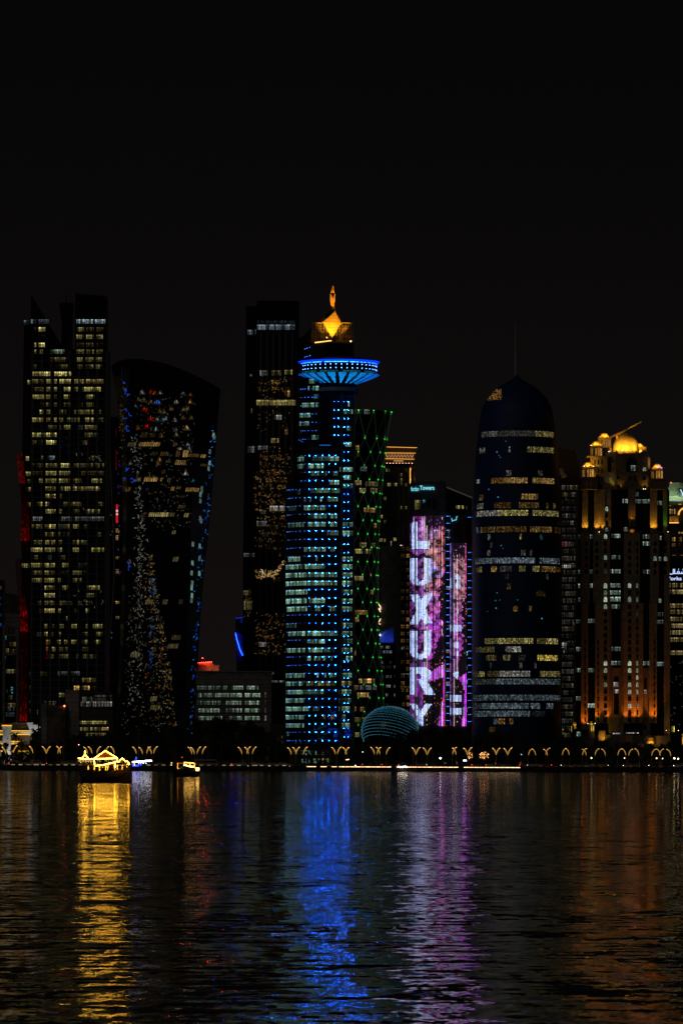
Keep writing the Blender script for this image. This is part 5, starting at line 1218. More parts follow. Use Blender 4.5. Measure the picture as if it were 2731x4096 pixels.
# ================================================================ M: mansard hotel and lit office at the frame edge
def right_edge():
    t = Site('mansard_hotel', 'hotel tower with a pale green floodlit mansard roof and white letter sign', 'tower', 2740, 2830)
    m = MB(); t.block(m, 2660, 2860, 2005, 3062, 0, 30); m.build('facade', 'dim_panel', t.root)
    m = MB()
    A = [(2676, 1932), (2860, 1932)]; 
    fr = [t.p(2660, 1985, -1), t.p(2860, 1985, -1), t.p(2860, 1932, 5), t.p(2679, 1932, 5)]
    m.poly(fr); m.poly([t.p(2679, 1932, 5), t.p(2860, 1932, 5), t.p(2860, 1932, 25), t.p(2679, 1932, 25)]); m.poly([t.p(2660, 1985, 29), t.p(2660, 1985, -1), t.p(2679, 1932, 5), t.p(2679, 1932, 25)]); t.block(m, 2662, 2860, 1985, 2006, -.6, 20)
    m.build('mansard_roof', 'copper_roof', t.root)
    m = MB()
    for i in range(26):
        x = 2664 + i * 7; m.tube([t.p(x, 1984, -1.2), t.p(x + max(0, 16 - i * .7), 1934, 4.6)], .13, 4)
    for y in (1984, 2003): t.block(m, 2658, 2860, y, y + 3, -1.6, 0)
    t.block(m, 2676, 2860, 1930, 1933, 4.2, 6); m.build('roof_seam', 'copper_roof', t.root)
    t.spot(2668, 1988, -11, 2680, 1955, 2, 2600, (.72, 1, .66), 90); t.spot(2700, 1988, -11, 2700, 1955, 2, 2600, (.72, 1, .66), 90); t.spot(2735, 1988, -11, 2735, 1955, 2, 2600, (.72, 1, .66), 90)
    m = MB(); t.block(m, 2711, 2790, 1954, 1989, -2.6, -1.8); sb = m.build('sign_board', 'black_glass', t.root)
    text_part(t, 'W', 2716, 2752, 1985, 27, -2.8, (.45, .75, 1.0), shear=-.12, name='sign_letter', bold=.02).parent = sb
    m = MB(); bulb(m, t.p(2685, 1929, 5), .4, (6, .6, .2)); m.build('beacon', 'led', t.root)
    for xa, xb, y, h, b, tt in ((2669, 2683, 2046, 20, 6, (1, .62, .18)), (2684, 2700, 2046, 20, 7, (1, .62, .18)), (2669, 2682, 2023, 4, 6, (1, .55, .12)), (2711, 2731, 2017, 3, 7, (1, .55, .12)), (2686, 2700, 2157, 15, 6, 'a'), (2712, 2726, 2157, 17, 7, 'k'), (2686, 2700, 2180, 12, 5, 'a'), (2712, 2726, 2178, 10, 4, 'k'), (2712, 2736, 2131, 7, 5, 'k'), (2686, 2702, 2221, 3, 5, 'a'), (2714, 2740, 2221, 3, 6, 'a')):
        t.win(xa, xb, y - h / 2, y + h / 2, b, tt, pw=6, rows=2 if h > 8 else 1, off=-.2)
    m = MB(); t.block(m, 2666, 2712, 2064, 2092, -.5, 0); t.block(m, 2666, 2712, 2090, 2095, -2.2, -.5); m.build('balcony', 'sandstone', t.root)
    t.spot(2680, 2089, -2.0, 2680, 2070, -.5, 160, (1, .5, .06), 150); t.spot(2702, 2089, -2.0, 2702, 2070, -.5, 160, (1, .5, .06), 150)
    m = MB(); t.tubep(m, [(2667, 2092), (2711, 2092)], .18, (2.2, 1.0, .2), -2.4); m.build('light_line', 'led', t.root); m = MB(); t.tubep(m, [(2740 + 28 * math.cos(a), 2060 - 28 * math.sin(a)) for a in [PI - PI * i / 12 for i in range(13)]], .5, (1.0, .5, .08), -.5); m.build('light_line', 'led', t.root)
    t.finish()
    t = Site('sign_office', 'glass office block with glowing white bilingual lettering and rows of lit floors', 'office block', 2740, 2780)
    m = MB(); t.block(m, 2672, 2860, 2232, 3062, 0, 30); m.build('facade', 'dark_glass', t.root)
    for i, zy in enumerate((105, 175, 320, 385, 460, 530, 600, 675, 812)):
        y = 2300 + zy * .3827
        t.win(2675, 2700, y - 8, y + 9, random.choice((5, 6, 6)), 'w', pw=6, off=-.2); t.win(2702, 2750, y - 8, y + 9, random.choice((5, 6, 7)), 'w', pw=6, off=-.2)
    for i in range(24): t.squiggle(random.uniform(2676, 2735), random.uniform(2630, 2900), 6, 3, random.choice(('c', 'y', 'p')), off=-.2, w=1.8)
    t.win(2673, 2677, 2818, 2834, 6, 'p', pw=5)
    t.finish()
    text_part(t, 'Works A', 2653, 2748, 2321, 14.5, -.5, (.62, .80, 1.3), name='sign_lettering', bold=.02)
    m = MB()
    base = 2294
    def st(pts, w=3.4):
        for a, b in zip(pts, pts[1:]): m.poly([t.p(x, y, -.5) for x, y in seg7(a, b, w)], (.62, .80, 1.3))
    st([(2674, 2290), (2676, 2296), (2683, 2297), (2690, 2295), (2691, 2276)])           # lam
    st([(2696, 2276), (2696, 2294)]); st([(2690, 2294), (2712, 2294)])                     # alif and joining line
    st([(2706, 2288), (2711, 2284), (2716, 2288), (2712, 2294), (2706, 2288)], 2.6)      # ghain
    st([(2712, 2294), (2750, 2294)]); st([(2724, 2294), (2724, 2287)]); st([(2731, 2294), (2731, 2287)]); st([(2738, 2294), (2738, 2284)])
    st([(2710, 2277), (2713, 2277)], 3); st([(2727, 2279), (2730, 2279)], 3); st([(2733, 2279), (2736, 2279)], 3); st([(2730, 2274), (2733, 2274)], 3)
    m.build('arabic_lettering', 'led', t.root)

# ================================================================ left side: white hotel, frame building, podiums
def left_blocks():
    t = Site('white_hotel', 'low white stepped hotel block outlined with yellow light lines', 'hotel', 70, 2540)
    m = MB(); t.prism(m, [(8, 2901), (49, 2901), (44, 2925), (44, 3062), (12, 3062), (12, 2925)], 0, 6); m.build('stair_tower', 'white_plaster', t.root)
    m = MB()
    for x0, x1, y0, y1, d in ((-60, 14, 2926, 2937, 1), (44, 126, 2926, 2937, 1), (-60, 14, 2964, 2974, 2), (44, 84, 2964, 2974, 2), (44, 120, 3003, 3010, 1), (-60, 20, 3003, 3012, 1)): t.block(m, x0, x1, y0, y1, d, d + 8)
    m.build('terrace_slab', 'white_plaster', t.root)
    m = MB(); t.block(m, -60, 126, 2938, 3062, 5, 16); t.block(m, -60, 110, 2890, 2926, 6, 16); m.build('recess_wall', 'dark_sandstone', t.root)
    m = MB(); t.prism(m, [(108, 2890), (134, 2890), (134, 2899), (153, 2899), (153, 2934), (120, 2934), (118, 2952), (118, 2915)], 0, 6); t.block(m, 128, 136, 3010, 3062, 0, 3); m.build('end_wall', 'white_plaster', t.root)
    yl = (1.7, .85, .03)
    for xa, xb, y, d in ((9, 49, 2901.5, -.3), (-40, 17, 2923, .6), (46, 125, 2923, .6), (-40, 17, 2938.5, .6), (46, 124, 2938.5, .6), (45, 85, 2965, 1.6), (45, 70, 2975.5, 1.6), (-40, 15, 2975.5, 1.6), (60, 118, 3014, .6), (45, 115, 3004, .6), (-10, 12, 3003, .6)): m = MB(); t.block(m, xa, xb, y - 1.2, y + 1.2, d - .25, d, yl); m.build('light_line', 'lamp_light', t.root)
    for x0, x1, y in ((28, 42, 2956), (28, 31, 2997)): pass
    for y in (2958, 2997): t.pane([(30, y), (32.5, y), (32.5, y - 6), (30, y - 6)], 0, off=-.1, mat='black_glass')
    for x in (47, 107, 154, 36): t.lamp('globe_lamp', t.p(x, 3036, -3), .35, (7, 6.5, 5.5), 'lamp_light')
    for x, y, tx, ty, e in ((28, 3055, 28, 2960, 3000), (60, 3056, 60, 3020, 400), (136, 2960, 132, 2915, 1500), (70, 2990, 90, 2930, 900)):
        if e: t.spot(x, y, -9, tx, ty, 0, e, (1, .95, .82), 80)
    for xa, xb, y, b in ((50, 70, 3030, 5), (76, 100, 3034, 6), (60, 116, 3022, 3), (-5, 14, 3020, 5)): t.win(xa, xb, y - 5, y + 6, b, 'y', off=4.8)
    t.finish()

    t = Site('frame_office', 'grey framed office block with teal-lit windows at the edge of the frame', 'office block', 40, 2740)
    m = MB(); t.block(m, 14, 78, 2590, 3062, 1, 20); m.build('glass_wall', 'black_glass', t.root)
    m = MB()
    for x in (12, 66): t.block(m, x, x + 9, 2500, 3062, -.6, 1)
    for y, h in ((2536, 8), (2613, 9), (2640, 0)):
        if h: t.block(m, 15, 76, y, y + h, -.5, 1)
    for x in (27, 44, 60): t.block(m, x, x + 5, 2503, 2536, 0, 2)
    t.prism(m, [(14, 2492), (78, 2510), (78, 2515), (14, 2500)], -.5, 2); m.build('frame', 'grey_panel', t.root)
    m = MB(); t.block(m, 78, 79, 2690, 2693, -.6, 0); m.build('wall_lamp', 'steel', t.root)
    for xa, xb, y, b, tt in ((19, 28, 2552, 5, (.1, .7, .6)), (40, 66, 2577, 4, 'y'), (20, 38, 2602, 5, 'k'), (38, 66, 2605, 3, 'y'), (18, 26, 2634, 4, (.1, .7, .5)), (19, 26, 2690, 5, (.1, .7, .5)), (27, 65, 2685, 5, 'y'), (35, 52, 2790, 4, 'y'), (27, 64, 2820, 4, 'y'), (25, 60, 2836, 2, 'c'), (25, 60, 2858, 2, 'c'), (28, 32, 2765, 3, 'k')): t.win(xa, xb, y - 8, y + 8, b, tt, off=.8, pw=7)
    for y in range(2748, 2774, 5): t.squiggle(46 + random.uniform(-2, 2), y, 7, 7, (.1, .75, .9), w=3, off=.8)
    t.finish()
    t = Site('pale_block', 'plain dim grey wall block behind the red fin column', 'building', 45, 2950)
    m = MB(); t.prism(m, [(14, 2370), (74, 2380), (82, 2455), (82, 3062), (14, 3062)], 0, 12); m.build('wall', 'dim_panel', t.root)
    m = MB(); t.prism(m, [(14, 2450), (82, 2458), (82, 2510), (14, 2494)], -.5, 0); m.build('wall_panel', 'grey_panel', t.root)
    t = Site('edge_tower', 'sliver of a dark tower with small blue lamps at the frame edge', 'tower', -20, 2760)
    m = MB(); t.block(m, -90, 11, 2320, 3062, 0, 20); m.build('facade', 'black_glass', t.root)
    for y, b, tt in ((2352, 6, 'w'), (2393, 7, 'b'), (2420, 6, 't'), (2460, 5, 't'), (2500, 7, 'b')): t.win(2, 9, y - 6, y + 6, b, tt, off=-.2, pw=5)
    t.win(-2, 4, 2650, 2660, 4, 'y', off=-.2, pw=5); t.finish()

    t = Site('podium_hall', 'grey podium hall with a triangular truss window below the twisted tower', 'hall', 385, 2590)
    m = MB(); t.block(m, 318, 452, 2768, 3062, 1, 22); m.build('wall', 'dim_panel', t.root)
    m = MB(); t.prism(m, [(263, 2757), (318, 2764), (318, 3062), (263, 3062)], -.5, 20); m.build('slab_wall', 'grey_panel', t.root)
    m = MB()
    for i in range(11): t.tubep(m, [(320 + i * 12, 2828), (326 + i * 12, 2776), (332 + i * 12, 2828)], .13, dz=.3, sides=4)
    for y in (2776, 2790, 2828): t.tubep(m, [(320, y), (450, y)], .13, dz=.3, sides=4)
    m.build('truss', 'dark_steel', t.root)
    t.win(324, 450, 2806, 2826, 5, 'z', pw=7, off=.8); t.win(330, 378, 2788, 2806, 4, 'z', pw=7, off=.8); t.win(380, 448, 2780, 2804, 2, 'z', pw=7, off=.8)
    for xa, xb, y, b in ((320, 435, 2890, 6), (322, 345, 2916, 6), (346, 405, 2916, 5), (408, 436, 2915, 7), (345, 380, 2938, 5), (380, 430, 2938, 6)): t.win(xa, xb, y - 6, y + 6, b, 'k' if xa > 400 else 'y', pw=8, off=.8)
    t.finish()
    t = Site('louvre_hall', 'brownish louvred hall block with a slanted pale end wall below the twin-topped tower', 'hall', 215, 2585)
    m = MB(); t.block(m, 188, 264, 2822, 3062, .5, 20); m.build('louvre_wall', 'dark_sandstone', t.root)
    m = MB(); t.prism(m, [(166, 2812), (189, 2822), (189, 3062), (172, 3062)], -.5, 18); m.build('end_wall', 'grey_panel', t.root)
    m = MB()
    for y in range(2832, 2960, 8): t.block(m, 189, 262, y, y + 3.5, -.1, .5)
    m.build('louvre', 'dark_sandstone', t.root)
    t.win(161, 164, 2906, 2912, 8, 'z', pw=4, rows=1, off=-1); t.win(150, 155, 2840, 2860, 4, 'p', off=-1, pw=5); t.finish()
    m = MB(); bulb(m, t.p(259, 2824, -.8), .5, (8, 1.2, .4)); m.build('beacon', 'led', t.root)

    t = Site('crescent_tower', 'dark curved tower edge with a bright blue light arc beside the black slab tower', 'tower', 962, 2900)
    m = MB(); t.prism(m, [(943, 2472), (986, 2466), (986, 3062), (952, 3062), (948, 2700), (942, 2560)], 0, 16); m.build('facade', 'dim_panel', t.root)
    m = MB(); t.tubep(m, [(942.5, 2532), (945, 2545), (949, 2562), (955, 2582), (962, 2604), (971, 2622)], .06, (.3, 2.2, 90), -.6); m.build('light_arc', 'lamp_dot', t.root); m = MB(); t.tubep(m, [(943, 2474), (971, 2470)], .12, (.01, .04, 1.5), -.4)
    m.build('light_arc', 'lamp_dot', t.root)
    m = MB(); t.block(m, 962, 971, 2471, 2492, -.3, 0, (.002, .006, .05)); m.build('blue_panel', 'led', t.root)

# ================================================================ dotted dome pavilion
def dome_pavilion():
    t = Site('dotted_dome', 'rounded dark dome pavilion covered in rows of cyan light dots', 'pavilion', 1556, 2545)
    s = t.s; c = Vector(t.p(1560, 2924, 14)); Rx, Ry, Rz = 115 * s, 112 * s, 100 * s
    n = Vector((.20, .40, .9)).normalized(); e1 = n.cross(Vector((0, 1, 0))).normalized(); e2 = n.cross(e1)
    def P(lat, lon, k=1.0):
        v = n * math.sin(lat) + (e1 * math.cos(lon) + e2 * math.sin(lon)) * math.cos(lat)
        return c + Vector((v.x * Rx, v.y * Ry, v.z * Rz)) * k
    m = MB(); rows = [[P(-PI / 2 + PI * i / 28, 2 * PI * j / 56) for j in range(56)] for i in range(29)]
    m.grid(rows, True); m.build('shell', 'black_glass', t.root, smooth=True)
    for i in range(15):
        lat = -.60 + i * .128
        k = max(12, int(116 * math.cos(lat)))
        for j in range(k):
            p = P(lat, 2 * PI * j / k, 1.008)
            if p.y > c.y: continue
            if p.z < c.z - .36 * Rz and p.x < c.x - .1 * Rx and i > 6: pass
            if p.z - c.z < -.55 * Rz or (p.x - c.x) * .75 - (p.z - c.z) > .80 * Rx: continue
            g = random.uniform(.6, 1.25)
            t.lamp('dot_lamp', p, .16, (.06 * g, .27 * g, .38 * g), 'lamp_dot')
    t.finish()
    m = MB(); 
    for i in range(16): m.poly([P(.78 + random.uniform(-.08, .08), 4.0 + random.uniform(-.16, .16), 1.004) + Vector((random.uniform(-.7, .7) + dx, 0, random.uniform(-.4, .4) + dz)) for dx, dz in ((0, 0), (1.1, 0), (.6, .7))], (.02, .10, .10))
    m.build('skylight', 'led', t.root)
    m = MB(); t.prism(m, [(1470, 2978), (1650, 2978), (1690, 3062), (1440, 3062)], 8, 26); m.build('base_wall', 'dim_panel', t.root)

# ================================================================ lobby sphere
def gazebo():
    t = Site('lattice_sphere', 'round metal lattice sphere pavilion in front of the ring tower lobby', 'pavilion', 1295, 2560)
    s = t.s; c = Vector(t.p(1295, 3032, 0)); R = 33 * s
    m = MB()
    for i in range(10):
        a = PI * i / 10
        pts = [c + Vector((R * math.cos(a) * math.sin(b), R * math.sin(a) * math.sin(b), R * math.cos(b))) for b in [PI * .72 * (k / 12 * 2 - 1) for k in range(13)]]
        m.tube(pts, .09, 4)
    for zc in (-.5, -.2, .1, .4, .65, .85):
        rr = R * math.sqrt(1 - zc * zc); m.tube([c + Vector((rr * math.cos(b), rr * math.sin(b), R * zc)) for b in [2 * PI * k / 24 for k in range(25)]], .08, 4)
    m.build('lattice', 'steel', t.root)
    m = MB()
    for i in range(44):
        b, a = random.uniform(.3, 1.9), random.uniform(PI, 2 * PI)
        q = c + Vector((math.cos(a) * math.sin(b), math.sin(a) * math.sin(b), math.cos(b))) * R
        g = random.uniform(.05, .35); t.lamp('sphere_lamp', q, .16, (g, g * .95, g * .6))
    t.win(1268, 1279, 3034, 3053, 6, 'y', off=5, pw=6); t.win(1289, 1317, 3034, 3053, 7, 'y', off=5, pw=9); t.finish()
    t.spot(1270, 3055, -6, 1285, 3010, 0, 500, (1, .95, .7), 80)
# ================================================================ boats
def loft(t, m, stations):
    """stations: (x px, [(half width m, y px)...]) from keel to gunwale, hull symmetric in depth"""
    rows = []
    for x, prof in stations:
        rows.append([t.p(x, y, -w) for w, y in prof] + [t.p(x, y, w) for w, y in prof[::-1]])
    m.grid(rows, False)
    m.poly(rows[0][::-1]); m.poly(rows[-1])

def dhow_big():
    t = Site('dhow', 'wooden dhow strung with bright golden light lines and peaked canopies', 'boat', 425, 1180, ground=0.0)
    wl = 3136
    m = MB()
    loft(t, m, [(318, [(.3, 3090), (1.5, 3078), (1.7, 3062)]), (330, [(.5, wl), (1.6, 3100), (1.9, 3068)]), (350, [(1.0, wl), (1.95, 3108), (2.1, 3080)]), (390, [(1.3, wl), (2.2, 3112), (2.3, 3085)]), (430, [(1.2, wl), (2.1, 3110), (2.2, 3085)]),
                 (470, [(.9, wl), (1.6, 3105), (1.8, 3077)]), (500, [(.4, wl), (.8, 3095), (1.1, 3065)]), (516, [(.1, 3124), (.3, 3080), (.5, 3056)]), (523, [(.05, 3095), (.1, 3072), (.2, 3050)])])
    m.build('hull', 'hull_wood', t.root)
    m = MB()
    for side in (-1, 1):
        for f, (a, b) in enumerate((((345, 3068), (425, 3074)), ((425, 3074), (470, 3066)), ((470, 3066), (518, 3046)))):
            t.tubep(m, [a, b], .035, dz=side * (2.0 if f < 2 else 1.2))
    for x, y in ((475, 3066), (482, 3062), (489, 3060), (496, 3057), (503, 3053), (510, 3050)): t.tubep(m, [(x, y), (x, y + 16)], .03, dz=-1.3)
    m.build('rail', 'hull_wood', t.root)
    m = MB(); t.block(m, 322, 380, 3034, 3036.5, -2.2, 2.2); t.block(m, 330, 470, 3056, 3061, -2.0, 2.0)
    m.build('deck_roof', 'hull_wood', t.root)
    def gable(x0, x1, y, xa, ya, d):
        m = MB(); a0, a1, b0, b1 = t.p(x0, y, -d), t.p(x1, y, -d), t.p(x0, y, d), t.p(x1, y, d); r0, r1 = t.p(xa, ya, -d * .9), t.p(xa, ya, d * .9)
        m.poly([a0, a1, r0]); m.poly([b1, b0, r1]); m.poly([a1, b1, r1, r0]); m.poly([b0, a0, r0, r1]); m.poly([a0, b0, b1, a1]); m.build('canopy', 'red_cloth', t.root)
    gable(380, 474, 3033, 424, 3003, 2.2); gable(332, 357, 3034, 343, 3016, 1.2); gable(476, 508, 3048, 492, 3032, 1.2)
    m = MB(); t.prism(m, [(338, 3020), (342, 3002), (345, 3003), (345, 3022)], .2, .3); m.build('flag', 'red_cloth', t.root)
    m = MB()
    for x in (345, 379, 401, 428, 462, 473, 492, 509): t.tubep(m, [(x, 3034), (x, 3090)], .06, dz=-1.7)
    m.build('canopy_post', 'hull_wood', t.root)
    hot = (34, 16.5, 1.1)
    def string(pts, r=.085, c=hot, d=-2.35):
        m = MB(); t.tubep(m, pts, r, c, d, 5); m.build('light_string', 'lamp_light', t.root)
    string([(316, 3033), (340, 3035.5), (378, 3036), (473, 3033)]); string([(380, 3034), (424, 3003), (473, 3033)]); string([(332, 3034), (343, 3017), (356, 3033)]); string([(343, 3017), (342.5, 3003)], .07)
    string([(379, 3035), (382, 3063), (410, 3061), (440, 3054), (459, 3050), (471, 3045), (473, 3047)]); string([(472, 3033), (472, 3045)], .05); string([(463, 3051), (462, 3071)], .10)
    string([(473, 3047), (478, 3047.5), (491.5, 3032.5), (505, 3046.5), (512, 3045), (516, 3051)], .07); string([(516, 3051), (519, 3059)], .15)
    m = MB()
    for x, y0, y1, n in ((356, 3062, 3078, 26), (380, 3064, 3082, 30), (401, 3063, 3082, 34), (414, 3062, 3070, 8), (426, 3061, 3082, 40), (434, 3061, 3079, 30), (462, 3066, 3080, 22), (472, 3060, 3080, 34), (491, 3062, 3078, 18), (510, 3055, 3068, 16), (496, 3057, 3064, 8)):
        for i in range(n): 
            g = random.uniform(.4, 1.5); bulb(m, t.p(x + random.uniform(-2.2, 2.2), random.uniform(y0, y1), -2.2 + random.uniform(-.1, .1)), .04, (7 * g, 2.8 * g, .2 * g))
        m.build('post_light', 'led', t.root); m = MB()
    for i in range(22):
        x = 317 + i * 2.85; n = random.randint(3, 6)
        for j in range(n): g = random.uniform(.3, 1.2); t.lamp('curtain_light', t.p(x + random.uniform(-1, 1), 3037 + 14 * j / 5 + random.uniform(-1, 1), -2.1), .036, (7 * g, 3.8 * g, 1.0 * g))
    for i in range(55): g = random.uniform(.2, 1); t.lamp('curtain_light', t.p(random.uniform(384, 470), 3036 + 19 * random.random() ** 1.3, -2.0), .032, (7 * g, 4 * g, 1.4 * g))
    for i in range(34): g = random.uniform(.2, .8); t.lamp('curtain_light', t.p(random.uniform(360, 500), 3060 + random.uniform(-1, 1), -2.0), .03, (7 * g, 4 * g, 1.4 * g))
    t.finish()

def dhow_small():
    t = Site('dhow', 'dark dhow with a high stern, golden deck lights and a small glowing sign', 'boat', 745, 1590, ground=0.0)
    m = MB(); wl = 3111
    loft(t, m, [(692, [(.3, 3090), (1.2, 3070), (1.4, 3046)]), (704, [(.6, wl), (1.7, 3080), (1.8, 3047)]), (735, [(1.2, wl), (2.1, 3088), (2.2, 3056)]), (736, [(1.2, wl), (2.1, 3088), (2.2, 3068)]), (770, [(.9, wl), (1.7, 3090), (1.8, 3070)]), (790, [(.3, 3108), (.7, 3090), (.9, 3078)]), (799, [(.05, 3098), (.2, 3088), (.3, 3080)])])
    m.build('hull', 'hull_dark', t.root)
    m = MB(); t.block(m, 704, 737, 3046, 3050, -1.9, 1.9); t.block(m, 737, 780, 3048, 3051, -1.7, 1.7); m.build('deck_roof', 'hull_wood', t.root)
    m = MB(); t.tubep(m, [(715, 3046), (719, 3006)], .07); t.tubep(m, [(713, 3030), (728, 3022)], .06); t.tubep(m, [(716, 3018), (727, 3030)], .05); m.build('mast', 'hull_wood', t.root)
    m = MB(); t.prism(m, [(722, 3024), (731, 3026), (730, 3031), (721, 3030)], .05, .1); m.build('flag', 'red_cloth', t.root)
    m = MB(); t.tubep(m, [(738, 3058.5), (752, 3064), (766, 3066.5), (779, 3067)], .16, (14, 7.5, 1.4), -1.9); m.build('light_string', 'lamp_light', t.root)
    m = MB(); g = (3.6, 1.9, .3)
    for a, b in ((738, 760), (762, 779)): t.tubep(m, [(a, 3064), (a, 3055), (a + 3, 3051), (b - 3, 3052), (b, 3056), (b, 3066)], .09, g, -1.85)
    t.tubep(m, [(737, 3049), (779, 3053)], .1, g, -1.85); t.tubep(m, [(710, 3053), (713, 3056), (711, 3070), (714, 3076)], .09, (2.4, .9, .1), -2.1); t.tubep(m, [(711, 3052), (735, 3053)], .04, (1, .4, .1), -2.1)
    for i in range(9): bulb(m, t.p(random.uniform(712, 738), random.uniform(3058, 3076), -2.1), .06, (2, 1, .4))
    m.build('deck_lights', 'led', t.root)
    m = MB(); t.block(m, 781, 798, 3069.5, 3084, -1.0, -.8); m.build('sign_board', 'hull_wood', t.root)
    m = MB()
    for i in range(6):
        a = 782.4 + i * 2.5; m.poly([t.p(x, y, -1.1) for x, y in ((a, 3083), (a + 1.6, 3083), (a + 2.2 * (i % 2) + .6, 3072), (a + .2, 3071))], (12, 6.6, 1.2))
    m.poly([t.p(781.5, 3083.4, -1.05), t.p(797.5, 3083.4, -1.05), t.p(797.5, 3070, -1.05), t.p(781.5, 3070, -1.05)], (3.2, 1.6, .2)); m.build('sign_light', 'led', t.root)
    m = MB(); bulb(m, t.p(729, 3029, -.2), .1, (5, .3, .1)); bulb(m, t.p(686, 3051, 0), .16, (3, 1.4, .2)); bulb(m, t.p(688, 3052, 0), .16, (3, 1.4, .2)); bulb(m, t.p(686, 3060, 0), .12, (5, 4, 3)); m.build('deck_lamp', 'led', t.root)

def tour_boat():
    t = Site('tour_boat', 'small tour boat with a white light line on its roof and blue deck lights', 'boat', 568, 2350, ground=0.0)
    m = MB(); loft(t, m, [(524, [(.5, 3087), (1.6, 3072), (1.8, 3064)]), (540, [(1.5, 3087), (2.3, 3076), (2.5, 3066)]), (590, [(1.5, 3087), (2.3, 3076), (2.5, 3066)]), (612, [(.3, 3084), (.6, 3072), (.8, 3062)])]); m.build('hull', 'hull_dark', t.root)
    m = MB(); t.block(m, 530, 608, 3048, 3051, -2.3, 2.3); 
    for x in (533, 548, 562, 578, 606): t.block(m, x, x + 1.5, 3050, 3068, -2.2, 2.2)
    m.build('cabin', 'dark_steel', t.root)
    m = MB(); t.tubep(m, [(531, 3048.5), (556, 3046.5), (580, 3045.5), (583, 3043.5), (608, 3043)], .30, (9, 9, 10), -2.4); m.build('roof_light', 'lamp_light', t.root)
    m = MB(); B = (.05, .2, 5)
    for pts in ([(532, 3054), (533, 3064), (555, 3063), (556, 3056)], [(564, 3053), (565, 3062)], [(545, 3029), (547, 3036)]): t.tubep(m, pts, .3, B, -2.4)
    t.tubep(m, [(539, 3053), (540, 3062)], .22, (4, 1.6, .3), -2.4)
    for x, y in ((557, 3053), (565, 3053), (575, 3053), (586, 3053)): bulb(m, t.p(x, y, -2.5), .25, (3, 3.6, 4.5))
    m.build('deck_light', 'led', t.root)
    m = MB(); t.tubep(m, [(546, 3048), (546, 3026)], .1); t.prism(m, [(536, 3048), (541, 3036), (545, 3048)], 0, .3); m.build('mast', 'steel', t.root)

# ================================================================ waterfront
def waterfront():
    def sheet(name, x0, x1, y0, y1, z, mat, lab=None):
        m = MB(); m.poly([(x0, y0, z), (x1, y0, z), (x1, y1, z), (x0, y1, z)]); o = m.build(name, mat); o['kind'] = 'structure'; return o
    sheet('ground', -6000, 6000, 2443, 20000, GROUND - .3, 'earth')
    sheet('road', -900, 900, 2452, 2466, GROUND - .28, 'asphalt')
    sheet('promenade', -900, 900, 2443.6, 2451.6, GROUND - .26, 'paving')
    m = MB()
    for i in range(-60, 60): m.box((i * 8, 2458.9, GROUND - .276), (i * 8 + 4, 2459.1, GROUND - .272))
    o = m.build('road_markings', 'road_paint'); o['kind'] = 'structure'
    m = MB(); m.box((-900, 2442, -1.5), (900, 2443.5, GROUND - .32)); m.box((-900, 2441.6, .1), (900, 2442.0, .55)); o = m.build('seawall', 'seawall_stone'); o['kind'] = 'structure'
    # kerb with pale blocks; lamplight on them painted as a glow
    m = MB(); m.box((-900, 2451.6, GROUND - .3), (900, 2451.9, GROUND - .1)); 
    o = m.build('kerb', 'asphalt'); o['kind'] = 'structure'
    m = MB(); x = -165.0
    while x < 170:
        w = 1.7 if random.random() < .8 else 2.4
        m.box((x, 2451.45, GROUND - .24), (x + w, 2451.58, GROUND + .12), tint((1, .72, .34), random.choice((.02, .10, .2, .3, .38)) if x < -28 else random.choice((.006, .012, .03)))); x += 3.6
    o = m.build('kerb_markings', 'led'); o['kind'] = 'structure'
    # light line on the sea wall
    t = Site('light_strip', 'long warm white light strip along the sea wall below the ring tower and dome', 'light strip', 1660, 2442)
    m = MB()
    segs = [(1227, 1251), (1252, 1264), (1282, 1306), (1326, 1347), (1356, 1364), (1366, 1378)]
    x = 1380
    while x < 2080: segs.append((x, min(2090, x + 19))); x += 20.6
    for a, b in segs:
        if 1560 < a < 1568 or 1832 < a < 1840: continue
        g = random.uniform(.75, 1.15); ya, yb = 3066.5 + (a - 1227) * .0045, 3066.5 + (b - 1227) * .0045
        t.tubep(m, [(a, ya), (b, yb)], .15, (2.8 * g, 1.75 * g, .9 * g), -.3)
    m.build('light_tube', 'lamp_light', t.root)
    m = MB()
    for a in (1593, 1600, 1606, 1612, 1618, 1625): bulb(m, t.p(a, 3067 + random.uniform(-1.5, 1.5), -.6), .4, (9, 8, 6))
    m.build('bright_lamp', 'lamp_light', t.root)
    m = MB(); t.block(m, 1226, 2091, 3069.5 + 1, 3073, -.25, -.05); m.build('channel', 'dark_steel', t.root)

# ---------------------------------------------------------------- words for places along the shore
PLACES = [(165, 'the white hotel'), (440, 'the twin-topped tower'), (790, 'the twisted tower'), (1090, 'the low grey office'), (1425, 'the ring tower'), (1640, 'the dotted dome'), (1888, 'the screen tower'), (2250, 'the bullet tower'), (9999, 'the domed tower')]
def place(x):
    for lim, nm in PLACES:
        if x < lim: return nm
ORD = ['first', 'second', 'third', 'fourth', 'fifth', 'sixth', 'seventh', 'eighth', 'ninth', 'tenth', 'eleventh', 'twelfth', 'thirteenth', 'fourteenth', 'fifteenth', 'sixteenth', 'seventeenth', 'eighteenth', 'nineteenth', 'twentieth']
def unique_labels(items, single, many):
    """items: [(object, x, key)]; same key = look-alikes, told apart by their order along the shore"""
    by = {}
    for o, x, k in items: by.setdefault(k, []).append((x, o))
    for k, l in by.items():
        l.sort(key=lambda q: q[0])
        for i, (x, o) in enumerate(l):
            o['label'] = single(k) if len(l) == 1 else many(k, ORD[i] if i < len(l) - 1 or len(l) < 3 else 'last')

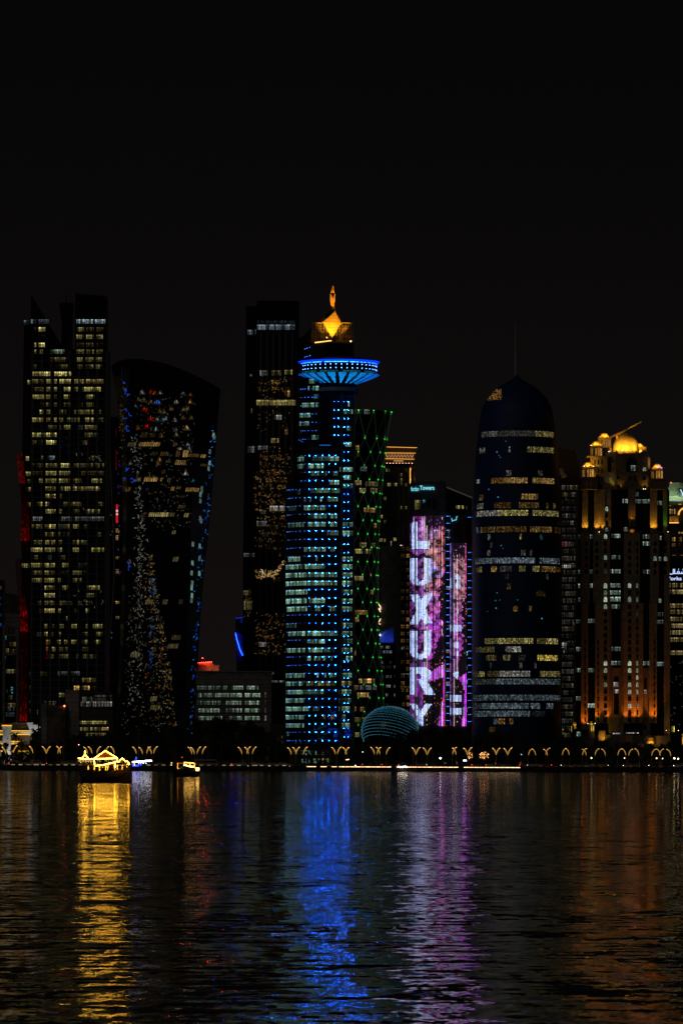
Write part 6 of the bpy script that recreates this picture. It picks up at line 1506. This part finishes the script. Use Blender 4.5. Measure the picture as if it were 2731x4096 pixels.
def copy_thing(root, loc, scale=1.0, rot=0.0):
    r = root.copy(); COL.objects.link(r); r.location = loc; r.scale = (scale,) * 3; r.rotation_euler = (0, 0, rot)
    for ch in list(root.children):
        c = ch.copy(); COL.objects.link(c); c.parent = r
        for g in list(ch.children):
            d = g.copy(); COL.objects.link(d); d.parent = c
    return r

LAMPS = [(11, 26), (66, 53), (120, 135), (172, 187), (200, 185), (245, 230), (232, 245), (339, 353), (356, 371), (400, 386), (433, 419), (444, 460), (533, 548), (558, 573), (600, 585), (595, 609), (629, 613), (756, 770), (765, 780), (802, 786), (824, 807),
         (956, 970), (980, 996), (1000, 985), (1022, 1007), (1154, 1167), (1173, 1187), (1195, 1181), (1228, 1212), (1329, 1343), (1364, 1347), (1374, 1388), (1393, 1378), (1487, 1499), (1505, 1521), (1522, 1505), (1557, 1542), (1650, 1664), (1678, 1662), (1692, 1708), (1724, 1707),
         (1811, 1825), (1824, 1807), (1855, 1870), (1887, 1869), (1970, 1985), (1994, 1981), (2017, 2030), (2044, 2029), (2127, 2110), (2130, 2143), (2196, 2179), (2176, 2190), (2261, 2245), (2263, 2277), (2343, 2326), (2329, 2345), (2393, 2376), (2410, 2422), (2485, 2467), (2486, 2503), (2526, 2510), (2538, 2555), (2618, 2602), (2625, 2641), (2651, 2634), (2665, 2683)]

def street_lamps():
    s = 2460 / F
    def make(arched):
        r = empty('street_lamp', (0, 0, 0), 'x', 'street lamp', 'leaf-headed street lamps along the waterfront road')
        H = 47 * s
        m = MB(); m.tube([(0, 0, -.3), (.05, 0, H * .5), (.25, 0, H)], [.16, .12, .09], 6); m.build('pole', 'lamp_pole', r)
        # feather shaped luminous head along a bent spine
        m = MB(); sp = []
        for i in range(13):
            f = i / 12
            if not arched: x, z, w = 15.5 * f ** 1.9, 29 * (1 - (1 - f) ** 1.35), (3.9 * math.sin(PI * (.06 + .84 * f)) + .3)
            else: x, z, w = 17 * f ** 1.7, 26 * math.sin(f * PI / 2), 2.2 * math.sin(PI * (.1 + .8 * f)) + .8
            sp.append((.25 + x * s, H + z * s, w * s))
        for k, (x, z, w) in enumerate(sp[:-1]):
            x2, z2, w2 = sp[k + 1]; f = k / 12
            for (u0, u1, g) in ((-.25, .05, 1.0), (.05, .55, .15), (.55, .85, .4)):
                hot = g * (.8 + 5.0 * max(0, f - .7) / .3)
                for dy in (-.12, .12):
                    q = [(x + u0 * w, dy, z - u0 * w * .35), (x + u1 * w, dy, z - u1 * w * .35), (x2 + u1 * w2, dy, z2 - u1 * w2 * .35), (x2 + u0 * w2, dy, z2 - u0 * w2 * .35)]
                    m.poly(q if dy < 0 else q[::-1], (1.15 * hot, .58 * hot, (.10 + .5 * max(0, f - .75)) * hot))
        m.build('lamp_head', 'lamp_light', r)
        return r
    protos = {}
    items = []
    for tip, pole in LAMPS:
        back = tip < pole; arched = pole > 2060; key = arched
        D = 2469.0 if back else 2451.0
        if key not in protos: protos[key] = (make(arched), [False])
        pr, used = protos[key]
        base = W(pole, 3062, D); loc = (base.x, D, GROUND - .25)
        if not used[0]: used[0] = True; r = pr; r.location = loc
        else: r = copy_thing(pr, loc)
        r.rotation_euler = (0, 0, PI if back else 0) ; r.scale = (1, 1, random.uniform(.97, 1.02) * (.985 if back else 1.0))
        if back:
            r.rotation_euler = (0, 0, PI)
        kind = 'bent toward the white hotel end' if back else 'bent toward the domed tower end'
        near = 'farther-row' if back else 'near-row'
        items.append((r, pole, (near, kind, place(pole))))
    unique_labels(items, lambda k: f'only {k[0]} leaf street lamp before {k[2]}', lambda k, o: f'{o} {k[0]} leaf street lamp from the hotel side, before {k[2]}')

# ---------------------------------------------------------------- vehicles
def vehicles():
    def shape(pts, y0, y1, m):
        a = [(x, y0, z) for x, z in pts]; b = [(x, y1, z) for x, z in pts]
        m.poly(a[::-1]); m.poly(b)
        for i in range(len(pts)):
            j = (i + 1) % len(pts); m.poly([a[i], a[j], b[j], b[i]])
    def make(kind, paint, lights):
        L, Hh = {'sedan': (4.6, 1.45), 'suv': (4.8, 1.8), 'van': (5.2, 2.1), 'bus': (10.5, 3.0)}[kind]
        r = empty('bus' if kind == 'bus' else 'parked_car', (0, 0, 0), 'x', 'bus' if kind == 'bus' else 'car')
        h = L / 2
        if kind == 'sedan': body = [(-h, .35), (h, .35), (h, .75), (h - .9, .95), (h - 1.7, Hh), (-h + 1.3, Hh), (-h + .5, 1.0), (-h, .95)]; gl = [(h - 1.1, .98), (h - 1.75, Hh - .1), (-h + 1.35, Hh - .1), (-h + .7, 1.0)]
        elif kind == 'suv': body = [(-h, .4), (h, .4), (h, .95), (h - 1.0, 1.1), (h - 1.7, Hh), (-h + .3, Hh), (-h, 1.1)]; gl = [(h - 1.15, 1.12), (h - 1.75, Hh - .12), (-h + .5, Hh - .12), (-h + .3, 1.12)]
        elif kind == 'van': body = [(-h, .4), (h, .4), (h, 1.0), (h - .5, 1.2), (h - 1.0, Hh), (-h, Hh)]; gl = [(h - .6, 1.22), (h - 1.05, Hh - .15), (-h + .3, Hh - .15), (-h + .3, 1.22)]
        else: body = [(-h, .4), (h, .4), (h, 1.4), (h - .25, Hh), (-h, Hh)]; gl = [(h - .2, 1.3), (h - .4, 2.5), (-h + .3, 2.5), (-h + .3, 1.3)]
        m = MB(); shape(body, -.88, .88, m); m.build('body', paint, r)
        for sd in (-1, 1):
            m = MB(); shape(gl, sd * .89, sd * .90, m); m.build('window', 'dark_glass', r)
        for wx in (h - .9, -h + .85):
            for sd in (-1, 1):
                m = MB(); m.tube([(wx, sd * .70, .34), (wx, sd * .93, .34)], .36 if kind != 'bus' else .48, 12); wl = m.build('wheel', 'tyre', r); m = MB(); m.tube([(wx, sd * .90, .34), (wx, sd * .945, .34)], .2, 10); m.build('rim', 'steel', wl)
        hl = (6, 5, 3.6) if 'h' in lights else (.05, .05, .05)
        tl = (4, .10, .06) if 't' in lights else (.15, .006, .004)
        for sd in (-1, 1):
            m = MB(); m.box((h - .06, sd * .72 - .2, .62), (h + .05, sd * .72 + .2, .86), hl); m.build('headlight', 'led', r)
            m = MB(); m.box((-h - .05, sd * .72 - .2, .72), (-h + .30, sd * .72 + .2, .95), tl); m.build('tail_light', 'led', r)
        return r
    V = [(57, 'suv', 'dark', 't', 0, 0), (85, 'sedan', 'gold', '', 0, 1), (150, 'van', 'white', '', 0, 0), (168, 'sedan', 'dark', 't', 0, 1), (206, 'sedan', 'dark', 't', 0, 0), (268, 'suv', 'white', '', 0, 0), (292, 'van', 'white', '', 0, 1), (640, 'sedan', 'silver', '', 0, 1),
         (825, 'bus', 'silver', 't', 0, 1), (944, 'sedan', 'white', 't', 0, 0), (969, 'sedan', 'white', '', 0, 1), (1027, 'suv', 'white', '', 0, 0), (1055, 'sedan', 'silver', '', 0, 1), (1093, 'suv', 'gold', '', 0, 0), (1136, 'suv', 'white', '', 0, 0), (1180, 'sedan', 'dark', '', 0, 0),
         (1467, 'sedan', 'dark', 't', 0, 0), (1497, 'sedan', 'dark', 't', 0, 1), (1545, 'sedan', 'dark', 't', 0, 0), (1573, 'suv', 'dark', 't', 0, 1), (1613, 'suv', 'dark', 't', 0, 0), (1685, 'suv', 'silver', 'h', 0, 0), (1904, 'sedan', 'orange', 't', 0, 0), (1960, 'sedan', 'white', 't', 0, 0), (1982, 'sedan', 'dark', 't', 0, 1),
         (2010, 'sedan', 'silver', 'h', 0, 0), (2056, 'sedan', 'dark', '', 0, 0), (2095, 'sedan', 'orange', 't', 0, 0), (2126, 'sedan', 'white', 'h', PI, 0), (2152, 'suv', 'gold', '', 0, 1), (2222, 'sedan', 'dark', 't', 0, 0), (2262, 'sedan', 'silver', 'h', PI, 0), (2312, 'sedan', 'orange', '', 0, 0), (2335, 'sedan', 'dark', '', 0, 1), (2357, 'sedan', 'silver', '', 0, 0),
         (2381, 'sedan', 'orange', 't', 0, 1), (2414, 'suv', 'gold', '', 0, 0), (2450, 'sedan', 'dark', 'h', PI, 0), (2510, 'sedan', 'silver', 'h', PI, 1), (2538, 'suv', 'gold', '', 0, 0), (2613, 'suv', 'dark', 'h', PI, 1), (2660, 'sedan', 'dark', '', 0, 0), (2712, 'suv', 'white', 'h', PI, 0)]
    V = [v for v in V]
    pr, items = {}, []
    for x, kind, paint, li, rot, lane in V:
        key = (kind, paint, li); D = 2455.5 if lane == 0 else 2462.0
        b = W(x, 3060, D); loc = (b.x, D, GROUND - .275)
        if key not in pr: r = pr[key] = make(kind, 'paint_' + paint, li); r.location = loc; r.rotation_euler = (0, 0, rot)
        else: r = copy_thing(pr[key], loc, 1.0, rot)
        r['group'] = 'vehicles along the waterfront road'
        st = {'t': ' with red tail lights', 'h': ' with headlights on', '': ''}[li]
        nm = {'sedan': 'saloon car', 'suv': 'estate car', 'van': 'van', 'bus': 'bus'}[kind]
        items.append((r, x, (f'{paint} {nm}{st}', place(x))))
    unique_labels(items, lambda k: f'{k[0]} on the road before {k[1]}', lambda k, o: f'{o} {k[0]} from the hotel side, before {k[1]}')

# ---------------------------------------------------------------- trees
def trees():
    rnd = random.Random(21)
    def crown_mesh(seed, cone=False):
        r = random.Random(seed); m = MB(); H = 10.0
        clumps = []
        for i in range(26):
            a = r.uniform(0, 2 * PI); z = r.uniform(1.6, 9.2); env = 3.4 * math.sin(PI * min(.97, max(.08, (z - .2) / 9.9))) ** .7
            if cone: env = 3.2 * (1 - (z - 1) / 9.4) + .3
            q = env * math.sqrt(r.random()); clumps.append((q * math.cos(a), q * math.sin(a), z, r.uniform(.7, 1.5)))
        for cx, cy, cz, cr in clumps:
            for j in range(34):
                v = Vector((r.gauss(0, 1), r.gauss(0, 1), r.gauss(0, 1))).normalized() * cr * r.random() ** .4
                p = Vector((cx, cy, cz)) + v; u = Vector((r.gauss(0, 1), r.gauss(0, 1), r.gauss(0, 1))).normalized(); w = u.orthogonal().normalized(); L = r.uniform(.22, .5)
                m.poly([p - u * L, p + w * L * .5, p + u * L, p - w * L * .5])
        return m
    def tree_proto(seed, cone=False):
        r = empty('tree', (0, 0, 0), 'x', 'tree')
        r0 = random.Random(seed); m = MB(); m.tube([(0, 0, -.3), (.1, 0, 2.5), (0, .1, 5.5), (.1, 0, 8)], [.28, .22, .14, .05], 6)
        for i in range(6): a = r0.uniform(0, 6.28); z = r0.uniform(1.8, 5); m.tube([(0, 0, z), (math.cos(a) * 1.1, math.sin(a) * 1.1, z + 1.3), (math.cos(a) * 2.0, math.sin(a) * 2.0, z + 2.0)], [.1, .07, .03], 4)
        m.build('trunk', 'bark', r); crown_mesh(seed, cone).build('crown', 'foliage', r); return r
    def palm_proto(seed, H):
        r0 = random.Random(seed); r = empty('palm_tree', (0, 0, 0), 'x', 'palm tree')
        m = MB(); m.tube([(0, 0, -.3), (.1, 0, H * .5), (.2, 0, H)], [.26, .19, .17], 7); m.build('trunk', 'bark', r)
        m = MB()
        for i in range(26):
            a = 2 * PI * i / 26 + r0.uniform(-.15, .15); el = r0.uniform(-.3, 1.15); L = r0.uniform(2.2, 3.2); pr = None
            for k in range(7):
                f = k / 6; x = L * f * math.cos(el * (1 - .6 * f)); z = L * (f * math.sin(el) - .55 * f * f); c = Vector((.2 + x * math.cos(a), x * math.sin(a), H + z)); n = Vector((-math.sin(a), math.cos(a), 0)); w = .34 * math.sin(PI * (.12 + .85 * f))
                cur = (c - n * w - Vector((0, 0, w * .6)), c, c + n * w - Vector((0, 0, w * .6)))
                if pr:
                    for side in (0, 1): m.poly([pr[side], pr[side + 1], cur[side + 1] * .7 + pr[side + 1] * .3, cur[side] * .7 + pr[side] * .3])
                pr = cur
        m.build('crown', 'palm_leaf', r); return r
    protos = [tree_proto(3), tree_proto(11), tree_proto(29), tree_proto(5, True)]
    pused = [False] * 4
    top = [(-60, 2975), (150, 2972), (200, 2962), (250, 2948), (330, 2944), (420, 2938), (480, 2930), (560, 2916), (700, 2912), (800, 2890), (860, 2878), (1000, 2886), (1060, 2900), (1090, 2945), (1140, 2972), (1240, 2990), (1420, 2978), (1500, 2966), (1640, 2925), (1690, 2906), (1800, 2912), (1880, 2930), (2060, 2936), (2240, 2944), (2330, 2962), (2450, 2968), (2731, 2972), (2800, 2975)]
    items = []; x = -40
    row = 0
    def put(x, D, yt, w=1.0):
        i = rnd.choice((0, 1, 2, 0, 1, 2, 3)); b = W(x, 3060, D); h = (3062 - yt) * D / F / 9.6
        loc = (b.x, D, GROUND - .3); rot = rnd.uniform(0, 6.28)
        if not pused[i]: pused[i] = True; r = protos[i]; r.location = loc; r.rotation_euler = (0, 0, rot)
        else: r = copy_thing(protos[i], loc, 1, rot)
        r.scale = (h * w, h * w, h); r['group'] = 'dark trees behind the waterfront road'
        items.append((r, x, ('cone-shaped' if i == 3 else 'rounded', 'tall' if h > 1.25 else 'low', place(x))))
    while x < 2790:
        yt = interp(top, x) + rnd.uniform(-8, 16); put(x, 2492 + rnd.uniform(0, 30), yt, rnd.uniform(.85, 1.15)); x += rnd.uniform(30, 44) * (1 if yt < 2960 else .85)
    x = -30
    while x < 2790:
        yt = max(interp(top, x) + 34, 2985) + rnd.uniform(-6, 16)
        if not 1255 < x < 1335 and not 1150 < x < 1245: put(x, 2482 + rnd.uniform(0, 6), yt, 1.5)
        x += rnd.uniform(52, 70)
    unique_labels(items, lambda k: f'{k[1]} {k[0]} dark tree below {k[2]}, behind the road', lambda k, o: f'{o} {k[1]} {k[0]} dark tree below {k[2]}, behind the road')
    P = [(14, 3010, 0), (48, 3022, 0), (60, 2935, 0), (140, 2920, 0), (253, 2935, 1), (263, 2850, 1), (258, 2905, 1), (310, 2952, 1), (462, 2975, 1), (556, 2940, 1), (575, 2960, 1), (690, 2950, 1), (833, 2932, 1), (885, 2950, 1), (1048, 2952, 1), (1075, 2945, 1), (1180, 2985, 0), (1230, 2965, 1), (1715, 2960, 0), (1600, 2965, 1), (1650, 2970, 1), (2020, 2975, 0), (2080, 2985, 0)]
    pp = [palm_proto(2, 7.0), palm_proto(9, 9.5)]; used = [False, False]; items = []
    for x, yt, i in P:
        D = 2478 + rnd.uniform(0, 3); b = W(x, 3060, D); h = (3060 - yt) * D / F / (7.6 if i == 0 else 10.1); loc = (b.x, D, GROUND - .3)
        if not used[i]: used[i] = True; r = pp[i]; r.location = loc
        else: r = copy_thing(pp[i], loc, 1, rnd.uniform(0, 6.28))
        r.scale = (min(h, 1.2),) * 2 + (h,); r['group'] = 'palms behind the waterfront road'
        items.append((r, x, ('slender' if i else 'stout', 'tall' if h > 1.35 else ('middling' if h > .9 else 'short'), place(x))))
    unique_labels(items, lambda k: f'{k[1]} {k[0]} palm standing before {k[2]}', lambda k, o: f'{o} {k[1]} {k[0]} palm standing before {k[2]}')
    # trees hung with lamps
    for x, y, w, n, lab in ((1878, 3022, 12, 26, 'small tree dotted with warm lights beside a street lamp below the screen tower'), (1936, 3022, 21, 60, 'wide tree hung with many warm fairy lights below the bullet tower')):
        t = Site('lit_tree', lab, 'tree', x, 2474)
        m = MB(); m.tube([(0, 0, -.3), (.1, 0, 1.8), (0, 0, 3.4)], [.2, .15, .06], 6)
        for a in (.3, 1.5, 2.8, 4.2, 5.3): m.tube([(0, 0, 1.6), (math.cos(a) * 1.3, math.sin(a) * .9, 3.6)], [.09, .03], 4)
        m.build('trunk', 'bark', t.root)
        m = crown_mesh(x); m.v = [(a * .12 * w / 2.6, b * .12 * w / 2.6, 1.2 + c * .46) for a, b, c in m.v]; m.build('crown', 'foliage', t.root)
        m = MB()
        for i in range(n):
            a = rnd.uniform(0, 2 * PI); q = math.sqrt(rnd.random()); g = rnd.uniform(.3, 1.4); bulb(m, t.p(x + w * q * math.cos(a), y + 14 * q * math.sin(a), -2.2), .13, (5 * g, 2.3 * g, .7 * g))
        m.build('fairy_light', 'led', t.root)
    # small lit saplings on the promenade edge
    for x, lab in ((1779, 'bare floodlit sapling before the screen tower'), (1826, 'small floodlit sapling beside the last lamps of the screen tower'), (1980, 'slim floodlit sapling before the bullet tower'), (2080, 'floodlit sapling at the end of the sea wall light strip')):
        t = Site('sapling', lab, 'tree', x, 2450)
        m = MB(); m.tube([(0, 0, -.3), (.03, 0, 1.0)], [.09, .06], 5)
        for a in range(5): f = a / 4 - .5; m.tube([(.03, 0, .9), (f * 1.1, .1, 1.7), (f * 1.7, 0, 2.3)], [.05, .035, .015], 4)
        m.build('trunk', 'lamp_pole', t.root); t.spot(x, 3061, -1.2, x, 3045, 0, 60, (1, .6, .2), 90)

def masts():
    items = []
    for x, yt in ((556, 2930), (833, 2990), (1105, 2985), (1160, 3000), (1652, 3000), (1730, 2990), (253, 2945), (700, 2990)):
        t = Site('flag_mast', 'x', 'mast', x, 2470, 'thin masts along the road')
        m = MB(); m.tube([(0, 0, -.3), (0, 0, (3060 - yt) * 2470 / F)], [.11, .06], 6); m.build('pole', 'lamp_pole', t.root)
        m = MB(); m.tube([(0, 0, (3060 - yt) * 2470 / F), (0, 0, (3060 - yt) * 2470 / F + .25)], [.12, .04], 6); m.build('cap', 'steel', t.root)
        items.append((t.root, x, ('tall' if yt < 2960 else 'short', place(x))))
    unique_labels(items, lambda k: f'{k[0]} thin pale mast standing before {k[1]}', lambda k, o: f'{o} {k[0]} thin pale mast standing before {k[1]}')
    lamps = []
    for x, y, c, r in ((316, 2979, (4, 1.6, 1), .3), (1760, 3033, (7, 7, 7.5), .5), (1763, 3033, (3, 3, 3), .3), (1854, 3042, (6, 6, 6.5), .42), (1862, 3042, (6, 6, 6.5), .42), (2364, 3032, (6, 4.5, 2.5), .35), (2496, 3032, (4, 3, 1.6), .3), (2695, 3033, (6, 4.4, 2.4), .5), (2710, 3035, (6, 4.4, 2.4), .45), (2624, 3033, (5, 3, 1), .4), (2648, 3034, (4, 3, 1.4), .3), (2084, 3018, (1, 1.5, 3), .25), (1450, 3008, (4, 4, 4), .2), (1386, 3039, (5, 3.6, 2.4), .3), (1393, 3038, (5, 3.2, 2), .3), (1421, 3062, (6, 4, 3), .3), (993, 3066, (6, 5, 3), .4), (1078, 3066, (6, 5, 3), .4), (1158, 3066, (5, 4, 2.4), .35)):
        t = Site('path_lamp', 'x', 'lamp', x, 2447 if y > 3060 else 2473, 'small globe lamps near the road')
        q = t.p(x, y, 0); m = MB(); m.tube([(q[0], 0, -.3), (q[0], 0, q[2] - r * .6)], .05, 5); m.build('post', 'dark_steel', t.root)
        m = MB(); bulb(m, q, r, c); m.build('globe', 'led', t.root); lamps.append((t.root, x, ('bluish' if c[2] > c[0] else ('pale' if c[2] > c[0] * .7 else 'warm'), place(x))))
    unique_labels(lamps, lambda k: f'small {k[0]} globe lamp before {k[1]}', lambda k, o: f'{o} small {k[0]} globe lamp before {k[1]}')

# ================================================================ water, sky, camera
def water():
    m, nt, out = newmat('water')
    L = nt.links.new
    geo = N(nt, 'ShaderNodeNewGeometry')
    def slopes(scale, k, detail, rough, seed, sx=1.0, sy=1.0):
        mp = N(nt, 'ShaderNodeMapping'); mp.inputs['Scale'].default_value = (scale * sx, scale * sy, 1); mp.inputs['Location'].default_value = (seed, seed * .7, seed)
        L(geo.outputs['Position'], mp.inputs['Vector'])
        n = N(nt, 'ShaderNodeTexNoise'); n.inputs['Scale'].default_value = 1; n.inputs['Detail'].default_value = detail; n.inputs['Roughness'].default_value = rough
        L(mp.outputs[0], n.inputs['Vector'])
        sub = N(nt, 'ShaderNodeVectorMath', operation='SUBTRACT'); sub.inputs[1].default_value = (.5, .5, .5); L(n.outputs['Color'], sub.inputs[0])
        sc = N(nt, 'ShaderNodeVectorMath', operation='SCALE'); sc.inputs['Scale'].default_value = k; L(sub.outputs[0], sc.inputs[0])
        return sc.outputs[0]
    parts = [slopes(1.0, .15, 2, .5, 3.1, 2.4, .60),      # glinting wavelets
             slopes(1.0, .19, 1, .5, 11.7, .40, .62),     # longer crests along the shore
             slopes(1.0, .12, 2, .5, 37.3, .35, .11),     # low swell further out
             slopes(1.0, .06, 1, .5, 23.1, 6.0, 2.4)]     # fine ripples
    acc = parts[0]
    for q in parts[1:]:
        add = N(nt, 'ShaderNodeVectorMath', operation='ADD'); L(acc, add.inputs[0]); L(q, add.inputs[1]); acc = add.outputs[0]
    # slow patches where the breeze roughens or calms the surface
    mp = N(nt, 'ShaderNodeMapping'); mp.inputs['Scale'].default_value = (.012, .03, 1); L(geo.outputs['Position'], mp.inputs['Vector'])
    n3 = N(nt, 'ShaderNodeTexNoise'); n3.inputs['Scale'].default_value = 1; n3.inputs['Detail'].default_value = 2; L(mp.outputs[0], n3.inputs['Vector'])
    mr = N(nt, 'ShaderNodeMapRange'); mr.inputs['From Min'].default_value = .3; mr.inputs['From Max'].default_value = .7; mr.inputs['To Min'].default_value = .7; mr.inputs['To Max'].default_value = 1.3; L(n3.outputs['Fac'], mr.inputs['Value'])
    sc = N(nt, 'ShaderNodeVectorMath', operation='SCALE'); L(add.outputs[0], sc.inputs[0]); L(mr.outputs['Result'], sc.inputs['Scale'])
    flat = N(nt, 'ShaderNodeVectorMath', operation='MULTIPLY'); flat.inputs[1].default_value = (2.0, 1, 0); L(sc.outputs[0], flat.inputs[0])
    up = N(nt, 'ShaderNodeVectorMath', operation='ADD'); up.inputs[1].default_value = (0, 0, 1); L(flat.outputs[0], up.inputs[0])
    nm = N(nt, 'ShaderNodeVectorMath', operation='NORMALIZE'); L(up.outputs[0], nm.inputs[0])
    p = N(nt, 'ShaderNodeBsdfPrincipled'); p.inputs['Base Color'].default_value = (.002, .003, .004, 1); p.inputs['Roughness'].default_value = .045; p.inputs['IOR'].default_value = 1.33
    L(nm.outputs[0], p.inputs['Normal'])
    dk = N(nt, 'ShaderNodeBsdfDiffuse'); dk.inputs['Color'].default_value = (.004, .005, .006, 1)   # dark share mixed in to dim the reflections
    mx = N(nt, 'ShaderNodeMixShader'); mx.inputs['Fac'].default_value = .75; L(dk.outputs[0], mx.inputs[1]); L(p.outputs[0], mx.inputs[2]); L(mx.outputs[0], out.inputs[0])
    MATS['water'] = m
    g = MB(); g.poly([(-6000, -300, 0), (6000, -300, 0), (6000, 2442.2, 0), (-6000, 2442.2, 0)])
    o = g.build('water', 'water'); o['kind'] = 'structure'

def sky_and_camera():
    w = bpy.data.worlds.new('World'); S.world = w; w.use_nodes = True
    nt = w.node_tree; nt.nodes.clear(); L = nt.links.new
    out = N(nt, 'ShaderNodeOutputWorld'); bg = N(nt, 'ShaderNodeBackground'); tc = N(nt, 'ShaderNodeTexCoord')
    sp = N(nt, 'ShaderNodeSeparateXYZ'); L(tc.outputs['Generated'], sp.inputs[0])
    rp = N(nt, 'ShaderNodeValToRGB'); L(sp.outputs['Z'], rp.inputs['Fac'])
    e = rp.color_ramp.elements
    e[0].position = 0.0; e[0].color = (.0066, .0049, .0044, 1); e[1].position = 1.0; e[1].color = (.0008, .0008, .0008, 1)
    a = e.new(.05); a.color = (.0046, .0037, .0035, 1); b = e.new(.095); b.color = (.0031, .0027, .0026, 1); c = e.new(.15); c.color = (.0018, .0017, .0016, 1)
    L(rp.outputs['Color'], bg.inputs['Color']); bg.inputs['Strength'].default_value = 1.0; L(bg.outputs[0], out.inputs[0])
    l = bpy.data.lights.new('city_glow_fill', 'SUN'); l.energy = .07; l.angle = math.radians(20); l.color = (1, .93, .84)  # weak added fill from the camera side, in place of city glow
    o = bpy.data.objects.new('city_glow_fill', l); COL.objects.link(o); o.rotation_euler = (math.radians(58), 0, math.radians(-28))
    cam = bpy.data.cameras.new('camera'); co = bpy.data.objects.new('camera', cam); COL.objects.link(co)
    cam.sensor_fit = 'VERTICAL'; cam.sensor_height = 36.0; cam.lens = 36.0 * F / 4096.0
    cam.shift_y = (HY - 2048.0) / 4096.0; cam.clip_start = 1.0; cam.clip_end = 40000.0
    co.matrix_world = Matrix.Translation((0, 0, EYE)) @ Matrix.Rotation(PI / 2, 4, 'X') @ Matrix.Rotation(ROLL, 4, 'Z')
    S.camera = co
    S.view_settings.view_transform = 'Standard'; S.view_settings.look = 'None'; S.view_settings.exposure = 0; S.view_settings.gamma = 1
    cy = S.cycles
    cy.max_bounces = 5; cy.diffuse_bounces = 1; cy.glossy_bounces = 3; cy.transmission_bounces = 1; cy.caustics_reflective = True
    cy.sample_clamp_indirect = 0; cy.sample_clamp_direct = 0; cy.use_adaptive_sampling = False
    cy.use_denoising = DENOISE; cy.denoiser = 'OPENIMAGEDENOISE'; cy.denoising_input_passes = 'RGB_ALBEDO_NORMAL'; cy.denoising_prefilter = 'ACCURATE'; cy.use_light_tree = True
    S.render.filter_size = 1.5 if hasattr(S.render, 'filter_size') else 1.5
DENOISE = True

tower_twin(); tower_slim(); tower_twisted(); tower_dark(); low_blocks(); tower_ring(); tower_green(); back_cluster(); tower_screen(); tower_bullet(); tower_flats(); tower_gold(); right_edge(); left_blocks(); dome_pavilion(); gazebo()
dhow_big(); dhow_small(); tour_boat(); waterfront(); street_lamps(); vehicles(); trees(); masts(); water(); sky_and_camera()
